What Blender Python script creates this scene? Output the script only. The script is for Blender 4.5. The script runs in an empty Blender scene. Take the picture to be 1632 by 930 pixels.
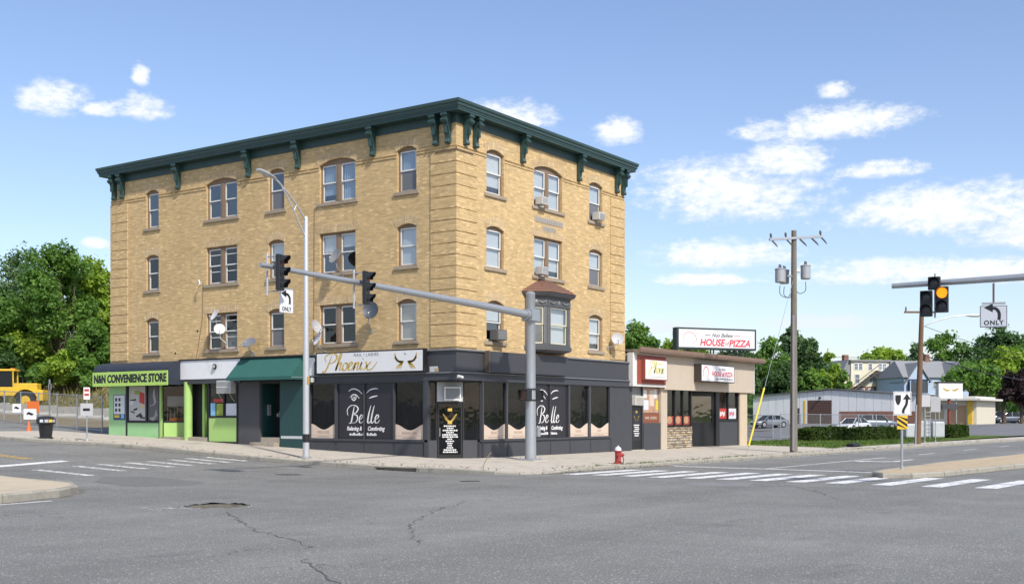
import bpy, bmesh, math, random
import numpy as np
from mathutils import Vector, Matrix
R = math.radians
PI = math.pi
random.seed(7)
scene = bpy.context.scene
COL = scene.collection

# ------------------------------------------------------------------ camera
# world frame: origin = foot of the brick building's street corner, +X along its right face, +Y along its left face
CAMX, CAMY, CAMZ = -36.528, -28.047, 1.995
cam_d = bpy.data.cameras.new('camera')
cam = bpy.data.objects.new('camera', cam_d)
COL.objects.link(cam)
cam.location = (CAMX, CAMY, CAMZ)
cam.rotation_euler = (R(90), 0, math.atan2(.57008, .82159) - R(90))
cam_d.sensor_width = 36
cam_d.lens = 1845 / 1632 * 36
cam_d.shift_y = (662 - 465) / 1632
cam_d.clip_start = .1
cam_d.clip_end = 6000
scene.camera = cam

# ------------------------------------------------------------------ sky, sun, exposure
SUN_EL, SUN_A = 46, 65
to_sun = Vector((-math.cos(R(SUN_A)) * math.cos(R(SUN_EL)), -math.sin(R(SUN_A)) * math.cos(R(SUN_EL)), math.sin(R(SUN_EL))))
SKY_STRENGTH = .12
world = bpy.data.worlds.new('World')
scene.world = world
world.use_nodes = True
wt = world.node_tree
wt.nodes.clear()


class NT:
    """tiny helper for writing node trees"""
    def __init__(s, t): s.t = t
    def n(s, typ, **kw):
        nd = s.t.nodes.new(typ)
        for k, v in kw.items(): setattr(nd, k, v)
        return nd
    def put(s, sock, v):
        if hasattr(v, 'links'): s.t.links.new(v, sock)
        else: sock.default_value = v
    def m(s, op, a, b=0., c=None, clamp=False):
        nd = s.n('ShaderNodeMath', operation=op, use_clamp=clamp)
        s.put(nd.inputs[0], a); s.put(nd.inputs[1], b)
        if c is not None: s.put(nd.inputs[2], c)
        return nd.outputs[0]
    def mix(s, f, a, b, mode='MIX'):
        nd = s.n('ShaderNodeMix', data_type='RGBA', blend_type=mode)
        s.put(nd.inputs[0], f)
        for i, v in ((6, a), (7, b)):
            if not hasattr(v, 'links') and len(v) == 3: v = (*v, 1)
            s.put(nd.inputs[i], v)
        return nd.outputs[2]
    def noise(s, vec, scale, detail=3, rough=.55, dist=0.):
        nd = s.n('ShaderNodeTexNoise')
        s.put(nd.inputs['Vector'], vec)
        nd.inputs['Scale'].default_value = scale
        nd.inputs['Detail'].default_value = detail
        nd.inputs['Roughness'].default_value = rough
        nd.inputs['Distortion'].default_value = dist
        return nd.outputs['Fac']
    def ramp(s, f, stops, interp='LINEAR'):
        nd = s.n('ShaderNodeValToRGB')
        cr = nd.color_ramp
        cr.interpolation = interp
        while len(cr.elements) < len(stops): cr.elements.new(.5)
        for e, (p, c) in zip(cr.elements, stops):
            e.position = p
            e.color = (c, c, c, 1) if not hasattr(c, '__len__') else (*c, 1)
        s.put(nd.inputs[0], f)
        return nd.outputs[0]
    def smooth(s, v, a, b, lo=0., hi=1.):
        nd = s.n('ShaderNodeMapRange', interpolation_type='SMOOTHSTEP')
        s.put(nd.inputs[0], v)
        for i, x in ((1, a), (2, b), (3, lo), (4, hi)): nd.inputs[i].default_value = x
        return nd.outputs[0]
    def xyz(s, x, y, z=0.):
        nd = s.n('ShaderNodeCombineXYZ')
        for i, v in enumerate((x, y, z)): s.put(nd.inputs[i], v)
        return nd.outputs[0]
    def sep(s, v):
        nd = s.n('ShaderNodeSeparateXYZ'); s.put(nd.inputs[0], v)
        return nd.outputs


W = NT(wt)
sky = W.n('ShaderNodeTexSky', sky_type='NISHITA', sun_disc=False, sun_elevation=R(SUN_EL), altitude=60, air_density=1.0, dust_density=1.0, ozone_density=1.5)
sky.sun_rotation = math.atan2(to_sun.x, to_sun.y)
gen = W.n('ShaderNodeTexCoord').outputs['Generated']
gx, gy, gz = W.sep(gen)[:3]
az = W.m('MULTIPLY', W.m('ARCTAN2', gy, gx), 57.2958)
el = W.m('MULTIPLY', W.m('ARCSINE', gz), 57.2958)
cv = W.xyz(W.m('MULTIPLY', az, .55), el, 3.7)
n_big = W.noise(cv, .55, 6, .6)
n_fine = W.noise(cv, 2.7, 7, .64)
warp = W.m('SUBTRACT', W.noise(cv, .9, 4, .6), .5)
CLOUDS = [(56.5, 14.4, 1.5, .95), (54.3, 14.0, .75, .36), (52.5, 14.3, 1.25, .7), (52.5, 15.7, .42, .62), (29.5, 13.8, 1.05, .8),
          (35.0, 14.6, 2.1, .95), (22.7, 13.6, 1.5, .65), (18.7, 13.8, 3.3, .95), (19.3, 15.2, .95, .5), (24.2, 10.9, 4.5, 1.75), (21.4, 12.3, 2.1, 1.1),
          (17.1, 11.5, 2.0, .5), (14.0, 9.6, 5.6, 1.35), (24.8, 7.9, 3.6, .85), (25.4, 6.7, 2.3, .42), (16.3, 6.8, 4.8, .8), (12.5, 6.7, 3.9, .75),
          (26.6, 4.4, 2.9, .45), (20.0, 4.5, 2.6, .4), (54.4, 8.0, .65, .33), (10.5, 8.6, 3.0, 1.3), (4.0, 12, 4.5, 1.4), (66, 11, 4, 1.2), (75, 15, 3, 1.1), (-6, 8, 6, 1.3)]
best = None
grad = None
for (ca, ce, ra, re) in CLOUDS:
    ra, re = ra * 1.12, re * 1.15
    dx = W.m('DIVIDE', W.m('ADD', W.m('SUBTRACT', az, ca), W.m('MULTIPLY', warp, ra * 1.2)), ra)
    dy = W.m('DIVIDE', W.m('SUBTRACT', el, ce - re * .25), re)
    dyy = W.m('MAXIMUM', dy, W.m('MULTIPLY', dy, -1.7))
    v = W.m('SUBTRACT', 1.0, W.m('ADD', W.m('MULTIPLY', dx, dx), W.m('MULTIPLY', dyy, dyy)))
    best = v if best is None else W.m('MAXIMUM', best, v)
    g = W.m('ADD', dy, W.m('MULTIPLY', W.m('GREATER_THAN', -.9, v), 20.0))   # height inside the nearest cloud
    grad = g if grad is None else W.m('MINIMUM', grad, g)
best = W.m('MAXIMUM', best, -1.5)
dens = W.m('ADD', best, W.m('ADD', W.m('MULTIPLY', W.m('SUBTRACT', n_big, .5), 1.9), W.m('MULTIPLY', W.m('SUBTRACT', n_fine, .5), 2.0)))
mask_a = W.smooth(dens, -.22, 1.15)
# scattered cloud over the unseen sky, cover raised for more fill light
pz = W.m('ADD', W.m('MAXIMUM', gz, 0.), .12)
pv = W.xyz(W.m('DIVIDE', gx, pz), W.m('DIVIDE', gy, pz), 1.3)
n_over = W.noise(pv, 1.1, 7, .58)
in_view = W.m('MULTIPLY', W.m('MULTIPLY', W.smooth(az, 4, 9), W.smooth(az, 62, 67, 1., 0.)), W.smooth(el, 20, 25, 1., 0.))
mask_b = W.m('MULTIPLY', W.smooth(n_over, .50, .66), W.m('SUBTRACT', 1.0, in_view))
mask = W.m('MULTIPLY', W.m('MAXIMUM', mask_a, mask_b), W.smooth(el, .5, 3.0))
mask = W.m('MULTIPLY', mask, .93)
hsv = W.n('ShaderNodeHueSaturation')
hsv.inputs['Saturation'].default_value = 1.02
hsv.inputs['Value'].default_value = 1.09
wt.links.new(sky.outputs[0], hsv.inputs['Color'])
cl_shade = W.smooth(W.m('ADD', W.m('MULTIPLY', grad, .6), W.m('ADD', W.m('MULTIPLY', dens, .35), W.m('MULTIPLY', W.m('SUBTRACT', n_fine, .5), 1.6))), -.5, .75)
cl_col = W.mix(cl_shade, (4.75, 5.15, 5.7), (6.1, 6.15, 6.2))
sky_col = W.mix(mask, W.mix(1., hsv.outputs[0], (.905, .872, .935), 'MULTIPLY'), cl_col)
bg = W.n('ShaderNodeBackground')
bg.inputs['Strength'].default_value = SKY_STRENGTH
wt.links.new(sky_col, bg.inputs['Color'])
wo = W.n('ShaderNodeOutputWorld')
wt.links.new(bg.outputs[0], wo.inputs['Surface'])

sun_d = bpy.data.lights.new('sun', 'SUN')
sun_d.energy = 3.05
sun_d.angle = R(2.5)
sun_d.color = (1.0, .95, .86)
sun = bpy.data.objects.new('sun', sun_d)
COL.objects.link(sun)
sun.rotation_euler = to_sun.to_track_quat('Z', 'Y').to_euler()
sun.location = (0, -40, 60)

vs = scene.view_settings
vs.view_transform = 'Standard'
vs.look = 'None'
vs.gamma = 1
vs.use_curve_mapping = False
vs.exposure = .60
scene.cycles.max_bounces = 8
scene.cycles.transparent_max_bounces = 16
scene.cycles.caustics_reflective = False
scene.cycles.caustics_refractive = False


# ------------------------------------------------------------------ materials
MATS = {}
def mat(name, col, rough=.6, metal=0., var=.12, vscale=3., bump=0., bscale=30., spec=.5, streak=0., dirt=0., coat=0.):
    """procedural paint / metal / stone: base colour broken up by two noises, optional vertical streaks and grime"""
    if name in MATS: return MATS[name]
    m = bpy.data.materials.new(name); m.use_nodes = True
    t = m.node_tree; N = NT(t)
    b = t.nodes['Principled BSDF']
    pos = N.n('ShaderNodeNewGeometry').outputs['Position']
    f = N.noise(pos, vscale, 5, .6)
    f2 = N.noise(pos, vscale * 7.3, 4, .6)
    k = N.m('ADD', N.m('MULTIPLY', N.m('SUBTRACT', f, .5), 2 * var), N.m('MULTIPLY', N.m('SUBTRACT', f2, .5), var))
    c = N.mix(1., (*col, 1), N.xyz(*[N.m('ADD', 1., k)] * 3), 'MULTIPLY')
    if streak:
        p = N.sep(pos)
        sv = N.xyz(N.m('MULTIPLY', p[0], 6.), N.m('MULTIPLY', p[1], 6.), N.m('MULTIPLY', p[2], .35))
        c = N.mix(N.m('MULTIPLY', N.smooth(N.noise(sv, 1.2, 4), .5, .75), streak), c, (.06, .05, .04, 1))
    if dirt:
        c = N.mix(N.m('MULTIPLY', N.smooth(N.noise(pos, 1.7, 6, .65), .52, .72), dirt), c, (.09, .075, .055, 1))
    t.links.new(c, b.inputs['Base Color'])
    b.inputs['Metallic'].default_value = metal
    b.inputs['Specular IOR Level'].default_value = spec
    b.inputs['Coat Weight'].default_value = coat
    rr_ = N.m('ADD', rough, N.m('MULTIPLY', N.m('SUBTRACT', f2, .5), .25), clamp=True)
    t.links.new(rr_, b.inputs['Roughness'])
    if bump:
        bn = N.n('ShaderNodeBump'); bn.inputs['Strength'].default_value = bump; bn.inputs['Distance'].default_value = .02
        t.links.new(N.noise(pos, bscale, 4), bn.inputs['Height']); t.links.new(bn.outputs[0], b.inputs['Normal'])
    MATS[name] = m
    return m


def brick_mat(name, c1, c2, mortar, w=.215, h=.075):
    if name in MATS: return MATS[name]
    m = bpy.data.materials.new(name); m.use_nodes = True
    t = m.node_tree; N = NT(t); b = t.nodes['Principled BSDF']
    pos = N.n('ShaderNodeNewGeometry').outputs['Position']
    p = N.sep(pos)
    u = N.m('SUBTRACT', p[0], p[1])
    vec = N.xyz(u, p[2], 0.)
    bt = N.n('ShaderNodeTexBrick')
    t.links.new(vec, bt.inputs['Vector'])
    for k, v in (('Color1', (*c1, 1)), ('Color2', (*c2, 1)), ('Mortar', (*mortar, 1)), ('Scale', 1.), ('Mortar Size', .006), ('Mortar Smooth', .1), ('Bias', -.1), ('Brick Width', w), ('Row Height', h)):
        bt.inputs[k].default_value = v
    # random shade for each brick: hash of brick cell, plus long weathering patches
    row = N.m('FLOOR', N.m('DIVIDE', p[2], h))
    off = N.m('MULTIPLY', N.m('MODULO', row, 2.), .5)
    cell = N.m('FLOOR', N.m('ADD', N.m('DIVIDE', u, w), off))
    wn = N.n('ShaderNodeTexWhiteNoise', noise_dimensions='2D')
    t.links.new(N.xyz(cell, row), wn.inputs['Vector'])
    k1 = N.smooth(wn.outputs['Value'], 0, 1, .93, 1.08)
    sv = N.xyz(N.m('MULTIPLY', u, 1.5), N.m('MULTIPLY', p[2], 12.), 0.)
    k2 = N.smooth(N.noise(sv, 1.1, 3, .6), .25, .75, .84, 1.15)
    k3 = N.smooth(N.noise(pos, .22, 4, .6), .3, .7, .93, 1.06)
    k = N.m('MULTIPLY', N.m('MULTIPLY', k1, k2), k3)
    c = N.mix(1., bt.outputs['Color'], N.xyz(k, k, k), 'MULTIPLY')
    light = N.smooth(wn.outputs['Value'], .93, .96)
    c = N.mix(N.m('MULTIPLY', light, .35), c, (*[min(1, x * 1.5) for x in c1], 1))
    # soot streaks with a shape of their own
    sv2 = N.xyz(N.m('MULTIPLY', u, 3.5), N.m('MULTIPLY', p[2], .3), p[1])
    soot = N.m('MULTIPLY', N.smooth(N.noise(sv2, 1.2, 5, .6), .56, .80), .22)
    c = N.mix(soot, c, (.12, .085, .045, 1))
    t.links.new(c, b.inputs['Base Color'])
    b.inputs['Roughness'].default_value = .85
    b.inputs['Specular IOR Level'].default_value = .25
    bn = N.n('ShaderNodeBump'); bn.inputs['Strength'].default_value = .5; bn.inputs['Distance'].default_value = .012
    t.links.new(N.m('ADD', bt.outputs['Fac'], N.m('MULTIPLY', N.noise(pos, 60, 3), .0), clamp=False), bn.inputs['Height'])
    bn.invert = True
    t.links.new(bn.outputs[0], b.inputs['Normal'])
    MATS[name] = m
    return m


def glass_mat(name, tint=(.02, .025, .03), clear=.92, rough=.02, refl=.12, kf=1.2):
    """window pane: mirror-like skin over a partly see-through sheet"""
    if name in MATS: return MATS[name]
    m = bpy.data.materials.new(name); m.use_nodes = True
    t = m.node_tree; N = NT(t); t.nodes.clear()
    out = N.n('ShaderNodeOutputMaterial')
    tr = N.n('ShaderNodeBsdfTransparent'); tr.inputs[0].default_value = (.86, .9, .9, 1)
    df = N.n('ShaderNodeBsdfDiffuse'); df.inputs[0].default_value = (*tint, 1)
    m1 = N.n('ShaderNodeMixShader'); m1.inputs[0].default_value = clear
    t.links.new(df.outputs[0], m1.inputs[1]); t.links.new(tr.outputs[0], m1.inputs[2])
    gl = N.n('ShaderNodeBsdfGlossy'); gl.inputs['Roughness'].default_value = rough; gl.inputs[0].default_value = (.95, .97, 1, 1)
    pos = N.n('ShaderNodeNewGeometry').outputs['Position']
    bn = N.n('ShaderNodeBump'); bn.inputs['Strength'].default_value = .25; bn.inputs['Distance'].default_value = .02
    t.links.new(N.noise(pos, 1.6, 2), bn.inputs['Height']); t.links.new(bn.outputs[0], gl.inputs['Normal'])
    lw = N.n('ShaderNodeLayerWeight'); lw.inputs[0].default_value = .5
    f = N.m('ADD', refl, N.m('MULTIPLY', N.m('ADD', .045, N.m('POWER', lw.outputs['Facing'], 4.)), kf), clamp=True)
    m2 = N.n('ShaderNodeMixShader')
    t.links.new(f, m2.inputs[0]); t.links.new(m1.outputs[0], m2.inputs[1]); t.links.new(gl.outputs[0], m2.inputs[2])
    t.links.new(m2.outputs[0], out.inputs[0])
    MATS[name] = m
    return m


def leaf_mat(name, dark, light, trans=.35):
    if name in MATS: return MATS[name]
    m = bpy.data.materials.new(name); m.use_nodes = True
    t = m.node_tree; N = NT(t); t.nodes.clear()
    g = N.n('ShaderNodeNewGeometry')
    rnd = g.outputs['Random Per Island']
    big = N.noise(g.outputs['Position'], .45, 4, .6)
    f = N.m('ADD', N.m('MULTIPLY', rnd, .55), N.m('MULTIPLY', N.smooth(big, .3, .7), .5), clamp=True)
    c = N.mix(f, (*dark, 1), (*light, 1))
    d = N.n('ShaderNodeBsdfPrincipled'); t.links.new(c, d.inputs['Base Color']); d.inputs['Roughness'].default_value = .55; d.inputs['Specular IOR Level'].default_value = .3
    tl = N.n('ShaderNodeBsdfTranslucent')
    t.links.new(N.mix(1., c, (1.0, 1.15, .55, 1), 'MULTIPLY'), tl.inputs[0])
    mx = N.n('ShaderNodeMixShader'); mx.inputs[0].default_value = trans
    t.links.new(d.outputs[0], mx.inputs[1]); t.links.new(tl.outputs[0], mx.inputs[2])
    o = N.n('ShaderNodeOutputMaterial'); t.links.new(mx.outputs[0], o.inputs[0])
    MATS[name] = m
    return m


def emit_mat(name, col, s):
    if name in MATS: return MATS[name]
    m = bpy.data.materials.new(name); m.use_nodes = True
    b = m.node_tree.nodes['Principled BSDF']
    b.inputs['Base Color'].default_value = (*col, 1)
    b.inputs['Emission Color'].default_value = (*col, 1)
    b.inputs['Emission Strength'].default_value = s
    MATS[name] = m
    return m


def asphalt_mat():
    m = bpy.data.materials.new('asphalt'); m.use_nodes = True
    t = m.node_tree; N = NT(t); b = t.nodes['Principled BSDF']
    pos = N.n('ShaderNodeNewGeometry').outputs['Position']
    p = N.sep(pos)
    base = N.ramp(N.noise(pos, .16, 5, .6), [(.3, (.160, .160, .150)), (.7, (.204, .203, .190))])
    # tyre-polished lanes: long soft bands along both streets
    b1 = N.noise(N.xyz(N.m('MULTIPLY', p[0], .03), N.m('MULTIPLY', p[1], .5), 0.), 1., 3)
    b2 = N.noise(N.xyz(N.m('MULTIPLY', p[0], .5), N.m('MULTIPLY', p[1], .03), 5.), 1., 3)
    k = N.m('MULTIPLY', N.smooth(b1, .3, .7, .90, 1.08), N.smooth(b2, .3, .7, .92, 1.06))
    k = N.m('MULTIPLY', k, N.smooth(N.noise(pos, .9, 5, .7), .3, .7, .94, 1.06))
    grit = N.noise(pos, 38, 2, .7)
    k = N.m('MULTIPLY', k, N.smooth(grit, .3, .7, .55, 1.5))
    c = N.mix(1., base, N.xyz(k, k, k), 'MULTIPLY')
    vo = N.n('ShaderNodeTexVoronoi'); vo.inputs['Scale'].default_value = 19.
    t.links.new(pos, vo.inputs['Vector'])
    stones = N.m('MULTIPLY', N.smooth(vo.outputs['Distance'], .1, .42, 1., 0.), .9)
    wn = N.smooth(N.sep(vo.outputs['Color'])[0], .55, .8)
    c = N.mix(N.m('MULTIPLY', stones, wn), c, (.50, .49, .45, 1))
    pit = N.smooth(N.sep(vo.outputs['Color'])[1], .7, .85)
    c = N.mix(N.m('MULTIPLY', N.m('MULTIPLY', stones, pit), .8), c, (.05, .05, .048, 1))
    # fine crack network in worn patches
    wpos = N.n('ShaderNodeVectorMath', operation='ADD')
    t.links.new(pos, wpos.inputs[0])
    nn = N.n('ShaderNodeTexNoise'); nn.inputs['Scale'].default_value = 2.2; nn.inputs['Detail'].default_value = 4
    t.links.new(pos, nn.inputs['Vector'])
    t.links.new(nn.outputs['Color'], wpos.inputs[1])
    ve = N.n('ShaderNodeTexVoronoi', feature='DISTANCE_TO_EDGE'); ve.inputs['Scale'].default_value = .33
    t.links.new(wpos.outputs[0], ve.inputs['Vector'])
    cr = N.smooth(ve.outputs['Distance'], .0, .006, 1., 0.)
    area = N.smooth(N.noise(pos, .21, 3), .52, .66)
    c = N.mix(N.m('MULTIPLY', N.m('MULTIPLY', cr, area), .8), c, (.035, .034, .033, 1))
    # oil and rubber stains
    st = N.m('MULTIPLY', N.smooth(N.noise(N.xyz(N.m('MULTIPLY', p[0], .25), N.m('MULTIPLY', p[1], .6), 2.), 1., 5, .65), .58, .75), .5)
    c = N.mix(st, c, (.07, .07, .07, 1))
    t.links.new(c, b.inputs['Base Color'])
    b.inputs['Roughness'].default_value = .85
    b.inputs['Specular IOR Level'].default_value = .3
    bn = N.n('ShaderNodeBump'); bn.inputs['Strength'].default_value = .6; bn.inputs['Distance'].default_value = .01
    t.links.new(grit, bn.inputs['Height']); t.links.new(bn.outputs[0], b.inputs['Normal'])
    return m


def paint_mat(name, col, w0=.37, w1=.49):
    """worn road paint: transparent where it has rubbed off"""
    m = bpy.data.materials.new(name); m.use_nodes = True
    t = m.node_tree; N = NT(t); b = t.nodes['Principled BSDF']
    pos = N.n('ShaderNodeNewGeometry').outputs['Position']
    f = N.noise(pos, 5., 6, .7)
    f2 = N.noise(pos, 45., 3, .7)
    wear = N.smooth(N.m('ADD', N.m('MULTIPLY', f, .7), N.m('MULTIPLY', f2, .3)), w0, w1)
    c = N.mix(1., (*col, 1), N.xyz(*[N.smooth(f2, .2, .8, .82, 1.06)] * 3), 'MULTIPLY')
    t.links.new(c, b.inputs['Base Color'])
    b.inputs['Roughness'].default_value = .7
    t.links.new(N.m('MULTIPLY', wear, .94), b.inputs['Alpha'])
    MATS[name] = m
    return m


M_ASPH = asphalt_mat()
M_WPAINT = paint_mat('road_paint_white', (.80, .80, .78))
M_YPAINT = paint_mat('road_paint_yellow', (.62, .40, .08))
M_BRICK = brick_mat('tan_brick', (.605, .438, .226), (.575, .41, .205), (.42, .295, .155))
M_LBRICK = M_BRICK
M_STONE = mat('sill_stone', (.33, .27, .20), .85, var=.2, vscale=4, bump=.3, dirt=.35)
M_GREEN = mat('cornice_green', (.030, .070, .066), .45, var=.2, vscale=2, streak=.25)
M_BROWN = mat('frame_brown', (.24, .165, .105), .6, var=.15)
M_WHITE = mat('white_trim', (.74, .74, .71), .5, var=.07)
M_GLASS = glass_mat('pane_glass')
M_GLASSD = glass_mat('pane_glass_dim_reflection', refl=.03, kf=1.)  # reflection weakened, standing in for dark trees mirrored in these panes
M_DGLASS = glass_mat('dark_pane_glass', (.008, .009, .011), .35, refl=.0, kf=.75)
M_SGLASS = glass_mat('shop_pane_glass', (.012, .012, .012), .6, refl=.0, kf=.8)
M_CHAR = mat('charcoal_paint', (.052, .054, .062), .55, var=.16, vscale=1.6, dirt=.08)
M_BLACK = mat('black_paint', (.012, .012, .013), .5, var=.2)
M_CONC = mat('sidewalk_concrete', (.47, .425, .355), .9, var=.13, vscale=1.1, bump=.25, bscale=60, dirt=.34)
M_KERB = mat('kerb_granite', (.33, .31, .26), .9, var=.25, vscale=5, bump=.4, dirt=.5)
M_STEEL = mat('galvanised_steel', (.40, .42, .44), .45, .55, var=.12, vscale=5)
M_ALU = mat('aluminium_pole', (.52, .53, .54), .4, .4, var=.06, vscale=4)
M_DISH = mat('dish_grey', (.44, .44, .45), .5, var=.1)
M_DISHD = mat('dish_slate', (.045, .055, .075), .5, var=.1)
M_INT = mat('interior_plaster', (.16, .14, .12), .9, var=.1)
M_GRASS = leaf_mat('grass_blades', (.055, .10, .018), (.16, .24, .05), .3)
M_SIGNW = mat('sign_white', (.72, .72, .73), .35, var=.05)
M_SIGNK = mat('sign_black', (.012, .012, .014), .4, var=.1)
M_PRINTW = mat('print_white', (.75, .75, .74), .5, var=.05)


# ------------------------------------------------------------------ mesh helpers
class MB:
    def __init__(s):
        s.v = []; s.f = []; s.mi = []; s.M = None; s.cur = 0
    def add(s, vs, fs):
        o = len(s.v)
        if s.M is not None: vs = [tuple(s.M @ Vector(p)) for p in vs]
        s.v += [tuple(p) for p in vs]
        s.f += [tuple(i + o for i in f) for f in fs]
        s.mi += [s.cur] * len(fs)
        return s
    def box(s, x0, x1, y0, y1, z0, z1):
        x0, x1 = min(x0, x1), max(x0, x1); y0, y1 = min(y0, y1), max(y0, y1); z0, z1 = min(z0, z1), max(z0, z1)
        vs = [(x, y, z) for z in (z0, z1) for y in (y0, y1) for x in (x0, x1)]
        return s.add(vs, [(0, 2, 3, 1), (4, 5, 7, 6), (0, 1, 5, 4), (2, 6, 7, 3), (0, 4, 6, 2), (1, 3, 7, 5)])
    def rbox(s, x0, x1, y0, y1, z0, z1, b=.02):
        """box with chamfered edges"""
        bm = bmesh.new()
        bmesh.ops.create_cube(bm, size=1)
        for v in bm.verts:
            v.co = Vector(((x0 + x1) / 2 + v.co.x * (x1 - x0), (y0 + y1) / 2 + v.co.y * (y1 - y0), (z0 + z1) / 2 + v.co.z * (z1 - z0)))
        bmesh.ops.bevel(bm, geom=bm.edges[:], offset=b, segments=2, affect='EDGES', profile=.5)
        bm.verts.index_update()
        s.add([v.co[:] for v in bm.verts], [[v.index for v in f.verts] for f in bm.faces]); bm.free()
        return s
    def tube(s, pts, r, n=8, cap=True):
        pts = [Vector(p) for p in pts]
        rs = r if hasattr(r, '__len__') else [r] * len(pts)
        vs = []; fs = []
        up = None
        for i, p in enumerate(pts):
            d = (pts[min(i + 1, len(pts) - 1)] - pts[max(i - 1, 0)]).normalized()
            if up is None: up = Vector((0, 0, 1)) if abs(d.z) < .9 else Vector((1, 0, 0))
            a = d.cross(up).normalized(); b = a.cross(d).normalized(); up = b
            for k in range(n):
                t = 2 * PI * k / n
                vs.append(p + (a * math.cos(t) + b * math.sin(t)) * rs[i])
        for i in range(len(pts) - 1):
            for k in range(n):
                k2 = (k + 1) % n
                fs.append((i * n + k, i * n + k2, (i + 1) * n + k2, (i + 1) * n + k))
        if cap:
            fs.append(tuple(range(n))[::-1]); fs.append(tuple(range((len(pts) - 1) * n, len(pts) * n)))
        return s.add(vs, [f[::-1] for f in fs])
    def lathe(s, prof, n=16, c=(0, 0, 0)):
        """profile of (radius, z)"""
        vs = []; fs = []
        for (r, z) in prof:
            for k in range(n):
                t = 2 * PI * k / n
                vs.append((c[0] + r * math.cos(t), c[1] + r * math.sin(t), c[2] + z))
        for i in range(len(prof) - 1):
            for k in range(n):
                k2 = (k + 1) % n
                fs.append((i * n + k, i * n + k2, (i + 1) * n + k2, (i + 1) * n + k))
        fs.append(tuple(range(n))[::-1]); fs.append(tuple(range((len(prof) - 1) * n, len(prof) * n)))
        return s.add(vs, fs)
    def prism(s, poly, a0, a1, axis='y'):
        """polygon (counter-clockwise in the plane of the other two axes) pushed along axis"""
        n = len(poly)
        def P(p, a):
            return (p[0], a, p[1]) if axis == 'y' else (a, p[0], p[1]) if axis == 'x' else (p[0], p[1], a)
        vs = [P(p, a0) for p in poly] + [P(p, a1) for p in poly]
        fs = [tuple(range(n)), tuple(range(2 * n - 1, n - 1, -1))]
        for i in range(n):
            j = (i + 1) % n
            fs.append((i, i + n, j + n, j))
        return s.add(vs, fs)
    def quad(s, a, b, c, d): return s.add([a, b, c, d], [(0, 1, 2, 3)])
    def build(s, name, m, parent=None, smooth=None, loc=None, rz=0., fix=True):
        me = bpy.data.meshes.new(name)
        me.from_pydata(s.v, [], s.f)
        for x in (m if isinstance(m, (list, tuple)) else [m]): me.materials.append(x)
        if isinstance(m, (list, tuple)): me.polygons.foreach_set('material_index', s.mi)
        if fix:
            bm = bmesh.new(); bm.from_mesh(me); bmesh.ops.recalc_face_normals(bm, faces=bm.faces[:]); bm.to_mesh(me); bm.free()
        if smooth:
            me.polygons.foreach_set('use_smooth', [True] * len(me.polygons))
            me.set_sharp_from_angle(angle=R(smooth))
        me.update()
        return link(bpy.data.objects.new(name, me), parent, loc, rz)


def link(o, parent=None, loc=None, rz=0.):
    COL.objects.link(o)
    if parent is not None: o.parent = parent
    if loc is not None: o.location = loc
    if rz: o.rotation_euler.z = rz
    return o
def tag(o, label, cat, group=None):
    o['label'] = label; o['category'] = cat
    if group: o['group'] = group
    return o
def thing(name, label, cat, loc=(0, 0, 0), rz=0., group=None):
    o = bpy.data.objects.new(name, None)
    o.empty_display_size = .2
    COL.objects.link(o); o.location = loc; o.rotation_euler.z = rz
    return tag(o, label, cat, group)
def struct(o):
    o['kind'] = 'structure'; return o
def stuff(o):
    o['kind'] = 'stuff'; return o


def text_mesh(name, s, size, m, parent, loc, rz=0., align='CENTER', shear=0., bold=0., sx=1., depth=.004, space=1.):
    cu = bpy.data.curves.new(name, 'FONT')
    cu.body = s; cu.size = size; cu.align_x = align; cu.align_y = 'CENTER'; cu.shear = shear; cu.offset = bold; cu.extrude = depth; cu.space_character = space
    cu.resolution_u = 3
    tmp = bpy.data.objects.new(name, cu)
    COL.objects.link(tmp)
    dg = bpy.context.evaluated_depsgraph_get()
    me = bpy.data.meshes.new_from_object(tmp.evaluated_get(dg))
    bpy.data.objects.remove(tmp); bpy.data.curves.remove(cu)
    me.materials.clear(); me.materials.append(m)
    o = bpy.data.objects.new(name, me)
    link(o, parent, loc)
    o.rotation_euler = (R(90), 0, rz); o.scale = (sx, 1, 1)
    return o


def catmull(pts, k=7):
    P_ = [pts[0]] + list(pts) + [pts[-1]]
    out = []
    for i in range(1, len(P_) - 2):
        p0, p1, p2, p3 = [np.array(P_[j], float) for j in (i - 1, i, i + 1, i + 2)]
        for t in np.linspace(0, 1, k, endpoint=False):
            out.append(.5 * (2 * p1 + (p2 - p0) * t + (2 * p0 - 5 * p1 + 4 * p2 - p3) * t * t + (3 * p1 - p0 - 3 * p2 + p3) * t ** 3))
    out.append(np.array(pts[-1], float))
    return out


def ribbon(mb, pts, w, y=0., th=.006, taper=True, slant=0., sc=1., off=(0, 0), calli=0.):
    """pen stroke in the local x-z plane, facing -y"""
    c = catmull(pts)
    n = len(c)
    vs = []
    for i, p in enumerate(c):
        d = c[min(i + 1, n - 1)] - c[max(i - 1, 0)]
        L_ = np.hypot(*d) + 1e-9
        nx, nz = -d[1] / L_, d[0] / L_
        ww = w * (min(1, .35 + 2.2 * min(i, n - 1 - i) / n) if taper else 1) * (1 + calli * (abs(d[1]) / L_ - .5))
        for sgn in (1, -1):
            x = p[0] + nx * ww * sgn / 2; z = p[1] + nz * ww * sgn / 2
            vs.append((off[0] + sc * (x + slant * z), y, off[1] + sc * z))
    fs = [(2 * i, 2 * i + 1, 2 * i + 3, 2 * i + 2) for i in range(n - 1)]
    o = len(vs)
    vs += [(a, b - th, c_) for a, b, c_ in vs]
    fs = fs + [tuple(j + o for j in f) for f in fs]
    mb.add(vs, fs)


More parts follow.
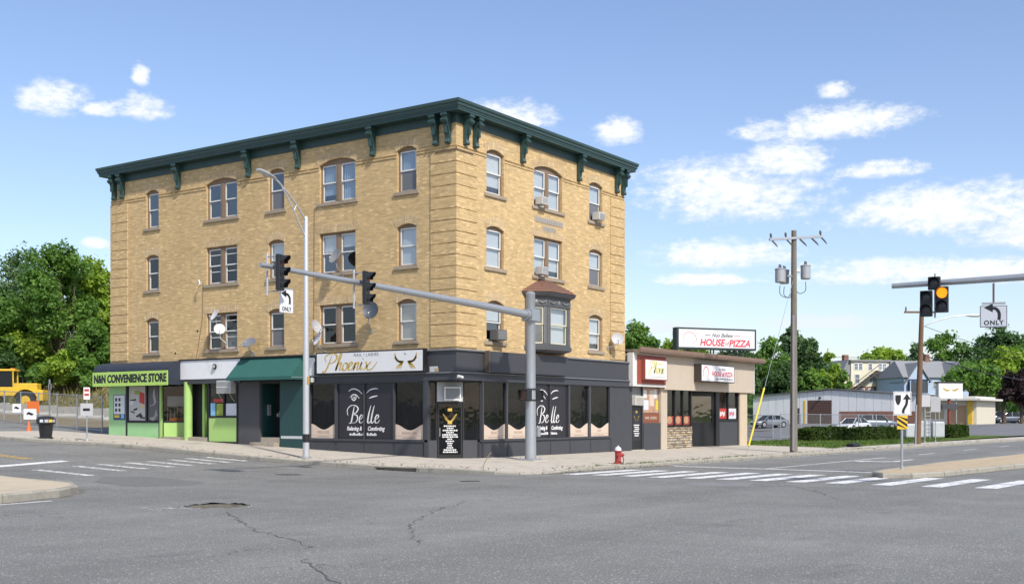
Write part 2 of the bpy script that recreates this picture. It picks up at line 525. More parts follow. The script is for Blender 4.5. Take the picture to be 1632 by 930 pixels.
# facade boxes: u runs along the wall (X on the right face, Y on the left face), d is the distance outwards
def fb(mb, face, u0, u1, d0, d1, z0, z1):
    if face == 'R': mb.box(u0, u1, -d1, -d0, z0, z1)
    else: mb.box(-d1, -d0, u0, u1, z0, z1)
    return mb
def fpart(name, m, parent, face, *boxes, **kw):
    mb = MB()
    for b in boxes: fb(mb, face, *b)
    return mb.build(name, m, parent, **kw)
def face_loc(face, u, d, z):
    return (u, -d, z) if face == 'R' else (-d, u, z)
FRZ = {'R': 0., 'L': -PI / 2}


def ss(a, b, x):
    t = max(0., min(1., (x - a) / (b - a))); return t * t * (3 - 2 * t)
# ------------------------------------------------------------------ terrain
def rr(X, Y):                                   # the left street climbs away from the crossing
    w = ss(-12, -2, Y - max(X, 0.))
    return w * .036 * (Y if Y > 2 else (0 if Y < -2 else (Y + 2) ** 2 / 8))
def road_z(X, Y):
    return rr(X, Y) + ss(-12, -2, Y - max(X, 0.)) * .12 * ss(6, 16, Y)
def side_z(X, Y):
    d = min(1., max(-X, -Y, 0.) / 5.0)
    return rr(X, Y) + .25 - (.12 - .12 * ss(6, 16, Y)) * d - .09 * math.exp(-((X + 3.4) ** 2 / 3 + (Y + 6.3) ** 2 / 2.2))
def lot_z(X, Y):                                # right-hand lots
    return .16 + .12 * ss(-4, 8, Y) + .68 * ss(84, 108, X)
def yard_z(X, Y):                               # left-hand lot and its bank
    return rr(X, Y) + .03 + .3 * ss(6, 12, X) + 3.0 * ss(20, 32, X) * ss(26, 40, Y)


def sheet(name, xs, ys, zf, m, parent=None, keep=None):
    mb = MB()
    vs = [(x, y, zf(x, y)) for y in ys for x in xs]
    n = len(xs)
    fs = [(j * n + i, j * n + i + 1, (j + 1) * n + i + 1, (j + 1) * n + i) for j in range(len(ys) - 1) for i in range(n - 1)
          if keep is None or keep((xs[i] + xs[i + 1]) / 2, (ys[j] + ys[j + 1]) / 2)]
    mb.add(vs, fs)
    return mb.build(name, m, parent, fix=False, smooth=60)
def lin(a, b, st):
    n = max(1, round((b - a) / st)); return [a + (b - a) * i / n for i in range(n + 1)]


M_DIRT = mat('dry_ground', (.20, .16, .09), .95, var=.3, vscale=.4, bump=.4, bscale=6)
def lawn_mat():
    m = bpy.data.materials.new('lawn'); m.use_nodes = True
    t = m.node_tree; N = NT(t); b = t.nodes['Principled BSDF']
    pos = N.n('ShaderNodeNewGeometry').outputs['Position']
    c = N.ramp(N.noise(pos, .5, 6, .7), [(.3, (.055, .095, .02)), (.55, (.10, .15, .03)), (.75, (.19, .19, .07))])
    k = N.smooth(N.noise(pos, 18, 3, .7), .2, .8, .55, 1.4)
    t.links.new(N.mix(1., c, N.xyz(k, k, k), 'MULTIPLY'), b.inputs['Base Color'])
    b.inputs['Roughness'].default_value = .95; b.inputs['Specular IOR Level'].default_value = .1
    bn = N.n('ShaderNodeBump'); bn.inputs['Strength'].default_value = .8; bn.inputs['Distance'].default_value = .05
    t.links.new(N.noise(pos, 14, 4, .7), bn.inputs['Height']); t.links.new(bn.outputs[0], b.inputs['Normal'])
    return m
M_LAWN = lawn_mat()

far = [-3000, -1200, -500, -220] + lin(-130, 220, 10) + [320, 600, 1300, 3000]
def ground_z(X, Y):
    z = -.25
    if X > 0 and Y > 20: z = max(z, yard_z(X, Y) - .35)
    return z + (1.0 * ss(110, 170, X) if Y > -6 else 0) + 3 * ss(150, 900, math.hypot(X, Y))
struct(sheet('ground', far, far, ground_z, M_LAWN))

road = struct(sheet('road', lin(-150, -30, 8) + lin(-27, 22, 1.75)[0:] + lin(30, 230, 8), lin(-150, -40, 10) + lin(-33, 61, 2) + [70, 90, 120], road_z, M_ASPH,
                    keep=lambda x, y: not (x > 6 and y > 8) and not (abs(x + 19.125) < .1 and abs(y + 8) < .1)))

# left-hand yard behind the fence, right-hand lawn and car park
struct(sheet('yard', lin(4.6, 12, 1.2) + lin(13.5, 30, 1.5) + [36, 45, 60, 90], lin(22, 60, 2) + [66, 74, 84, 100, 130], yard_z, M_DIRT))
struct(sheet('lawn', [28.4, 30, 33, 37, 42, 48, 55, 62, 70, 78], lin(-5.4, 3.2, .8), lambda x, y: lot_z(x, y) - .02 + .10 * ss(-5.4, -4.0, y) * ss(1.5, 0, abs(y)) , M_LAWN))
M_LOT = mat('old_car_park_asphalt', (.155, .155, .16), .9, var=.15, vscale=.35, bump=.4, bscale=30)
lotx = [28.4, 36, 45, 55, 65, 75, 84, 88, 92, 96, 100, 104, 108, 112, 118]
struct(sheet('car_park', lotx, [3.2, 6, 8, 12, 20, 30, 45, 70], lot_z, M_LOT))
struct(sheet('service_yard', [78, 84, 88, 92, 96, 100, 104, 108, 112, 120, 140, 170, 205], [-5.4, -3, 0, 3.19, 12], lambda x, y: lot_z(x, y) - .015, M_LOT))
struct(sheet('far_verge', [141, 150, 170, 230], [12, 30, 80], lambda x, y: lot_z(x, y) + .03, M_LAWN))

# sidewalks: single slabs, joints open
def kx(Y):                                      # left kerb line
    return -4.35 - .012 * max(0, Y) - 1.5 * ss(13, 22, Y)
def ky(X):                                      # right kerb line
    return -6.15 - .037 * max(0, X)
sidewalk = struct(sheet('sidewalk', lin(-4.2, 0, .7), lin(-5.8, 0, .6), lambda x, y: side_z(x, y) - .05, M_CONC))
G = .012
def slab(pts, zf=side_z, name='slab'):
    cx = sum(p[0] for p in pts) / len(pts); cy = sum(p[1] for p in pts) / len(pts)
    q = []
    for (x, y) in pts:
        L_ = math.hypot(x - cx, y - cy); k = 1 - G / L_
        q.append((cx + (x - cx) * k, cy + (y - cy) * k))
    dz = random.uniform(-.004, .004)
    n = len(q)
    mb = MB()
    mb.add([(x, y, zf(x, y) + dz) for x, y in q] + [(x, y, zf(x, y) - .14) for x, y in q],
           [tuple(range(n))] + [(i, i + n, (i + 1) % n + n, (i + 1) % n) for i in range(n)])
    return mb.build(name, M_CONC, sidewalk)
# corner block
us = [0, .25, .5, .75, 1.]
for i in range(3):
    for j in range(4):
        def pt(a, b):
            X = kx(0) * (1 - a / 3); Y = ky(0) * (1 - b / 4)
            return (X, Y)
        p = [pt(i, j), pt(i + 1, j), pt(i + 1, j + 1), pt(i, j + 1)]
        if i == 0 and j == 0:
            p = [(-2.95, ky(0)), (-4.35 + .46, ky(0) + .36), (-4.35, ky(0) + 1.3), pt(0, 1), pt(1, 1), pt(1, 0)]
            p = [pt(1, 0), pt(1, 1), pt(0, 1), (-4.35, ky(0) + 1.1), (-4.05, ky(0) + .35), (-3.3, ky(0))]
        slab(p)
# along the left street
ys = lin(0, 26.6, 1.65)
for j in range(len(ys) - 1):
    for i in range(3):
        y0, y1 = ys[j], ys[j + 1]
        x0 = lambda y, a: kx(y) * (1 - a / 3) + (.0 if y < 22 else 0)
        slab([(x0(y0, i), y0), (x0(y0, i + 1), y0), (x0(y1, i + 1), y1), (x0(y1, i), y1)])
# along the right street in front of the shops
xs = lin(0, 29.5, 1.75)
for i in range(len(xs) - 1):
    for j in range(4):
        y0 = lambda x, a: ky(x) * (1 - a / 4)
        slab([(xs[i], y0(xs[i], j)), (xs[i + 1], y0(xs[i + 1], j)), (xs[i + 1], y0(xs[i + 1], j + 1)), (xs[i], y0(xs[i], j + 1))])
xs = lin(29.5, 96, 2.2)
zf2 = lambda x, y: .15
for i in range(len(xs) - 1):
    slab([(xs[i], ky(xs[i])), (xs[i + 1], ky(xs[i + 1])), (xs[i + 1], ky(xs[i + 1]) + 2.0), (xs[i], ky(xs[i]) + 2.0)], zf2)

# kerb stones
kerb = struct(MB().box(-4.5, -4.4, -4.4, -4.2, -.2, -.1).build('kerb', M_KERB))
def kerbrun(path, zf, w=.16, step=1.8, par=None, m=None, over=.012, name='kerb_stone'):
    pts = []
    for a, b in zip(path[:-1], path[1:]):
        L_ = math.hypot(b[0] - a[0], b[1] - a[1]); n = max(1, round(L_ / step))
        pts += [(a[0] + (b[0] - a[0]) * k / n, a[1] + (b[1] - a[1]) * k / n) for k in range(n)]
    pts.append(path[-1])
    nr = []
    for i in range(len(pts)):
        a = pts[max(0, i - 1)]; b = pts[min(len(pts) - 1, i + 1)]
        L_ = math.hypot(b[0] - a[0], b[1] - a[1]); nr.append(((b[1] - a[1]) / L_, -(b[0] - a[0]) / L_))
    for i in range(len(pts) - 1):
        vs = []
        jit = random.uniform(-.012, .012)
        for (p, n, e) in ((pts[i], nr[i], .01), (pts[i + 1], nr[i + 1], -.01)):
            q = (p[0] + (pts[i + 1][0] - pts[i][0]) * e, p[1] + (pts[i + 1][1] - pts[i][1]) * e)
            z = zf(*q) + over + jit
            zr = road_z(*q) - .12
            o = (q[0] + n[0] * w, q[1] + n[1] * w)
            vs += [(q[0], q[1], zr), (q[0], q[1], z), (q[0] + n[0] * (w - .03), q[1] + n[1] * (w - .03), z), (o[0], o[1], z - .035), (o[0], o[1], zr)]
        mb = MB().add(vs, [(0, 1, 6, 5), (1, 2, 7, 6), (2, 3, 8, 7), (3, 4, 9, 8), (0, 4, 3, 2, 1), (5, 6, 7, 8, 9)])
        mb.build(name, m or M_KERB, par or kerb)
left_path = [(kx(y), y) for y in (24.5, 20, 16, 13, 9, 5, 2.2, .3)]
kerbrun(left_path, side_z)
kerbrun([(kx(0), -1.75), (kx(0), ky(0) + 1.1), (-4.05, ky(0) + .35), (-3.3, ky(0))], side_z, step=1.5)
kerbrun([(-3.3, ky(0)), (0, ky(0)), (14, ky(14)), (29.5, ky(29.5))], side_z)
kerbrun([(29.5, ky(29.5)), (96, ky(96))], zf2, step=3)
# drain mouth in the left kerb
t = thing('kerb_drain', 'dark storm drain slot in the kerb below the salon windows', 'drain', (kx(0) - .02, -.72, 0))
MB().box(-.16, .3, -1.0, 1.0, .115, .15).build('lintel_slab', M_KERB, t)
MB().box(-.02, .3, -1.0, 1.0, -.1, .02).build('throat', M_BLACK, t)
MB().box(.28, .32, -1.0, 1.0, .02, .115).build('back', M_BLACK, t)
for y in (-1.0, .96): MB().box(-.14, .3, y, y + .05, -.08, .114).build('cheek', M_KERB, t)

# painted markings, each a sheet on the asphalt
def stripe(pts, m=M_WPAINT, h=.006, name='crosswalk_stripe'):
    mb = MB()
    def sub(a, b, n): return [(a[0] + (b[0] - a[0]) * i / n, a[1] + (b[1] - a[1]) * i / n) for i in range(n + 1)]
    n = max(1, int(math.hypot(pts[1][0] - pts[0][0], pts[1][1] - pts[0][1]) / 1.0))
    A = sub(pts[0], pts[1], n); B = sub(pts[3], pts[2], n)
    vs = [(x, y, road_z(x, y) + h) for x, y in A + B]
    mb.add(vs, [(i, i + 1, n + 2 + i, n + 1 + i) for i in range(n)])
    return mb.build(name, m, road, fix=False)
for i, y in enumerate((-6.95, -8.0, -9.1, -10.25, -11.4, -12.55, -13.7, -14.9, -16.1, -17.5, -18.9, -20.3, -21.7, -23.1)):
    x0 = -3.1 + random.uniform(-.1, .1); x1 = 1.2 + .05 * i
    stripe([(x0, y), (x1, y - .25), (x1, y - .85), (x0, y - .6)])
M_WPAINT2 = paint_mat('road_paint_worn', (.72, .72, .70), .42, .54)
for i, (x, y0, y1) in enumerate(((-5.1, 6.2, 8.7), (-6.2, 5.9, 8.4), (-7.3, 5.6, 8.1), (-8.5, 5.4, 7.8), (-9.6, 5.1, 7.6), (-10.9, 4.8, 7.4), (-12.1, 4.4, 7.1), (-14.1, 3.4, 6.4), (-16.5, 2.5, 5.2))):
    stripe([(x, y0), (x, y1), (x - .38, y1), (x - .38, y0)], M_WPAINT2)
stripe([(4.6, -7.2), (4.0, -15.2), (4.35, -15.2), (4.95, -7.2)], name='stop_line')
stripe([(-11.3, 9.4), (-15.2, 8.1), (-15.2, 7.6), (-11.3, 8.9)], name='stop_line')
stripe([(4.6, -11.0), (19, -11.1), (19, -11.24), (4.6, -11.14)], name='lane_line')
stripe([(5, -6.75), (29, -7.72), (29, -7.84), (5, -6.87)], name='edge_line')
stripe([(29, -7.72), (90, -9.9), (90, -10.02), (29, -7.84)], name='edge_line')
for k in range(6): stripe([(24 + k * 9, -11.3 - .05 * k * 9 / 9), (27 + k * 9, -11.3 - .05 * k), (27 + k * 9, -11.44 - .05 * k), (24 + k * 9, -11.44 - .05 * k)], name='lane_dash')
stripe([(-11.75, 10.3), (-11.75, 30), (-11.9, 30), (-11.9, 10.3)], M_YPAINT, name='centre_line')
stripe([(-12.05, 10.3), (-12.05, 30), (-12.2, 30), (-12.2, 10.3)], M_YPAINT, name='centre_line')
stripe([(-20.4, -3.65), (-26, -4.2), (-26, -4.35), (-20.4, -3.8)], name='edge_line')
# left-turn arrow on the near lane
mb = MB()
def arrow(pts, h=.006):
    m_ = MB().add([(x, y, road_z(x, y) + h) for x, y in pts], [tuple(range(len(pts)))])
    return m_.build('turn_arrow', M_WPAINT, road, fix=False)
arrow([(17.2, -12.9), (14.6, -12.85), (14.2, -12.5), (14.2, -11.95), (14.7, -11.95), (13.9, -11.3), (13.2, -11.95), (13.75, -11.95), (13.75, -12.7), (14.3, -13.15), (17.2, -13.1)])

# median on the right, traffic island on the left
M_MED = mat('median_concrete', (.44, .35, .23), .9, var=.2, vscale=1.2, bump=.4, dirt=.3)
def island(name, outline, h, m, par=None):
    cx = sum(p[0] for p in outline) / len(outline); cy = sum(p[1] for p in outline) / len(outline)
    n = len(outline)
    inner = []
    for i, (x, y) in enumerate(outline):
        a = outline[i - 1]; b = outline[(i + 1) % n]
        tx, ty = b[0] - a[0], b[1] - a[1]; L_ = math.hypot(tx, ty)
        inner.append((x + ty / L_ * .01, y - tx / L_ * .01))
    mb = MB()
    mb.add([(x, y, road_z(x, y) + h - .004) for x, y in inner], [tuple(range(n))])
    o = struct(mb.build(name, m))
    kerbrun(outline + [outline[0]], lambda x, y: road_z(x, y) + h - .012, par=o, step=2.0)
    return o
med_out = [(95, -19.6), (60, -18.2), (26, -16.6), (11, -16.0), (3.3, -16.0), (1.5, -16.25), (.75, -16.75), (1.1, -17.35), (3, -17.85), (6, -18.2), (12, -18.8), (26, -19.9), (60, -22.2), (95, -23.9)]
island('median', med_out[::1], .16, M_MED)
isl_out = [(-17.85, 8), (-17.85, 3.5), (-17.8, 1.3), (-17.75, .2), (-17.85, -.6), (-18.4, -1.6), (-19.6, -2.6), (-21.5, -3.3), (-25, -3.7), (-34, -2), (-34, 8)][::-1]
island('traffic_island', isl_out, .2, mat('island_concrete', (.47, .40, .29), .9, var=.15, vscale=1., bump=.4, dirt=.2))

# grit and leaf dirt lying in the gutters
def grit_mat():
    m = bpy.data.materials.new('gutter_dirt'); m.use_nodes = True
    t = m.node_tree; N = NT(t); b = t.nodes['Principled BSDF']
    pos = N.n('ShaderNodeNewGeometry').outputs['Position']
    f = N.m('ADD', N.m('MULTIPLY', N.noise(pos, 3., 5, .7), .6), N.m('MULTIPLY', N.noise(pos, 24., 3, .7), .4))
    t.links.new(N.ramp(N.noise(pos, 20, 3), [(.3, (.10, .08, .05)), (.7, (.26, .22, .15))]), b.inputs['Base Color'])
    t.links.new(N.m('MULTIPLY', N.smooth(f, .47, .60), .8), b.inputs['Alpha']); b.inputs['Roughness'].default_value = .95
    return m
M_GRIT = grit_mat()
def gutter(path, w=.3):
    vs = []
    for i, (x, y) in enumerate(path):
        a = path[max(0, i - 1)]; b = path[min(len(path) - 1, i + 1)]; L_ = math.hypot(b[0] - a[0], b[1] - a[1])
        n = ((b[1] - a[1]) / L_, -(b[0] - a[0]) / L_)
        for q in (.15, .15 + w): vs.append((x + n[0] * q, y + n[1] * q, road_z(x, y) + .004))
    MB().add(vs, [(2 * i, 2 * i + 1, 2 * i + 3, 2 * i + 2) for i in range(len(path) - 1)]).build('gutter_dirt', M_GRIT, road, fix=False)
gutter([(kx(y), y) for y in lin(22, -4.8, 1.5)[::1]] if False else [(kx(22 - .9 * k), 22 - .9 * k) for k in range(30)])
gutter([(-3.3 + 1.5 * k, ky(-3.3 + 1.5 * k)) for k in range(40)], .35)
gutter(med_out, .3)
gutter(isl_out, .25)

# long cracks and sealed patches
M_CRACK = mat('crack_dark', (.075, .073, .07), .95, var=.2)
def crack(path, w=.035):
    c = []
    for a, b in zip(path[:-1], path[1:]):
        n = max(2, int(math.hypot(b[0] - a[0], b[1] - a[1]) / .16))
        for k in range(n):
            c.append((a[0] + (b[0] - a[0]) * k / n + random.gauss(0, .045), a[1] + (b[1] - a[1]) * k / n + random.gauss(0, .045)))
    vs = []
    for i, (x, y) in enumerate(c):
        a = c[max(0, i - 1)]; b = c[min(len(c) - 1, i + 1)]
        L_ = math.hypot(b[0] - a[0], b[1] - a[1]) + 1e-6
        nx, ny = -(b[1] - a[1]) / L_, (b[0] - a[0]) / L_
        ww = w * random.uniform(.08, .5)
        for s_ in (1, -1):
            vs.append((x + nx * ww * s_, y + ny * ww * s_, road_z(x, y) + .005))
    MB().add(vs, [(2 * i, 2 * i + 1, 2 * i + 3, 2 * i + 2) for i in range(len(c) - 1)]).build('crack', M_CRACK, road, fix=False)
crack([(-20.15, -9.44), (-21.2, -11.0), (-21.7, -11.64), (-22.6, -13.0), (-23.0, -14.0), (-23.24, -14.58), (-24.0, -15.8)])
crack([(-24.9, -16.4), (-25.56, -17.28), (-26.1, -18.06), (-26.8, -18.9)], .04)
crack([(-15.2, -11.94), (-17.7, -12.93), (-20.4, -14.58), (-21.0, -15.2), (-21.78, -15.85), (-22.8, -16.8)], .03)
crack([(-14, 3.5), (-11.5, 0), (-8.1, -3.2), (-7.1, -5.8), (-5.5, -9), (-4.0, -14)], .03)
crack([(-17.6, -.7), (-16.3, -3.2), (-14.8, -5), (-12.5, -7), (-8, -12)], .03)
crack([(-3.5, -14.5), (-6.5, -17), (-9.5, -18.8)], .03)
M_PATCH = mat('asphalt_patch', (.148, .147, .14), .9, var=.2, vscale=2, bump=.5, bscale=40)
M_PATCHL = mat('asphalt_patch_pale', (.20, .20, .20), .9, var=.2, vscale=2, bump=.5, bscale=40)
def patch(pts, m, h=.004):
    MB().add([(x, y, road_z(x, y) + h) for x, y in pts], [tuple(range(len(pts)))]).build('asphalt_patch', m, road, fix=False)
patch([(-14.2, 2.9), (-13.1, 2.2), (-13.4, -.9), (-14.6, -1.6), (-15.9, -.6), (-15.6, 1.4)], M_PATCH)
patch([(-5.3, -12.6), (-4.4, -14.4), (-5.9, -14.9), (-6.7, -13.6)], M_PATCHL)

# sunken manhole with broken rim, second cover further back, small drain grate
t = thing('manhole', 'sunken round manhole cover in a ragged dark pothole in the foreground road', 'manhole', (-19.125, -8.0, 0))
n = 48
rim = []
for k in range(n):
    a = 2 * PI * k / n + .001
    rim.append((math.cos(a) * (.72 + random.uniform(-.025, .025)), math.sin(a) * (.72 + random.uniform(-.025, .025))))
def onrect(x, y):
    q = min(.875 / abs(x) if x else 99, 1.0 / abs(y) if y else 99); return (x * q, y * q)
mb = MB()
sq_ = [onrect(*p) for p in rim]
ang_ = [math.atan2(y, x) for x, y in sq_]
mb.add([(x, y, .0) for x, y in sq_] + [(x, y, random.uniform(-.015, .02)) for x, y in rim] + [(x * .93, y * .93, -.10) for x, y in rim],
       [(i, (i + 1) % n, n + (i + 1) % n, n + i) for i in range(n)] + [(n + i, n + (i + 1) % n, 2 * n + (i + 1) % n, 2 * n + i) for i in range(n)] * 0)
for cx_, cy_ in ((.875, 1.0), (-.875, 1.0), (-.875, -1.0), (.875, -1.0)):
    ca = math.atan2(cy_, cx_)
    i0 = min(range(n), key=lambda i: ((ca - ang_[i]) % (2 * PI)))
    i1 = (i0 + 1) % n
    mb.add([(sq_[i0][0], sq_[i0][1], 0), (cx_, cy_, 0), (sq_[i1][0], sq_[i1][1], 0)], [(0, 1, 2)])
mb.build('broken_rim', M_ASPH, t)
M_PIT = mat('pit_dirt', (.115, .105, .085), .95, var=.35, vscale=6)
MB().add([(x * .93, y * .93, -.14) for x, y in rim] + [(x * .995, y * .995, -.02) for x, y in rim], [tuple(range(n))] + [(i, (i + 1) % n, n + (i + 1) % n, n + i) for i in range(n)]).build('pit', M_PIT, t, fix=False)
mb = MB().lathe([(.43, -.14), (.43, -.12), (.40, -.115), (.0001, -.115)], 28)
mb.build('ring', mat('cast_iron', (.12, .11, .10), .6, .3, var=.3, vscale=8), t)
for k in range(8):
    a = random.uniform(0, 2 * PI); r_ = random.uniform(.2, .55); x, y = r_ * math.cos(a), r_ * math.sin(a); s_ = random.uniform(.05, .13)
    MB().add([(x, y, -.13), (x + s_ * 1.6, y + .02, -.13), (x + s_ * 1.5, y + s_, -.12), (x - .02, y + s_, -.13), (x + s_ * .6, y + s_ * .5, -.08)], [(0, 1, 4), (1, 2, 4), (2, 3, 4), (3, 0, 4)]).build('rubble', M_KERB if k % 4 else M_LAWN, t)
mb = MB()
for k in range(9):
    a = random.uniform(0, 6); x, y = -20.3 + random.gauss(0, .16), -7.6 + random.gauss(0, .22)
    mb.add([(x, y, .007), (x + .3 * math.cos(a), y + .3 * math.sin(a), .007), (x + .3 * math.cos(a) + .03, y + .3 * math.sin(a) + .03, .007), (x + .03, y + .03, .007)], [(0, 1, 2, 3)])
mb.build('chalk_mark', M_WPAINT, road, fix=False)
def cover(x, y, r_, label):
    t = thing('manhole_cover', label, 'manhole', (x, y, road_z(x, y)))
    MB().lathe([(r_ + .12, .003), (r_ + .1, .006), (r_, .006)], 24).build('collar', M_PATCH, t)
    MB().lathe([(r_, .004), (r_, .012), (r_ - .03, .013), (.001, .012)], 24).build('lid', MATS['cast_iron'], t)
cover(-8.9, .3, .42, 'flat dark manhole lid in the road left of the storm drain')
t = thing('road_grate', 'small dark grate let into the road in front of the corner doorway', 'grate', (-8.3, -6.9, 0), R(-40))
MB().box(-.3, .3, -.2, .2, .002, .006).build('grate_frame', MATS['cast_iron'], t)
for k in range(6): MB().box(-.26 + k * .095, -.215 + k * .095, -.17, .17, .006, .012).build('grate_bar', M_BLACK, t)
# ------------------------------------------------------------------ the four-storey brick building
BL, BW, ZB, ZT = 21.95, 13.6, 4.62, 13.9        # length of left face, of right face, brick from / to
bld = thing('brick_apartment_building', 'four-storey tan brick corner building with green bracketed cornice and shops below', 'building')
FL = [(5.06, 6.78), (8.12, 9.87), (11.17, 13.0)]     # sill / head of the three upper floors
# (u0, u1, kind) for each column of openings
LCOL = [(18.25, 19.2, 1), (12.68, 14.78, 2), (9.63, 10.63, 1), (5.37, 7.46, 2), (2.04, 3.06, 1)]
RCOL = [(2.05, 3.29, 1), (5.58, 7.88, 2), (10.26, 11.48, 1)]
RISE = {(1, 0): .16, (1, 1): .14, (1, 2): .16, (2, 0): 0., (2, 1): 0., (2, 2): .22}
OPEN = {'L': [], 'R': []}
for f_, cols in (('L', LCOL), ('R', RCOL)):
    for k, (u0, u1, kd) in enumerate(cols):
        for fl, (z0, z1) in enumerate(FL):
            if f_ == 'R' and kd == 2 and fl == 0: continue     # the bay window stands here
            OPEN[f_].append((u0, u1, z0, z1 + (.04 if fl == 2 else 0), kd, fl, RISE[(kd, fl)]))
RV = .20
def arc_pts(u0, u1, z1, rise, n=10):
    """points of a segmental arch from (u0, z1 - rise) over the crown at z1 to (u1, z1 - rise)"""
    w = (u1 - u0) / 2; r_ = (w * w + rise * rise) / (2 * rise); c = (u0 + u1) / 2
    a = math.asin(w / r_)
    return [(c + r_ * math.sin(-a + 2 * a * i / n), z1 - r_ + r_ * math.cos(-a + 2 * a * i / n)) for i in range(n + 1)]
def wall(face, length):
    us = sorted({0., length} | {o[0] for o in OPEN[face]} | {o[1] for o in OPEN[face]})
    zs = sorted({ZB, ZT} | {o[2] for o in OPEN[face]} | {o[3] for o in OPEN[face]})
    mb = MB()
    P = lambda u, d, z: face_loc(face, u, d, z)
    for a, b in zip(us[:-1], us[1:]):
        for c, d in zip(zs[:-1], zs[1:]):
            m_, n_ = (a + b) / 2, (c + d) / 2
            if any(o[0] < m_ < o[1] and o[2] < n_ < o[3] for o in OPEN[face]): continue
            mb.quad(P(a, 0, c), P(b, 0, c), P(b, 0, d), P(a, 0, d))
    for (u0, u1, z0, z1, kd, fl, rise) in OPEN[face]:
        zt = z1 - rise
        mb.quad(P(u0, 0, z0), P(u0, -RV, z0), P(u0, -RV, zt), P(u0, 0, zt))
        mb.quad(P(u1, 0, z0), P(u1, 0, zt), P(u1, -RV, zt), P(u1, -RV, z0))
        if rise:
            A = arc_pts(u0, u1, z1, rise)
            for p, q in zip(A[:-1], A[1:]):
                mb.quad(P(p[0], 0, p[1]), P(q[0], 0, q[1]), P(q[0], 0, z1 + .0001), P(p[0], 0, z1 + .0001))
                mb.quad(P(p[0], 0, p[1]), P(p[0], -RV, p[1]), P(q[0], -RV, q[1]), P(q[0], 0, q[1]))
        else:
            mb.quad(P(u0, 0, z1), P(u0, -RV, z1), P(u1, -RV, z1), P(u1, 0, z1))
    return mb.build('wall', M_BRICK, bld, fix=False)
wall('L', BL); wall('R', BW)
# the two hidden sides, floors and roof
MB().box(BW - .3, BW, 0.02, BL, ZB, ZT).build('wall', M_BRICK, bld)
MB().box(0.02, BW - .3, BL - .3, BL, ZB, ZT).build('wall', M_BRICK, bld)
MB().box(BW - .3, BW, 0.02, BL, 0, ZB).build('wall', M_CHAR, bld)
MB().box(0.9, BW - .3, BL - .3, BL, 0, ZB).build('wall', M_CHAR, bld)
for z in (4.5, 7.6, 10.65, 13.75):
    MB().box(.25, BW - .31, .25, BL - .31, z, z + .12).build('floor_slab', M_INT, bld)
MB().box(4.2, 4.3, 4.2, BL - .4, .5, 13.6).build('partition', M_INT, bld)
MB().box(4.2, BW - .4, 4.2, 4.3, .5, 13.6).build('partition', M_INT, bld)

# quoin bands at the ends of both faces: proud blocks with open joints
for k in range(17):
    z0 = 4.74 + k * .462; z1 = z0 + .43
    d = .045
    mb = MB()
    mb.prism([(-d, -d), (1.36, -d), (1.36, 0.001), (0.001, 0.001), (0.001, 1.27), (-d, 1.27)], z0, z1, 'z')
    mb.build('quoin_block', M_BRICK, bld)
    fpart('quoin_block', M_BRICK, bld, 'L', (20.62, BL + .02, .0, d, z0, z1))
    fpart('quoin_block', M_BRICK, bld, 'R', (12.22, BW + .02, .0, d, z0, z1))
# string course near the top and ledge over the corner quoins
for face, u1 in (('L', BL), ('R', BW)):
    cuts = [-.03] + [q for o in sorted(OPEN[face]) if o[5] == 2 for q in (o[0] - .03, o[1] + .03)] + [u1 + .01]
    for a, b in zip(cuts[::2], cuts[1::2]):
        fpart('string_course', M_BRICK, bld, face, (a, b, 0, .03, 12.62, 12.68))
        fpart('string_course', M_BRICK, bld, face, (a, b, 0, .035, 12.74, 12.80))
M_LEDGE = mat('stained_ledge', (.16, .11, .07), .9, var=.3)
MB().prism([(-.08, -.08), (1.05, -.08), (1.05, -.03), (-.03, -.03), (-.03, 1.0), (-.08, 1.0)], 12.545, 12.60, 'z').build('ledge', M_LEDGE, bld)

# cornice: frieze, soffit, stepped gutter fascia; mitred round the corner
OV = .52
def cornice_piece(name, prof, m):
    """profile of (outward, z), swept along both street faces and returned at the far ends"""
    mb = MB()
    n = len(prof)
    path = [lambda o: (BW + o, 1.2), lambda o: (BW + o, -o), lambda o: (-o, -o), lambda o: (-o, BL + o), lambda o: (1.2, BL + o)]
    vs = [(*p(o), z) for p in path for (o, z) in prof]
    fs = []
    for i in range(len(path) - 1):
        for k in range(n):
            k2 = (k + 1) % n
            fs.append((i * n + k, i * n + k2, (i + 1) * n + k2, (i + 1) * n + k))
    fs += [tuple(range(n)), tuple(range((len(path) - 1) * n, len(path) * n))]
    mb.add(vs, fs)
    return mb.build(name, m, bld)
cornice_piece('frieze', [(.0, 13.66), (.05, 13.66), (.05, 13.72), (.03, 13.73), (.03, 14.02), (.0, 14.02)], M_GREEN)
cornice_piece('soffit', [(.0, 14.02), (OV - .1, 14.02), (OV - .1, 14.10), (.0, 14.10)], M_GREEN)
cornice_piece('cornice_moulding', [(.0, 14.10), (OV - .08, 14.10), (OV - .08, 14.16), (OV - .03, 14.20), (OV - .03, 14.28), (OV + .02, 14.33), (OV + .03, 14.43), (OV - .02, 14.455), (.0, 14.40)], M_GREEN)
MB().box(.1, BW - .05, .1, BL - .05, 14.0, 14.33).build('roof', mat('roof_membrane', (.10, .10, .10), .9), bld)
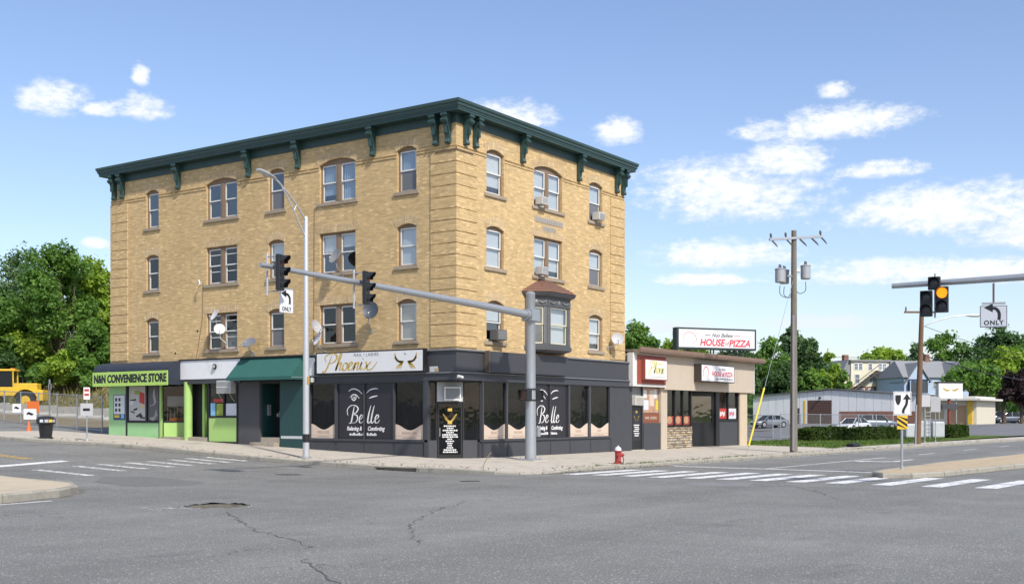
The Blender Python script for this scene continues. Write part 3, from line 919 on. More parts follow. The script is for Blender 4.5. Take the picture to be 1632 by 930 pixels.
# scroll brackets
def bracket_mesh():
    mb = MB()
    prof = [(0, 12.84), (.10, 12.83), (.155, 12.87), (.15, 12.93), (.10, 12.98), (.115, 13.15), (.17, 13.35), (.23, 13.50), (.25, 13.60), (.33, 13.63), (.37, 13.70), (.36, 13.78), (.32, 13.83), (.34, 13.88), (.34, 14.02), (0, 14.02)]
    w = .12
    mb.prism([(-o, z) for o, z in prof], -w, w, 'x')
    return mb
def bracket(face, u):
    b = bracket_mesh().build('bracket', M_GREEN, bld, smooth=35, loc=face_loc(face, u, .03, 0), rz=FRZ[face])
    MB().rbox(-.16, .16, -.38, 0, 13.90, 14.015, .015).build('bracket_cap', M_GREEN, b)
    for x in (-.08, 0, .08): MB().tube([(x, -.155, 12.875), (x, -.115, 13.0)], .034, 6).build('bead', M_GREEN, b)
    MB().tube([(-.14, -.32, 13.73), (.14, -.32, 13.73)], .075, 10).build('scroll', M_GREEN, b, smooth=50)
    MB().box(-.05, .05, -.27, -.05, 13.22, 13.52).build('boss', M_GREEN, b)
for u in (.34, .97, 4.33, 8.7, 11.85, 16.71, 20.96, 21.6): bracket('L', u)
for u in (.56, 1.2, 4.6, 9.24, 12.76, 13.4): bracket('R', u)

# windows
BLINDS = {
    ('L', 0, 2): ('none',), ('L', 1, 2): ('none',), ('L', 2, 2): ('half_low',), ('L', 3, 2): ('blue',), ('L', 4, 2): ('blue_half',),
    ('L', 0, 1): ('none',), ('L', 1, 1): ('none',), ('L', 2, 1): ('half_top',), ('L', 3, 1): ('half_top',), ('L', 4, 1): ('white',),
    ('L', 0, 0): ('none',), ('L', 1, 0): ('none',), ('L', 2, 0): ('half_low',), ('L', 3, 0): ('none',), ('L', 4, 0): ('cream',),
    ('R', 0, 2): ('white',), ('R', 1, 2): ('white',), ('R', 2, 2): ('half_top',), ('R', 0, 1): ('white',), ('R', 1, 1): ('white',), ('R', 2, 1): ('half_top',), ('R', 0, 0): ('half_top',), ('R', 2, 0): ('white',)}
BM = {'white': mat('blind_white', (.82, .83, .85), .8, var=.05), 'cream': mat('blind_cream', (.50, .46, .38), .8, var=.06), 'blue': mat('curtain_blue', (.42, .50, .62), .8, var=.12, vscale=6), 'grey': mat('insect_screen', (.20, .20, .21), .9, var=.1)}
M_LINT = brick_mat('arch_brick', (.60, .45, .26), (.55, .41, .235), (.44, .33, .2), .075, .215)
def window(face, u0, u1, z0, z1, kd, fl, rise, col):
    P = lambda du, d, dz: (du, -d, dz)            # local frame: x along wall as seen from outside, -y outwards
    w = u1 - u0; h = z1 - z0; zt = h - rise
    uc = (u0 + u1) / 2
    loc = face_loc(face, uc, 0, z0); rz = FRZ[face]
    hw = w / 2
    # brown timber frame filling the head of the opening
    mb = MB()
    fw = .085
    mb.box(-hw, -hw + fw, .10, .19, 0, zt + .02); mb.box(hw - fw, hw, .10, .19, 0, zt + .02)
    mb.box(-hw + fw, hw - fw, .10, .19, 0, .06)
    if rise:
        A = [(u - uc, z - z0) for u, z in arc_pts(u0, u1, z1, rise)]
        zl = zt - .03
        poly = [(-hw, zl), (hw, zl)] + [(x, z + .002) for x, z in A[::-1]]
        mb.prism(poly, .11, .19, 'y')
    else:
        zl = h - .10
        mb.box(-hw, hw, .11, .19, zl, h + .002)
    cols = [(-hw + fw, hw - fw)]
    if kd == 2:
        mw = .14
        mb.box(-mw, mw, .08, .19, .06, zl)
        mb.box(-mw * .45, mw * .45, .06, .08, .06, zl)
        cols = [(-hw + fw, -mw), (mw, hw - fw)]
    win = mb.build('window', M_BROWN, bld, loc=loc, rz=rz)
    # stone sill
    MB().rbox(-hw - .16, hw + .16, -.07, .14, -.14, .004, .012).build('sill', M_STONE, win)
    # brick voussoirs, one joined ring standing slightly proud
    mb = MB()
    if rise:
        r_ = (hw * hw + rise * rise) / (2 * rise); a = math.asin(hw / r_) * 1.06; n = max(9, int(w / .085)); zc = h - r_
        for i in range(n):
            a0 = -a + 2 * a * i / n + .004; a1 = -a + 2 * a * (i + 1) / n - .004
            hh = .34
            pts = [(r_ * math.sin(q) if rr_ == r_ else rr_ * math.sin(q), zc + rr_ * math.cos(q)) for rr_, q in ((r_, a0), (r_, a1), (r_ + hh, a1), (r_ + hh, a0))]
            mb.prism(pts, -.012, .02, 'y')
    else:
        n = int((w + .3) / .085)
        for i in range(n):
            x0 = -hw - .15 + (w + .3) * i / n; x1 = x0 + (w + .3) / n - .012
            lean = .10 * ((x0 + x1) / 2) / hw
            mb.prism([(x0 - 0, h + .002), (x1, h + .002), (x1 + lean, h + .34), (x0 + lean, h + .34)], -.012, .02, 'y')
    mb.build('lintel', M_LINT, win)
    bl = BLINDS.get((face, col, fl), ('none',))[0]
    for ci, (a, b) in enumerate(cols):
        zm = .06 + (zl - .06) * .5
        t_ = .05
        def sash(name, zb, zt_, y):
            m_ = MB()
            m_.box(a, a + t_, y, y + .04, zb, zt_); m_.box(b - t_, b, y, y + .04, zb, zt_)
            m_.box(a + t_, b - t_, y, y + .04, zb, zb + t_); m_.box(a + t_, b - t_, y, y + .04, zt_ - t_ * .9, zt_)
            if col == 1 and face == 'L' and fl < 2: m_.box(a + t_, b - t_, y, y + .035, (zb + zt_) / 2 - .015 + .12, (zb + zt_) / 2 + .015 + .12)
            m_.build(name, M_WHITE, win)
            tilt = random.uniform(-.004, .004)
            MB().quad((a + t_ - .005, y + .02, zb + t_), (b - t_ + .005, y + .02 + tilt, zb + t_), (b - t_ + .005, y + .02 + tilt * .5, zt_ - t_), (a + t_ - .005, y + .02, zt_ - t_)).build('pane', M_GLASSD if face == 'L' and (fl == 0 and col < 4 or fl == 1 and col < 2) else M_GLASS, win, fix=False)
        sash('upper_sash', zm, zl, .115)
        sash('lower_sash', .06, zm + .05, .16)
        def drape(m_, zb, zt_, y=.225, pleat=True):
            n = 18
            vs = []
            for i in range(n + 1):
                x = a + (b - a) * i / n
                yy = y + (.018 * math.sin(i * 2.1 + ci) if pleat else .0)
                vs += [(x, yy, zb), (x, yy, zt_)]
            MB().add(vs, [(2 * i, 2 * i + 2, 2 * i + 3, 2 * i + 1) for i in range(n)]).build('blind' if not pleat else 'curtain', m_, win, fix=False)
        if bl == 'white': drape(BM['white'], .09 if (ci + fl) % 2 else .35, zl, pleat=False)
        elif bl == 'cream': drape(BM['cream'], .10, zl, pleat=False)
        elif bl == 'blue': drape(BM['blue'], .08 if ci else .35, zl)
        elif bl == 'blue_half': drape(BM['blue'], zm - .15, zl)
        elif bl == 'half_top': drape(BM['white'], zm + .1 + .15 * ci, zl, pleat=False)
        elif bl == 'half_low': pass
        if bl == 'half_low' or (face == 'L' and col == 4 and fl == 2) or (face == 'R' and col == 2 and fl > 0):
            MB().quad((a + t_, .152, .09), (b - t_, .152, .09), (b - t_, .152, zm), (a + t_, .152, zm)).build('insect_screen', glass_mat('screen_mesh', (.20, .20, .21), .35, .4, .0), win, fix=False)
        if face == 'L' and col == 1 and fl == 0 and ci == 1: drape(BM['grey'], .12, zm - .1, pleat=False)
for f_ in ('L', 'R'):
    cols = LCOL if f_ == 'L' else RCOL
    for o in OPEN[f_]:
        col = [c[0] for c in cols].index(o[0])
        window(f_, *o, col)
# date stones between the upper double windows of the right face
for (a, b, z0, z1) in ((5.62, 7.92, 10.50, 10.74), (6.25, 7.32, 10.16, 10.38)):
    s_ = fpart('date_stone', mat('grey_stone', (.36, .33, .29), .9, var=.15), bld, 'R', (a, b, -.01, .02, z0, z1))
    mb = MB()
    n = int((b - a) / .17)
    for i in range(n): mb.box(a + .1 + i * .17, a + .1 + i * .17 + random.uniform(.05, .11), -.026, -.019, z0 + .05, z1 - .05)
    mb.build('worn_lettering', mat('worn_letter', (.29, .26, .22), .9), s_)

# bay window on the right face, first floor
bay = MB()
fx0, fx1, pr = 5.55, 7.42, .72
wx0, wx1 = 4.86, 8.10
foot = [(wx0, 0), (fx0, -pr), (fx1, -pr), (wx1, 0)]
def bayprism(mb, grow, z0, z1, g2=None):
    g2 = grow if g2 is None else g2
    def ring(g): return [(wx0 - g, 0.0), (fx0 - g * .45, -pr - g), (fx1 + g * .45, -pr - g), (wx1 + g, 0.0)]
    A, B = ring(grow), ring(g2)
    mb.add([(x, y, z0) for x, y in A] + [(x, y, z1) for x, y in B], [(0, 1, 2, 3), (7, 6, 5, 4), (0, 4, 5, 1), (1, 5, 6, 2), (2, 6, 7, 3), (3, 7, 4, 0)])
M_BAY = mat('bay_grey', (.085, .088, .095), .5, var=.15, vscale=3, streak=.2)
M_BAYL = mat('bay_trim', (.20, .205, .20), .5, var=.15)
mb = MB()
bayprism(mb, -.42, 4.74, 4.80, -.06); bayprism(mb, -.06, 4.80, 4.86, .05); bayprism(mb, .05, 4.86, 5.0, .06); bayprism(mb, .03, 5.0, 5.05)
bayb = mb.build('bay_window', M_BAY, bld)
mb = MB(); bayprism(mb, .0, 5.05, 5.12); mb.build('apron', M_BAY, bayb)
def bay_panel(p0, p1, zs, tag_, win=True):
    d = Vector((p1[0] - p0[0], p1[1] - p0[1], 0)); L_ = d.length; d.normalize(); nrm = Vector((d.y, -d.x, 0))
    rot = Matrix((( d.x, -nrm.x, 0, p0[0]), (d.y, -nrm.y, 0, p0[1]), (0, 0, 1, 0), (0, 0, 0, 1)))
    mb = MB(); mb.M = rot
    e = .26 if L_ > 1.2 else .17
    mb.box(0.001, e, 0, .10, 5.12, 6.74); mb.box(L_ - e, L_ - .001, 0, .10, 5.12, 6.74)
    mb.build('pilaster', M_BAY, bayb)
    for q in (.05, .10, e - .05):
        for q_ in (q, L_ - q - .02):
            mb = MB(); mb.M = rot; mb.box(q_, q_ + .02, -.014, .001, 5.14, 6.72); mb.build('reed', M_BAYL, bayb)
    a, b = e + .0, L_ - e
    M_CREAM = mat('cream_trim', (.62, .58, .44), .5, var=.06)
    for (nm, zb, zt_, y) in (('upper_sash', 5.94, 6.72, .03), ('lower_sash', 5.13, 5.98, .065)):
        mb = MB(); mb.M = rot
        t_ = .055
        mb.box(a, a + t_, y, y + .04, zb, zt_); mb.box(b - t_, b, y, y + .04, zb, zt_); mb.box(a + t_, b - t_, y, y + .04, zb, zb + t_); mb.box(a + t_, b - t_, y, y + .04, zt_ - t_, zt_)
        mb.build(nm, M_CREAM, bayb)
        mb = MB(); mb.M = rot
        mb.quad((a + t_, y + .02, zb + t_), (b - t_, y + .02, zb + t_), (b - t_, y + .02, zt_ - t_), (a + t_, y + .02, zt_ - t_)); mb.build('pane', M_GLASS, bayb, fix=False)
    mb = MB(); mb.M = rot
    if L_ > 1.2: mb.quad((a, .2, 5.2), (b, .2, 5.2), (b, .2, 6.72), (a, .2, 6.72))
    else: mb.quad((a, .2, 6.1), (b, .2, 6.1), (b, .2, 6.72), (a, .2, 6.72))
    mb.build('blind', BM['white'] if L_ > 1.2 else BM['grey'], bayb, fix=False)
    # carved swag in the frieze
    mb = MB(); mb.M = rot
    mb.box(0, L_, 0, .12, 6.76, 7.12)
    mb.build('frieze_panel', M_BAY, bayb)
    mb = MB(); mb.M = rot
    c_ = L_ / 2
    for sgn in (-1, 1):
        pts = [(c_ + sgn * (L_ * .12 + L_ * .30 * k / 8), -.02, 6.98 - .09 * math.sin(PI * k / 8)) for k in range(9)]
        mb.tube(pts, [.018 + .02 * math.sin(PI * k / 8) for k in range(9)], 6)
        mb.tube([(c_ + sgn * L_ * .44, -.02, 7.0), (c_ + sgn * L_ * .44, -.02, 6.82)], [.035, .012], 6)
    mb.M = rot @ Matrix.Translation((c_, -.005, 6.93)) @ Matrix.Rotation(R(90), 4, 'X')
    mb.lathe([(.10, -.02), (.10, .01), (.04, .04), (.001, .045)], 10)
    mb.build('swag', M_BAYL, bayb, smooth=40)
for a, b in zip(foot[:-1], foot[1:]): bay_panel(a, b, None, '')
mb = MB(); bayprism(mb, .03, 6.74, 6.765); bayprism(mb, .03, 7.12, 7.15); bayprism(mb, .06, 7.15, 7.20, .16); bayprism(mb, .17, 7.20, 7.28, .22); bayprism(mb, .23, 7.28, 7.33, .25)
mb.build('cornice', M_BAY, bayb)
# shingled hip roof in courses
M_SHIN = mat('brown_shingle', (.20, .105, .075), .85, var=.35, vscale=7, bump=.5)
cx = (fx0 + fx1) / 2
for k in range(7):
    f0, f1 = k / 7, (k + 1) / 7 + .03
    def ringp(f, z):
        A = [(wx0 - .26, 0), (fx0 - .12, -pr - .26), (fx1 + .12, -pr - .26), (wx1 + .26, 0)]
        T = [(cx - .5, 0), (cx - .42, -.06), (cx + .42, -.06), (cx + .5, 0)]
        return [(a[0] + (b[0] - a[0]) * f, a[1] + (b[1] - a[1]) * f, z) for a, b in zip(A, T)]
    za = 7.345 + .60 * (f0 ** .9); zb_ = 7.345 + .60 * (min(1, f1) ** .9)
    A, B = ringp(f0 - .012 * (k > 0), za + .015), ringp(min(1, f1), zb_)
    MB().add(A + B, [(0, 1, 5, 4), (1, 2, 6, 5), (2, 3, 7, 6)]).build('shingle_course', M_SHIN, bayb)
MB().box(cx - .5, cx + .5, -.07, .02, 7.9, 7.97).build('flashing', M_SHIN, bayb)
# stain and meter box beside the bay, downpipe-like cables on the left face
MB().tube([(8.22, -.05, 5.1), (8.25, -.05, 5.5)], .03, 6).build('cable', M_WHITE, bld)
for (pts) in ([(-.02, 15.0, 8.3), (-.02, 15.05, 6.6), (-.02, 15.35, 5.2), (-.02, 15.5, 4.7)], [(-.02, 7.75, 11.0), (-.02, 7.78, 8), (-.02, 7.8, 4.7)]):
    MB().tube(pts, .014, 5).build('wall_cable', M_BROWN, bld)
for (y, z) in ((15.4, 6.0), (17.0, 5.0)):
    MB().tube([(-.02, y, z), (.05, y, z)], .05, 8).build('vent_hole', M_BLACK, bld)
# ------------------------------------------------------------------ ground-floor shopfronts of the brick building
M_FILM = mat('window_film', (.022, .020, .026), .35, var=.1)
M_BEIGE = mat('beige_vinyl', (.62, .50, .40), .5, var=.05)
M_TAUPE = mat('taupe_print', (.34, .25, .19), .6)
M_LIME = mat('lime_paint', (.36, .56, .17), .55, var=.08, vscale=2, dirt=.1)
M_MINT = mat('mint_paint', (.32, .58, .27), .55, var=.08, vscale=2, dirt=.06)
M_DKGRN = mat('bottle_green_paint', (.012, .055, .055), .45, var=.2, vscale=2, dirt=.08)
M_DCURT = mat('dark_curtain', (.055, .045, .028), .9, var=.3, vscale=4)
M_GOLD = mat('gold_print', (.62, .43, .10), .4, .3, var=.2, vscale=12)
M_FLASH = mat('lead_flashing', (.20, .21, .22), .6, .2, var=.25, vscale=5)

# dark fascia round the corner, with ledges
def lband(name, z0, z1, d, m, uL, uR, d0=0.0):
    MB().prism([(-d, -d), (uR, -d), (uR, -d0), (-d0, -d0), (-d0, uL), (-d, uL)], z0, z1, 'z').build(name, m, bld)
lband('fascia', 3.42, 3.70, .07, M_CHAR, 8.44, 14.1, -.02)
lband('fascia', 3.74, 4.60, .03, M_CHAR, 8.44, 14.1, -.02)
lband('ledge', 3.70, 3.74, .13, M_FLASH, 8.44, 14.1, -.02)
lband('ledge', 4.60, 4.66, .10, M_FLASH, 8.44, 14.1, -.02)
MB().box(.03, 1.74, .03, 1.41, 3.36, 3.42).build('soffit', M_BLACK, bld)
MB().box(BW + .001, 14.1, .0, .3, .0, 4.6).build('wall', M_CHAR, bld)

def wave_decal(w, word, parent, loc, rz):
    pts = [(-w / 2, 0), (w / 2, 0)]
    for k in range(13):
        x = w / 2 - w * k / 12
        q = (w / 2 - x) / w
        pts.append((x, .60 - .20 * math.sin(PI * min(1, max(0, q))) ** 1.5 + .03 * math.cos(q * 7)))
    o = MB().prism(pts, -.004, .0, 'y').build('vinyl_band', M_BEIGE, parent, loc=loc, rz=rz)
    text_mesh('lettering', word, .17, M_TAUPE, o, (0, -.006, .26), sx=.85, space=1.1)
    MB().box(-w / 2 + .02, w / 2 - .02, -.006, -.004, .135, .145).build('rule', M_TAUPE, o)
    MB().box(-w / 4, w / 4, -.006, -.004, .055, .085).build('small_print', M_TAUPE, o)
    return o
B_STROKE = [[(.42, .97), (.36, .5), (.28, .03), (.10, -.02)], [(-.02, .45), (-.1, .78), (.15, 1.02), (.52, 1.02), (.74, .84), (.62, .62), (.38, .53), (.70, .44), (.76, .2), (.58, .01), (.25, .03)]]
E_STROKE = [[(.0, .2), (.25, .3), (.33, .45), (.2, .52), (.07, .32), (.1, .05), (.3, .02), (.45, .2)]]
L_STROKE = [[(.2, 1.02), (.12, .7), (.06, .3), (.06, .06), (.16, .0), (.26, .12)]]
def strokes(mb, sts, off, sc, w, y, slant=.12):
    for s_ in sts: ribbon(mb, s_, w, y, .004, slant=slant, sc=sc, off=off, calli=.9)
def belle(face, u_split, uA, uB, z0, z1):
    """uA/uB: outer edges left and right as seen from outside; black film with white lettering on two panes"""
    o = bpy.data.objects.new('film_sign', None)
    link(o, bld, face_loc(face, u_split, -.045, z0), FRZ[face])
    sx = 1 if face == 'R' else -1
    xa, xb = (uA - u_split) * sx, (uB - u_split) * sx
    h = z1 - z0
    MB().box(xa, -.03, -.004, 0, 0, h).build('film', M_FILM, o)
    MB().box(.03, xb, -.004, 0, 0, h).build('film', M_FILM, o)
    y = -.0055
    mb = MB(); strokes(mb, B_STROKE, (-.98, .66), .72, .07, y); strokes(mb, E_STROKE, (-.36, .66), .66, .07, y); mb.build('lettering_be', M_PRINTW, o, fix=False)
    mb = MB(); strokes(mb, L_STROKE, (.12, .66), .72, .07, y); strokes(mb, L_STROKE, (.31, .66), .72, .07, y); strokes(mb, E_STROKE, (.52, .66), .66, .07, y); mb.build('lettering_lle', M_PRINTW, o, fix=False)
    mb = MB()
    ribbon(mb, [(-.92, 2.00), (-.7, 2.10), (-.4, 2.06), (-.14, 1.88)], .05, y, .004)
    ribbon(mb, [(-.84, 1.74), (-.66, 1.86), (-.48, 1.84), (-.3, 1.70)], .045, y, .004)
    ribbon(mb, [(-.72, 1.80), (-.72, 1.68), (-.60, 1.62), (-.5, 1.70), (-.5, 1.82)], .05, y, .004)
    ribbon(mb, [(-.62, 1.78), (-.58, 1.74), (-.60, 1.71), (-.64, 1.74)], .05, y, .004)
    ribbon(mb, [(.10, 1.92), (.3, 2.05), (.55, 2.10), (.75, 2.09)], .045, y, .004)
    ribbon(mb, [(.24, 1.70), (.45, 1.76), (.72, 1.80)], .05, y, .004)
    mb.build('eye_drawing', M_PRINTW, o, fix=False)
    text_mesh('small_lettering', 'Relaxing &', .24, M_PRINTW, o, (-.60, y, .42), shear=.3, sx=.82, depth=.002, bold=.008)
    text_mesh('small_lettering', 'Comforting', .24, M_PRINTW, o, (.62, y, .42), shear=.3, sx=.82, depth=.002, bold=.008)
    mb = MB()
    for a, b in ((-.86, -.08), (.12, .66)):
        x = a
        while x < b:
            w_ = random.uniform(.05, .1); mb.box(x, min(b, x + w_), -.0065, -.005, .13, .13 + random.uniform(.07, .12)); x += w_ + .025
    mb.build('fine_print', M_PRINTW, o)
def pane_unit(face, u0, u1, z0, z1, glass=M_DGLASS, d=-.06, name='display_pane'):
    P = lambda u, z: face_loc(face, u, d, z)
    return MB().quad(P(u0, z0), P(u1, z0), P(u1, z1), P(u0, z1)).build(name, glass, bld, fix=False)
def shopfront(face, edges, z0, z1, zbase, belle_pair, words, top=3.42):
    """edges: list of (u0, u1) glazed bays"""
    lo = min(e[0] for e in edges); hi = max(e[1] for e in edges)
    es = sorted(edges)
    for a, b in zip([None] + es, es + [None]):
        m0 = a[1] if a else lo - .09; m1 = b[0] if b else hi + .09
        fpart('mullion', M_CHAR, bld, face, (m0, m1, -.10, .035, z0, z1))
    fpart('head_rail', M_CHAR, bld, face, (lo - .09, hi + .09, -.08, .03, z1 + .001, top))
    fpart('stall_riser', M_CHAR, bld, face, (lo - .25, hi + .1, -.2, .0, zbase, z0))
    fpart('window_ledge', M_CHAR, bld, face, (lo - .25, hi + .1, -.1, .06, z0 - .09, z0 - .001))
    for (a, b) in es:
        g = .05
        fpart('riser_panel', M_CHAR, bld, face, (a - .03 + g, b + .03 - g, .0, .022, zbase + .02, z0 - .16))
    for i, (a, b) in enumerate(es):
        pane_unit(face, a, b, z0, z1)
        if words[i]:
            wave_decal(b - a - .02, words[i], bld, face_loc(face, (a + b) / 2, -.045, z0 + .005), FRZ[face])
            n = 26
            vs = []
            for k in range(n + 1):
                u = a + (b - a) * k / n
                vs += [face_loc(face, u, -.55 + .04 * math.sin(k * 1.7), z0), face_loc(face, u, -.55 + .04 * math.sin(k * 1.7 + .4), z1)]
            MB().add(vs, [(2 * k, 2 * k + 2, 2 * k + 3, 2 * k + 1) for k in range(n)]).build('curtain', M_DCURT, bld, fix=False)
shopfront('L', [(1.67, 3.2), (3.27, 4.87), (4.90, 6.42), (6.55, 8.01)], 1.02, 3.36, .05, None, ['MANICURE', None, None, 'PEDICURE'])
shopfront('R', [(1.83, 3.43), (3.56, 5.28), (5.37, 6.85), (6.89, 8.38), (8.53, 10.2), (10.37, 12.14)], 1.02, 3.38, .02, None, ['BIKINI', 'WAXING', None, None, 'FACIAL', 'LASH'])
belle('L', 4.885, 6.42, 3.27, 1.03, 3.35)
belle('R', 6.87, 5.37, 8.38, 1.03, 3.37)
fpart('end_panel', M_CHAR, bld, 'R', (12.235, 14.1, -.1, .01, 0, 3.42), (12.3, 13.55, .01, .03, .25, .88))
fpart('end_panel', M_CHAR, bld, 'L', (8.10, 8.44, -.1, .01, .2, 3.42))
fpart('pillar', M_CHAR, bld, 'L', (1.39, 1.58, -.18, .06, .1, 3.42))
fpart('pillar', M_CHAR, bld, 'R', (1.70, 1.74, -.18, .06, .1, 3.42))
# recessed corner doorway
A_, B_ = Vector((.36, 1.23, 0)), Vector((1.08, .51, 0))
slab_e = MB().prism([(-.02, 1.5), (-.02, -.02), (1.8, -.02), (1.9, .6), (.5, 1.9)], .1, .262, 'z').build('threshold', M_CONC, bld)
def oriented(p0, p1):
    d = Vector((p1[0] - p0[0], p1[1] - p0[1], 0)); L_ = d.length; d.normalize(); nrm = Vector((d.y, -d.x, 0))
    return Matrix(((d.x, -nrm.x, 0, p0[0]), (d.y, -nrm.y, 0, p0[1]), (0, 0, 1, 0), (0, 0, 0, 1))), L_
rot, L_ = oriented(A_, B_)
mb = MB(); mb.M = rot
mb.box(0, .07, 0, .06, .27, 2.55); mb.box(L_ - .07, L_, 0, .06, .27, 2.55); mb.box(.07, L_ - .07, 0, .06, .27, .42); mb.box(.07, L_ - .07, 0, .06, 2.46, 2.55)
door = mb.build('door', M_BLACK, bld)
mb = MB(); mb.M = rot; mb.quad((.07, .03, .42), (L_ - .07, .03, .42), (L_ - .07, .03, 2.46), (.07, .03, 2.46)); mb.build('pane', M_DGLASS, door, fix=False)
mb = MB(); mb.M = rot; mb.tube([(.09, -.05, 1.15), (.09, -.05, 1.5)], .014, 6); mb.build('handle', M_ALU, door)
mb = MB(); mb.M = rot
mb.box(.42, .60, .022, .026, 2.18, 2.3)
for sgn in (-1, 1):
    for k in range(4): ribbon(mb, [(L_ / 2 + sgn * .03, 1.78), (L_ / 2 + sgn * (.1 + .03 * k), 1.80 + .05 * k), (L_ / 2 + sgn * (.22 + .02 * k), 1.92 + .05 * k)], .05, .026, .003)
mb.box(L_ / 2 - .09, L_ / 2 + .09, .022, .026, 1.66, 1.8)
mb.build('gold_emblem', M_GOLD, door, fix=False)
mb = MB(); mb.M = rot
zz = 1.55
for wds in (.5, .24, .58, .3, .62, .62, .2, .34, .22, .18, .26, .5, .56):
    x = L_ / 2 - wds / 2
    while x < L_ / 2 + wds / 2:
        w_ = random.uniform(.03, .08); mb.box(x, x + w_, .022, .026, zz, zz + .055); x += w_ + .02
    zz -= .088
mb.build('door_lettering', M_PRINTW, door)
mb = MB(); mb.M = rot
mb.box(-.02, L_ + .02, .0, .05, 2.57, 3.36); mb.build('transom_panel', mat('grey_white_board', (.50, .51, .52), .6, var=.08), bld)
for p0, p1 in (((-.0, 1.41), A_[:2]), (B_[:2], (1.72, 0.02))):
    rot2, L2 = oriented(p0, p1)
    mb = MB(); mb.M = rot2
    mb.box(.02, L2 - .02, .0, .06, .2, 1.0); mb.build('stall_riser', M_CHAR, bld)
    mb = MB(); mb.M = rot2
    mb.box(.02, .08, 0, .06, 1.0, 3.36); mb.box(L2 - .08, L2 - .02, 0, .06, 1.0, 3.36); mb.build('mullion', M_BLACK, bld)
    mb = MB(); mb.M = rot2
    mb.quad((.08, .03, 1.0), (L2 - .08, .03, 1.0), (L2 - .08, .03, 3.36), (.08, .03, 3.36)); mb.build('display_pane', M_DGLASS, bld, fix=False)

# apartment entrance with steps
fpart('pier', mat('grey_pier', (.075, .075, .08), .7, var=.12, vscale=2), bld, 'L', (11.19, 12.58, -.15, .02, .2, 3.55))
fpart('pier', M_DKGRN, bld, 'L', (8.47, 9.88, -.15, .02, .2, 3.55))
fpart('rail', mat('pale_strip', (.50, .54, .54), .6, var=.1), bld, 'L', (8.5, 9.8, .02, .035, .98, 1.10))
fpart('recess_side', M_DKGRN, bld, 'L', (11.19, 11.25, -1.0, -.15, .2, 3.55))
fpart('recess_side', M_BLACK, bld, 'L', (9.82, 9.88, -1.0, -.15, .2, 3.55))
fpart('recess_back', M_BLACK, bld, 'L', (9.88, 11.19, -1.06, -1.0, .2, 3.55))
fpart('recess_ceiling', M_BLACK, bld, 'L', (9.88, 11.19, -1.0, .02, 3.44, 3.55))
dr = fpart('door', M_DKGRN, bld, 'L', (9.93, 10.9, -.99, -.94, 1.03, 3.1))
fpart('pane', M_SGLASS, dr, 'L', (10.02, 10.8, -.94, -.935, 2.05, 2.95))
fpart('lower_panel', M_CHAR, dr, 'L', (10.02, 10.8, -.94, -.93, 1.15, 1.9))
fpart('rail', M_STEEL, dr, 'L', (10.02, 10.8, -.94, -.925, 1.95, 2.0))
MB().tube([(.90, 10.84, 1.9), (.88, 10.84, 2.2)], .02, 6).build('handle', M_ALU, dr)
fpart('number_plate', M_PRINTW, bld, 'L', (11.03, 11.12, -.99, -.985, 1.95, 2.1))
fpart('intercom', M_STEEL, bld, 'L', (11.08, 11.19, -.6, -.45, 2.0, 2.5))
M_STEP = mat('step_stone', (.36, .31, .25), .9, var=.2, vscale=3, bump=.4, dirt=.3)
fpart('step', M_STEP, bld, 'L', (9.95, 11.5, -1.0, .32, .2, .80))
fpart('step', M_STEP, bld, 'L', (9.9, 11.15, -1.0, -.02, .80, 1.02))

# left shops: corner-store front with lime panels
fpart('kick_panel', M_LIME, bld, 'L', (12.68, 14.58, -.05, .03, .80, 1.90))
fpart('panel_frame', M_BLACK, bld, 'L', (12.60, 12.68, -.06, .05, .2, 3.5), (14.58, 14.66, -.06, .05, .2, 3.5), (12.68, 14.58, -.06, .05, 1.90, 1.98), (12.68, 14.58, -.06, .05, .6, .80), (13.50, 13.58, -.06, .04, 1.98, 3.5))
pane_unit('L', 12.68, 13.5, 1.98, 3.5, M_SGLASS, -.02)
pane_unit('L', 13.58, 14.58, 1.98, 3.5, M_SGLASS, -.02)
def poster(u0, u1, z0, z1, m, face='L', d=-.015, par=None):
    return fpart('poster', m, par or bld, face, (u0, u1, d, d + .004, z0, z1))
M_SKYB = mat('print_sky_blue', (.22, .50, .72), .5); M_OLIVE = mat('print_olive', (.28, .36, .05), .5, var=.3, vscale=9); M_RED = mat('print_red', (.45, .04, .03), .5, var=.2)
M_PAPER = mat('paper_white', (.62, .64, .68), .6, var=.1, vscale=6); M_NAVY = mat('print_navy', (.03, .06, .16), .5); M_YEL = mat('print_yellow', (.70, .52, .05), .5); M_ORG = mat('print_orange', (.65, .15, .03), .5)
poster(14.18, 14.5, 2.0, 2.58, M_SKYB); poster(13.66, 14.1, 2.0, 2.56, M_OLIVE); poster(12.72, 13.45, 2.0, 2.56, M_PAPER); poster(13.62, 14.3, 2.62, 2.78, M_RED)
# recessed doorway between the two windows
fpart('recess_back', M_BLACK, bld, 'L', (14.6, 18.0, -1.3, -1.2, .2, 3.6))
fpart('recess_ceiling', M_BLACK, bld, 'L', (14.66, 18.0, -1.2, 0, 3.55, 3.62))
fpart('recess_floor', M_STEP, bld, 'L', (14.66, 18.0, -1.2, .06, .3, .98))
dr = fpart('door', M_BLACK, bld, 'L', (14.72, 15.5, -.62, -.56, 1.0, 3.3))
fpart('kick_panel', M_LIME, dr, 'L', (14.78, 15.28, -.56, -.545, 1.12, 2.1))
fpart('pane', M_SGLASS, dr, 'L', (14.8, 15.42, -.56, -.55, 2.2, 3.2))
fpart('door_post', M_LIME, bld, 'L', (15.34, 15.50, -.5, -.36, .98, 3.56))
MB().tube([(.08, 16.18, .6), (.08, 16.18, 3.6)], .2, 14).build('column', M_LIME, bld, smooth=40)
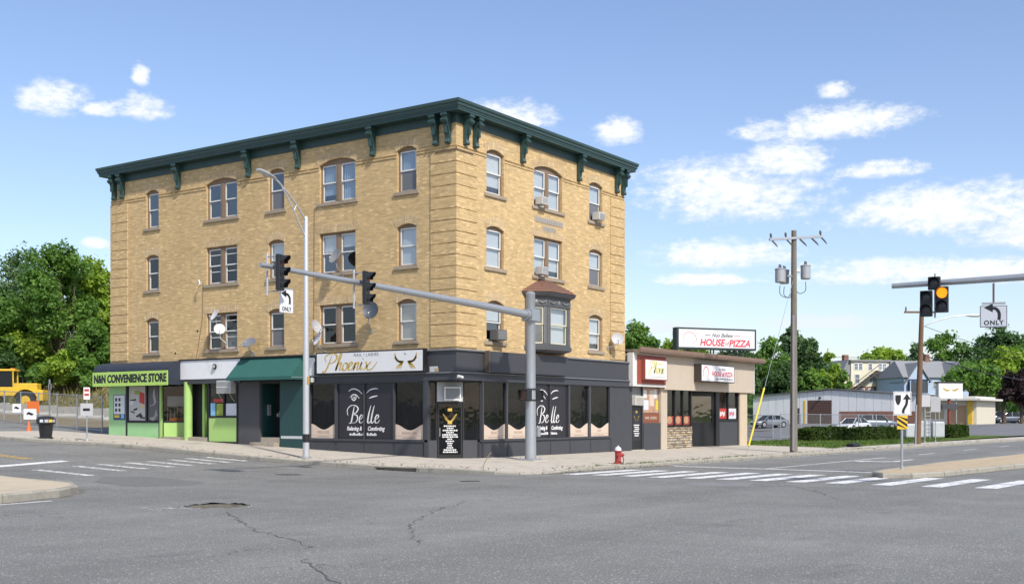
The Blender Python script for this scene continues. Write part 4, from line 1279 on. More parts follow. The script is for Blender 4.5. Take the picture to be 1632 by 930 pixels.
# splayed window beside the recess
rot, L_ = oriented((.0, 17.95), (.95, 17.0))
for nm, m_, bx in (('kick_panel', M_LIME, [(.05, L_ - .05, 0, .04, .95, 1.66)]), ('panel_frame', M_BLACK, [(0, .05, -.01, .05, .6, 3.5), (L_ - .05, L_, -.01, .05, .6, 3.5), (.05, L_ - .05, -.01, .05, 1.66, 1.74), (.05, L_ - .05, -.01, .05, .6, .95)])):
    mb = MB(); mb.M = rot
    for b in bx: mb.box(*b)
    mb.build(nm, m_, bld)
mb = MB(); mb.M = rot; mb.quad((.05, .02, 1.74), (L_ - .05, .02, 1.74), (L_ - .05, .02, 3.5), (.05, .02, 3.5)); mb.build('display_pane', M_SGLASS, bld, fix=False)
mb = MB(); mb.M = rot; mb.box(.2, 1.1, .12, .3, 2.45, 2.95); mb.build('ice_sign', M_PAPER, bld)
mb = MB(); mb.M = rot
for k in range(6): mb.box(.2 + k * .16, .22 + k * .16, .1, .13, 1.76, 2.42)
mb.build('shop_shelf_rods', M_STEEL, bld)
mb = MB(); mb.M = rot; mb.box(.3, 1.15, .10, .3, 1.75, 1.9); mb.build('stock', M_ORG, bld)
fpart('corner_post', M_LIME, bld, 'L', (17.97, 18.12, -.06, .06, .5, 3.5))
# main display window
fpart('kick_panel', M_MINT, bld, 'L', (18.2, 20.6, -.05, .04, .92, 1.64))
fpart('panel_frame', M_BLACK, bld, 'L', (18.12, 18.2, -.06, .05, .5, 3.5), (20.6, 20.74, -.06, .05, .5, 3.5), (18.2, 20.6, -.06, .05, 1.64, 1.73), (18.2, 20.6, -.06, .045, .5, .92), (19.1, 19.22, -.06, .04, 1.73, 3.5))
pane_unit('L', 18.2, 19.1, 1.73, 3.5, M_SGLASS, -.02); pane_unit('L', 19.22, 20.6, 1.73, 3.5, M_SGLASS, -.02)
big = poster(19.26, 20.56, 1.76, 3.46, mat('print_pale_grey', (.48, .48, .47), .6, var=.12, vscale=3), d=-.018)
for k, (a, b, z, w_, m_) in enumerate(((19.34, 19.75, 2.55, .55, M_RED), (19.7, 20.1, 3.05, .2, M_OLIVE), (19.4, 19.6, 2.35, .1, M_YEL), (20.0, 20.45, 2.75, .09, M_SIGNK), (19.9, 20.2, 2.3, .1, M_SIGNK), (20.1, 20.4, 2.1, .07, M_SIGNK), (19.5, 20.0, 1.95, .1, M_SIGNK), (19.6, 19.85, 2.05, .1, M_DCURT), (20.2, 20.5, 2.55, .2, M_PAPER), (19.3, 19.7, 1.85, .08, M_SIGNK))):
    mb = MB(); sk = random.uniform(-.12, .12)
    mb.add([(.0125 - .0002 * k, a, z), (.0125 - .0002 * k, b, z + sk), (.0125 - .0002 * k, b, z + sk + w_), (.0125 - .0002 * k, a, z + w_)], [(0, 1, 2, 3)])
    mb.build('print', m_, big, fix=False)
gp = poster(18.24, 19.06, 1.76, 3.46, mat('print_dark_grey', (.10, .10, .105), .5, var=.3, vscale=2), d=-.018)
mb = MB(); mb.M = Matrix.Translation((.010, 18.65, 0)) @ Matrix.Rotation(-PI / 2, 4, 'Z')
ribbon(mb, [(.05, 3.3), (.02, 3.0), (.1, 2.7), (.0, 2.5)], .16, 0, .002); ribbon(mb, [(-.3, 2.45), (0, 2.55), (.3, 2.7)], .04, 0, .002); ribbon(mb, [(-.3, 1.9), (0, 1.82), (.3, 2.1)], .12, 0, .002); ribbon(mb, [(.2, 2.3), (.1, 1.95), (-.15, 1.9)], .1, 0, .002)
mb.build('print', mat('print_mid_grey', (.34, .34, .35), .5), gp, fix=False)
fpart('side_panel', M_MINT, bld, 'L', (20.74, 22.08, -.3, .05, .6, 3.5))
ps = poster(20.80, 21.66, 1.80, 3.02, mat('print_ice_white', (.66, .69, .72), .5, var=.06), d=.055)
fpart('border', M_NAVY, ps, 'L', (20.76, 20.80, .05, .062, 1.78, 3.04), (21.66, 21.70, .05, .062, 1.78, 3.04), (20.8, 21.66, .05, .062, 3.02, 3.05), (20.8, 21.66, .05, .062, 1.78, 2.08))
fpart('print', M_YEL, ps, 'L', (21.22, 21.62, .062, .064, 1.9, 2.03)); fpart('print', M_SKYB, ps, 'L', (20.86, 21.08, .062, .064, 1.86, 2.06))
for k in range(9): fpart('print', M_SIGNK if k % 3 else M_PAPER, ps, 'L', (20.86 + .27 * (k % 3), 21.02 + .27 * (k % 3), .059, .061, 2.2 + .26 * (k // 3), 2.36 + .26 * (k // 3)))
# white fascia board
fb_ = fpart('fascia_board', mat('dirty_white_board', (.76, .77, .78), .6, var=.08, vscale=1.5, dirt=.1), bld, 'L', (12.4, 16.6, .0, .10, 3.72, 4.60))
fpart('fascia_trim', M_BLACK, bld, 'L', (8.46, 16.62, .0, .14, 4.60, 4.67))
fpart('fascia_trim', M_CHAR, bld, 'L', (12.4, 16.6, .0, .08, 3.5, 3.72))
fpart('fascia', M_BLACK, bld, 'L', (16.6, 22.0, .0, .03, 3.5, 4.62))
fpart('fascia', M_BLACK, bld, 'L', (8.44, 12.4, .0, .018, 3.55, 4.60))
fpart('fascia_patch', mat('torn_paper', (.55, .55, .53), .8, var=.2), bld, 'L', (.9, 1.32, .031, .036, 3.76, 3.98))
fpart('fascia_patch', mat('raw_ply', (.40, .31, .20), .8, var=.2), bld, 'L', (.86, 1.05, .036, .05, 3.76, 3.90))

# ---- signs, awnings and fittings fixed to the building (things of their own)
# convenience-store awning
t = thing('shop_awning', 'lime and navy rounded awning lettered as a convenience store', 'awning', (-.03, 19.4, 3.45), FRZ['L'])
x0, x1 = -2.87, 2.87
prof = [(.0, 1.17)] + [(.80 * math.sin(a), .72 + .45 * math.cos(a)) for a in [R(8 + 82 * k / 8) for k in range(9)]]
M_NAVYC = mat('navy_canvas', (.022, .03, .05), .7, var=.25, vscale=3, dirt=.1)
mb = MB()
vs = [(x, -o, z) for x in (x0, x1) for (o, z) in prof]
n = len(prof)
mb.add(vs, [(i, i + 1, n + i + 1, n + i) for i in range(n - 1)])
mb.build('canopy', M_NAVYC, t, smooth=50, fix=False)
for x in (x0, x1):
    poly = [(-o, z) for o, z in prof] + [(-.80, .02), (0, .02)]
    MB().prism(poly, x - .01, x + .01, 'x').build('side_cheek', M_NAVYC, t)
M_LIMEC = mat('lime_canvas', (.42, .62, .14), .6, var=.06, vscale=2)
val = MB().box(x0 - .012, x1 + .012, -.83, -.80, 0, .70).build('valance', M_LIMEC, t)
text_mesh('lettering', 'N&N CONVENIENCE STORE', .54, M_SIGNK, val, (0, -.832, .34), bold=.02, sx=.80, space=1.02)
text_mesh('lettering', 'N&N CONVENIENCE STORE', .54, M_SIGNK, val, (0.02, -.831, .345), bold=.02, sx=.80, space=1.02)
# green awning
t = thing('shop_awning', 'plain green canvas awning over the apartment entrance', 'awning', (-.03, 10.4, 3.52), FRZ['L'])
M_GRNC = mat('green_canvas', (.022, .108, .092), .75, var=.12, vscale=2, dirt=.06)
x0, x1 = -2.0, 2.1
MB().add([(x0, 0, 1.08), (x1, 0, 1.08), (x1, -.85, .2), (x0, -.85, .2)], [(0, 1, 2, 3)]).build('canopy', M_GRNC, t)
MB().box(x0 - .005, x1 + .005, -.865, -.845, .05, .2).build('valance', M_GRNC, t)
for x in (x0, x1): MB().prism([(0, 1.07), (-.85, .19), (-.85, .06), (0, .06)], x - .006, x + .006, 'x').build('side_cheek', M_GRNC, t)
for x in (x0, 0, x1): MB().tube([(x, -.02, .15), (x, -.84, .15)], .018, 6).build('frame_bar', M_STEEL, t)

# nail salon box sign with gold script
t = thing('box_sign', 'white light-box sign with gold Phoenix script above the left salon windows', 'sign', (-.08, 4.4, 3.76), FRZ['L'])
MB().box(-3.0, 3.0, -.22, 0, 0, .95).build('cabinet', M_SIGNK, t)
MB().box(-2.93, 2.93, -.228, -.22, .06, .89).build('face_panel', M_SIGNW, t)
PH = [[(.55, .97), (.42, .55), (.26, .1), (.06, -.10), (-.1, .0)], [(.12, .55), (-.02, .85), (.3, 1.05), (.8, 1.05), (1.0, .82), (.85, .58), (.55, .47), (.42, .5)],
      [(1.0, .1), (1.25, .6), (1.38, 1.0), (1.25, 1.02), (1.15, .5), (1.08, .02), (1.2, .35), (1.38, .5), (1.45, .4), (1.38, .1), (1.48, .02), (1.62, .15)],
      [(1.85, .48), (1.65, .35), (1.65, .08), (1.82, .0), (1.98, .15), (1.95, .4), (1.82, .48), (2.08, .4)], [(2.05, .2), (2.3, .3), (2.38, .45), (2.25, .5), (2.12, .3), (2.15, .05), (2.35, .02), (2.5, .2)],
      [(2.48, .2), (2.62, .48), (2.6, .25), (2.55, .0), (2.68, .35), (2.85, .48), (2.9, .35), (2.85, .08), (2.95, .02), (3.05, .15)], [(3.05, .15), (3.16, .48), (3.10, .12), (3.18, .02), (3.3, .12)], [(3.19, .66), (3.25, .71)],
      [(3.42, .50), (3.52, .46), (3.62, .24), (3.72, .02), (3.9, .0), (4.15, .12), (4.42, .48)], [(3.92, .52), (3.66, .25), (3.36, -.02)]]
mb = MB()
for s_ in PH: ribbon(mb, s_, .095, -.2295, .004, slant=.22, sc=.68, off=(-2.55, .15), calli=.8)
mb.build('script_lettering', M_GOLD, t, fix=False)
text_mesh('small_lettering', 'NAIL • LASHES', .19, mat('grey_print', (.16, .16, .18), .5), t, (-.1, -.231, .78), space=1.15, depth=.002)
mb = MB()
for sgn in (-1, 1):
    for k in range(5): ribbon(mb, [(2.05 + sgn * .1, .45), (2.05 + sgn * (.28 + .05 * k), .42 + .02 * k), (2.05 + sgn * (.5 + .02 * k), .52 + .07 * k)], .07, -.2295, .003)
    for k in range(4): ribbon(mb, [(2.05 + sgn * .12, .42), (2.05 + sgn * (.2 + .06 * k), .3), (2.05 + sgn * (.28 + .08 * k), .14)], .045, -.2295, .003)
mb.build('winged_emblem', M_GOLD, t, fix=False)
mb = MB()
for sgn in (-1, 1): ribbon(mb, [(2.05 + sgn * .2, .47), (2.05 + sgn * .42, .48), (2.05 + sgn * .6, .62)], .035, -.232, .002)
ribbon(mb, [(1.98, .82), (2.02, .74), (2.1, .76)], .02, -.232, .002)
mb.build('emblem_outline', mat('dark_brown_print', (.07, .045, .02), .5), t, fix=False)
t = tag(MB().box(-.22, .22, -.05, 0, 0, .78).build('sign_panel', M_SIGNW, loc=(-.035, 7.95, 3.74), rz=FRZ['L']), 'narrow white blank panel left of the gold script sign', 'sign')
# blank charcoal box sign
t = thing('box_sign', 'blank charcoal box sign on the right face below the bay window', 'sign', (4.85, -.07, 3.78))
MB().box(-3.0, 3.0, -.24, 0, 0, .86).build('cabinet', M_CHAR, t)
MB().box(-2.9, 2.92, -.25, -.24, .05, .80).build('face_panel', M_CHAR, t)
MB().box(-3.05, -3.0, -.26, .0, -.02, .88).build('end_cap', mat('brown_metal', (.11, .09, .075), .6), t)
MB().box(3.0, 3.04, -.20, .0, .04, .84).build('end_cap', M_BLACK, t)

# security cameras / lamps on the fascia
for (f_, u, z, lb) in (('R', .02, 3.56, 'small white security camera at the corner of the charcoal fascia'), ('L', 7.75, 3.55, 'small white square lamp under the left end of the gold script sign')):
    t = thing('security_camera', lb, 'camera' if f_ == 'R' else 'lamp', face_loc(f_, u, .07, z), FRZ[f_])
    MB().box(-.05, .05, -.05, 0, -.06, .06).build('base', M_WHITE, t)
    if f_ == 'R': MB().tube([(0, -.05, 0), (-.05, -.28, -.04)], .05, 8).build('barrel', M_WHITE, t)
    else: MB().box(-.09, .09, -.10, -.05, -.1, .1).build('lamp_head', M_WHITE, t)
t = thing('wall_lamp', 'round lamp fitting on the white fascia board left of the green awning', 'lamp', (-.135, 14.05, 4.28), FRZ['L'])
MB().tube([(0, 0, 0), (0, -.05, 0)], .13, 14).build('backplate', M_BLACK, t)
MB().tube([(0, -.05, 0), (0, -.09, 0)], .08, 12).build('lens', M_DISH, t)

# air conditioners
def aircon(loc, rz, w, h, d, label, m=None, grille='v'):
    t = thing('air_conditioner', label, 'air conditioner', loc, rz)
    m = m or mat('ac_off_white', (.52, .52, .50), .6, var=.1, dirt=.15)
    MB().rbox(-w / 2, w / 2, -d, .12, 0, h, .015).build('case', m, t)
    g = MB()
    if grille == 'v':
        n = int(w / .05)
        for k in range(n): g.box(-w / 2 + .04 + k * (w - .08) / n, -w / 2 + .055 + k * (w - .08) / n, -d - .008, -d, .05, h - .04)
    else:
        n = int(h / .045)
        for k in range(n): g.box(-w / 2 + .05, w / 2 - .05, -d - .008, -d, .04 + k * (h - .08) / n, .055 + k * (h - .08) / n)
    g.build('grille', mat('ac_grille', (.30, .30, .30), .6), t)
    return t
aircon((5.98, -.08, 11.24), 0, .50, .34, .26, 'white air conditioner in the topmost double window of the right face')
aircon((10.87, -.08, 11.24), 0, .55, .36, .28, 'white air conditioner in the topmost window next to the right end', grille='h')
aircon((6.0, -.08, 8.18), 0, .48, .34, .24, 'grey air conditioner in the double window just above the bay window', M_DISH)
aircon((2.66, -.08, 5.12), 0, .66, .44, .30, 'dark air conditioner in the window over the corner shop fascia', mat('ac_dark', (.10, .105, .11), .6))
t = aircon((-.02, 13.25, 3.02), FRZ['L'], .95, .60, .30, 'large white air conditioner under the white fascia board', grille='h')
MB().box(-.48, .48, -.315, -.30, .28, .31).build('bar', M_WHITE, t)
for x in (-.35, .4): MB().tube([(x, -.3, 0), (x, .02, -.4)], .015, 5).build('strut', M_STEEL, t)
rot, L_ = oriented(A_, B_)
p = rot @ Vector((L_ * .58, -.0, 2.66))
t = aircon(p, math.atan2(B_[1] - A_[1], B_[0] - A_[0]), .62, .46, .22, 'white-framed air conditioner above the salon corner door', mat('ac_mid_grey', (.22, .23, .24), .6), grille='h')
for bx in ((-.34, .34, -.24, -.2, .45, .50), (-.34, .34, -.24, -.2, -.04, .01), (-.34, -.29, -.24, -.2, .01, .45), (.29, .34, -.24, -.2, .01, .45)): MB().box(*bx).build('rim', M_WHITE, t)

# satellite dishes
def dish(wall_loc, rz, head, r_, yaw, tilt, m, label, arm=None, sq=1.):
    """head is relative to the wall foot, local x along wall, -y out"""
    t = thing('satellite_dish', label, 'satellite dish', wall_loc, rz, None)
    MB().box(-.06, .06, -.02, 0, -.09, .09).build('wall_plate', M_STEEL, t)
    h = Vector(head)
    MB().tube([(0, -.02, 0), (h.x * .35, h.y * .9, h.z * .35), (h.x, h.y, h.z)], .022, 7).build('mast', arm or M_STEEL, t)
    Rm = Matrix.Translation(h) @ Matrix.Rotation(yaw, 4, 'Z') @ Matrix.Rotation(R(90) - tilt, 4, 'X')
    mb = MB(); mb.M = Rm @ Matrix.Scale(sq, 4, (1, 0, 0))
    prof = [(.001, 0)] + [(r_ * k / 6, .22 * r_ * (k / 6) ** 2) for k in range(1, 7)]
    prof2 = [(a, b - .018) for a, b in prof[::-1]]
    mb.lathe(prof + prof2, 22)
    mb.build('reflector', m, t, smooth=50)
    f = Rm @ Vector((0, -r_ * .0 + -.62 * r_, .75 * r_)); e = Rm @ Vector((0, -r_ * .95, .2 * r_))
    MB().tube([e, f], .014, 6).build('feed_arm', arm or M_STEEL, t)
    q = Rm @ Vector((0, -.45 * r_, .72 * r_))
    MB().tube([f, q], .032, 7).build('feed_horn', M_DISH, t)
    return t
zL = FRZ['L']
M_DISHW = mat('dish_pale', (.60, .60, .60), .5, var=.08)
dish((-.01, 13.62, 6.0), zL, (-.05, -.42, .62), .30, R(-20), R(28), M_DISHW, 'pale round dish in front of the left double window, upper of the pair')
dish((-.01, 13.40, 5.35), zL, (.0, -.40, .62), .26, R(50), R(20), M_DISHW, 'pale dish turned aside under another on the left double window', M_WHITE)
dish((-.01, 11.55, 4.80), zL, (.10, -.38, .45), .31, R(10), R(45), mat('dish_mid', (.17, .18, .20), .5), 'dark grey dish standing on the green awning trim', sq=1.15)
dish((-.01, 6.05, 8.02), zL, (-.05, -.42, .72), .33, R(-15), R(25), mat('dish_grey2', (.25, .25, .26), .5), 'grey dish before the middle-floor double window right of the street lamp', sq=1.1)
dish((-.01, 7.35, 5.75), zL, (.1, -.45, .05), .31, R(95), R(20), M_DISH, 'grey dish seen edge-on just behind the street lamp pole')
dish((-.01, 7.10, 4.72), zL, (-.05, -.38, .55), .30, R(-25), R(25), M_DISHW, 'pale round dish above the left end of the gold script sign')
dish((-.01, 4.45, 5.55), zL, (.32, -.42, .80), .38, R(25), R(15), M_DISHD, 'slate dark dish on a bent mast over the gold script sign', sq=.9)
dish((11.95, -.01, 5.25), 0., (.25, -.42, .42), .30, R(-50), R(20), M_DISH, 'grey dish on the right end of the right face')
# small bent bracket lamp hanging by the left cable
t = thing('wall_bracket', 'small white bent bracket on the brick left of the middle double window', 'bracket', (-.01, 15.2, 8.2), zL)
MB().tube([(0, 0, 0), (.05, -.2, -.05), (.25, -.3, .15)], .03, 6).build('arm', M_WHITE, t)
MB().tube([(.25, -.3, .15), (.32, -.3, -.05)], .03, 6).build('tip', M_WHITE, t)
# ------------------------------------------------------------------ the low pizza shop
pz = thing('pizza_shop', 'low beige one-storey shop with flat brown-edged roof beside the brick building', 'building', (14.1, 0, 0))
pz_loc = (14.1, 0, 0)
M_PBEI = mat('beige_stucco', (.50, .425, .335), .85, var=.06, vscale=1.2, bump=.2, streak=.12)
M_PWHT = mat('white_stucco', (.66, .65, .62), .8, var=.08, vscale=1.5, streak=.12)
M_PBRN = mat('brown_fascia', (.21, .135, .10), .7, var=.2, vscale=2)
def pp(name, m, *boxes, parent=None, **kw):
    mb = MB()
    for (u0, u1, d0, d1, z0, z1) in boxes: mb.box(u0 - 14.1, u1 - 14.1, -d1, -d0, z0, z1)
    return mb.build(name, m, parent or pz, **kw)
ZS = .18
pp('wall', M_PBEI, (28.3, 28.55, -14, -.1, 0, 5.1)); pp('wall', M_PBEI, (14.1, 28.55, -14.2, -14, 0, 5.1)); pp('wall', M_PBEI, (14.1, 14.35, -14, -.1, 0, 5.1))
M_SHOPI = mat('shop_interior', (.38, .34, .28), .8, var=.15)
pp('floor', M_SHOPI, (14.35, 28.3, -14, 0, .1, .26)); pp('partition', M_SHOPI, (14.4, 28.2, -4, -3.9, .26, 3.5))
pp('ceiling', M_INT, (14.35, 28.3, -14, -.1, 3.5, 3.6))
pp('roof', mat('roof_gravel', (.2, .18, .16), .95), (14.1, 29.6, -14.2, .3, 5.2, 5.3))
pp('roof_edge', M_PBRN, (14.12, 30.0, .22, .62, 5.17, 5.24), (14.12, 30.0, .56, .64, 5.24, 5.42), (29.9, 30.0, -14.2, .56, 5.2, 5.42))
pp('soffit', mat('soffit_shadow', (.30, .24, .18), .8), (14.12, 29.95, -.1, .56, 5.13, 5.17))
# fascia: white box at left, beige panels
pp('fascia_panel', M_PWHT, (14.02, 17.55, -.05, .26, 3.47, 5.13))
for a, b in ((17.56, 21.5), (21.51, 25.4), (25.41, 29.2)): pp('fascia_panel', M_PBEI, (a, b, -.05, .20, 3.36, 5.13))
pp('corner_trim', M_PWHT, (29.2, 29.28, -.05, .22, 3.30, 5.13))
pp('sign_surround', mat('brick_red_paint', (.30, .07, .045), .6, var=.15), (14.45, 17.5, .261, .30, 3.60, 5.04))
# entrance to upstairs, air conditioner, poster window
d_ = pp('door', M_BLACK, (14.42, 15.5, -.12, -.05, .30, 2.45))
pp('door_film', M_FILM, (14.55, 15.37, -.05, -.046, .75, 2.40), parent=d_)
mb = MB()
for k, zz in enumerate((1.5, 1.4, 1.3, 1.2, 1.08, .97)): mb.box(.86 - .3 + .05 * (k % 3), .86 + .28 - .05 * (k % 2), .042, .0455, zz, zz + .05)
mb.build('door_lettering', M_PRINTW, d_)
mb = MB(); mb.M = Matrix.Translation((.86, .044, 1.75))
for sgn in (-1, 1):
    for k in range(3): ribbon(mb, [(sgn * .03, 0), (sgn * (.1 + .03 * k), .03 + .05 * k), (sgn * (.22 + .02 * k), .14 + .05 * k)], .05, 0, .002)
mb.box(-.08, .08, -.001, .002, .38, .5)
mb.build('gold_emblem', M_GOLD, d_, fix=False)
pp('door_frame', M_CHAR, (14.1, 14.42, -.15, .0, ZS, 3.47), (15.5, 15.58, -.15, .0, ZS, 3.47), (14.42, 15.5, -.12, -.03, 2.45, 2.5))
pp('transom_panel', mat('grey_board2', (.22, .22, .22), .7), (14.42, 15.5, -.14, -.10, 2.5, 3.47))
pp('step', M_CONC, (14.3, 15.6, -.2, .1, .05, .29))
w_ = pp('display_pane', M_SGLASS, (15.58, 17.42, -.09, -.08, 1.75, 3.47))
pp('poster', mat('photo_warm', (.42, .27, .18), .5, var=.5, vscale=2.5), (15.62, 17.38, -.079, -.075, 2.15, 3.42), parent=w_)
for k, (a, b, z, h, m_) in enumerate(((15.8, 16.3, 2.3, .5, M_PAPER), (16.4, 16.9, 2.5, .8, M_BEIGE), (16.9, 17.2, 2.9, .45, M_PAPER), (15.75, 16.1, 2.9, .4, M_SIGNW), (16.3, 16.7, 2.2, .3, mat('skin_tone_print', (.5, .25, .16), .5)), (17.1, 17.35, 2.3, .5, M_YEL))):
    pp('print', m_, (a, b, -.0748 + .0004 * k, -.0735 + .0004 * k, z, z + h), parent=w_)
pp('band', mat('rust_band', (.22, .075, .04), .6), (15.58, 17.42, -.09, -.05, 1.62, 2.13))
text_mesh('lettering', 'NAIL LASHES', .2, mat('cream_print', (.6, .52, .42), .5), pz, (2.4, .045, 1.88), sx=1.1)
pp('stall_riser', M_CHAR, (15.58, 17.42, -.12, .03, ZS, 1.62))
pp('pillar', M_PBEI, (17.44, 18.12, -.2, .06, 0.05, 3.47))
# three-pane window over a stone-clad riser
for a, b in ((18.2, 19.1), (19.2, 20.08), (20.18, 21.06)):
    g_ = pp('display_pane', M_SGLASS, (a, b, -.09, -.08, 1.45, 3.4))
    pp('window_poster', mat('print_dull_red', (.27, .045, .04), .5, var=.3), (a, b, -.085 + .008, -.074, 1.50, 1.98), parent=g_)
    mb = MB(); mb.M = Matrix.Translation(((a + b) / 2 - 14.1, .072, 1.77)) @ Matrix.Rotation(R(90), 4, 'X') @ Matrix.Scale(1.5, 4, (1, 0, 0))
    mb.lathe([(.20, 0), (.20, .002), (.001, .002)], 14); mb.build('pizza_print', mat('pizza_print', (.45, .26, .14), .5, var=.6, vscale=9), g_)
pp('window_frame', M_BLACK, (18.12, 18.2, -.12, .0, 1.42, 3.47), (19.1, 19.2, -.12, .0, 1.42, 3.47), (20.08, 20.18, -.12, .0, 1.42, 3.47), (21.06, 21.16, -.12, .0, ZS, 3.47), (18.2, 21.06, -.12, .0, 3.4, 3.47))
M_STN = [mat('fieldstone_%s' % n, c, .9, var=.25, vscale=5, bump=.6, bscale=14) for n, c in (('tan', (.42, .33, .22)), ('brown', (.27, .20, .13)), ('grey', (.35, .32, .27)), ('buff', (.50, .42, .30)))]
panel = pp('stone_panel', mat('dark_joint', (.10, .085, .07), .95), (18.14, 21.14, -.15, .02, .05, 1.42))
z = .20; row = 0
rs = random.Random(3)
while z < 1.38:
    h = rs.choice((.09, .12, .15)); h = min(h, 1.41 - z)
    u = 18.15
    while u < 21.1:
        w_ = min(rs.uniform(.16, .42), 21.13 - u)
        mb = MB()
        p_ = rs.uniform(.03, .075); q = .014
        x0, x1 = u - 14.1 + q, u - 14.1 + w_ - q
        if x1 - x0 > .05:
            a_, b_ = z + q * .8, z + h - q * .8
            j = lambda: rs.uniform(-.012, .012)
            vs = [(x0, -.015, a_), (x1, -.015, a_), (x1, -.015, b_), (x0, -.015, b_), (x0 + .02 + j(), -p_, a_ + .015 + j() / 2), (x1 - .02 + j(), -p_ + j(), a_ + .015), (x1 - .02 + j(), -p_, b_ - .015 + j() / 2), (x0 + .02, -p_ + j(), b_ - .015)]
            mb.add(vs, [(4, 5, 6, 7), (0, 1, 5, 4), (1, 2, 6, 5), (2, 3, 7, 6), (3, 0, 4, 7)]).build('stone', rs.choice(M_STN), panel)
        u += w_
    z += h; row += 1
# recessed glass door
pp('recess_back', M_BLACK, (21.16, 22.3, -1.3, -1.2, ZS, 3.47))
pp('recess_side', M_BLACK, (21.16, 21.24, -1.2, -.12, ZS, 3.47))
pp('recess_ceiling', M_BLACK, (21.16, 24.6, -1.3, -.1, 3.40, 3.47))
pp('recess_floor', M_CONC, (21.16, 24.7, -1.3, .0, .05, .225))
pp('sidelight', M_SGLASS, (21.5, 22.2, -1.19, -1.18, 1.3, 3.0))
rot, L_ = oriented((22.3 - 14.1, 1.0), (24.25 - 14.1, .12))
mb = MB(); mb.M = rot
for b in ((0, .12, 0, .06, .23, 3.4), (L_ - .14, L_, 0, .06, .23, 3.4), (.12, L_ - .14, 0, .06, .23, 1.62), (.12, L_ - .14, 0, .06, 3.1, 3.4)): mb.box(*b)
d_ = mb.build('door', M_BLACK, pz)
mb = MB(); mb.M = rot; mb.quad((.12, .03, 1.62), (L_ - .14, .03, 1.62), (L_ - .14, .03, 3.1), (.12, .03, 3.1)); mb.build('pane', glass_mat('door_glass', (.01, .01, .01), .5, refl=.14, kf=1.), d_, fix=False)
mb = MB(); mb.M = rot; mb.tube([(.2, -.05, 1.2), (.2, -.05, 1.6)], .02, 6); mb.build('handle', M_ALU, d_)
pp('window_frame', M_BLACK, (24.25, 24.72, -.15, .02, ZS, 3.47), (27.32, 27.42, -.12, .01, ZS, 3.47), (24.72, 27.32, -.12, .01, 3.38, 3.47), (25.95, 26.03, -.12, .0, 1.78, 3.38), (24.72, 27.32, -.12, .03, 1.68, 1.78))
for a, b, m_ in ((24.72, 25.95, M_RED), (26.03, 27.32, M_PAPER)):
    g_ = pp('display_pane', M_SGLASS, (a, b, -.09, -.08, 1.78, 3.38))
    pp('window_poster', m_, (a + .1, b - .1, -.078, -.074, 1.82, 2.42), parent=g_)
    for k in range(5): pp('print', M_PRINTW if m_ is M_RED else M_RED, (a + .25 + .14 * k, a + .35 + .14 * k, -.0735, -.072, 1.95 + .06 * (k % 3), 2.25 - .05 * (k % 2)), parent=g_)
pp('stall_riser', M_CHAR, (24.72, 27.32, -.12, -.01, .05, 1.68))
pp('pillar', M_PBEI, (27.42, 28.5, -.2, .08, .05, 3.40))
M_TILE = mat('ribbed_tile', (.60, .50, .36), .7, var=.1)
for k in range(6): pp('tile_rib', M_TILE, (27.5 + k * .165, 27.62 + k * .165, .08, .10, .2, 3.34))
aircon((14.85, .08, 2.52), 0, .85, .46, .28, 'white window air conditioner above the narrow black door of the pizza shop', mat('ac_cream', (.6, .57, .5), .6), 'h')
# signs of the pizza shop
t = thing('box_sign', 'white and yellow faded light-box sign on a red surround', 'sign', (16.05, -.30, 3.80))
MB().box(-1.22, 1.22, -.20, 0, 0, 1.05).build('cabinet', mat('rust_red_metal', (.25, .07, .05), .6, var=.2), t)
MB().box(-1.16, 1.16, -.21, -.20, .05, 1.0).build('face_panel', M_SIGNW, t)
mb = MB()
for s_ in PH[:6]: ribbon(mb, s_, .16, -.2115, .003, slant=.22, sc=.56, off=(-.85, .34), calli=.6)
ribbon(mb, [(.1, .78), (.3, .86), (.5, .8), (.75, .86)], .07, -.2115, .003)
mb.build('faded_script', mat('faded_yellow', (.66, .62, .22), .5), t, fix=False)
MB().box(-.9, .9, -.2115, -.21, .14, .19).build('fine_print', mat('faded_grey', (.5, .5, .48), .5), t)
t = thing('box_sign', 'small white light-box pizza sign on the beige fascia', 'sign', (23.2, -.21, 3.86))
MB().box(-2.2, 2.2, -.42, 0, 0, .96).build('cabinet', mat('dark_brown_metal', (.05, .04, .035), .5), t)
fp = MB().box(-2.12, 2.12, -.43, -.42, .05, .91).build('face_panel', M_SIGNW, t)
M_PINK = mat('red_print', (.58, .06, .09), .5, var=.1)
text_mesh('lettering', 'HOUSE of PIZZA', .36, M_PINK, t, (.52, -.4315, .45), shear=.2, sx=1.05, bold=.01, depth=.002)
text_mesh('script', 'Nuo Belleie', .20, M_SIGNK, t, (.5, -.4315, .73), shear=.3, depth=.002)
mb = MB()
for k in range(14): mb.box(-.3 + k * .16, -.3 + k * .16 + .11, -.432, -.43, .15, .15 + .06 + .03 * (k % 2))
mb.build('fine_print', M_SIGNK, t)
mb = MB(); ribbon(mb, [(-1.8, .2), (-1.95, .5), (-1.7, .8), (-1.4, .75), (-1.25, .5), (-1.45, .22)], .05, -.4315, .002); mb.build('flourish', M_PINK, t, fix=False)
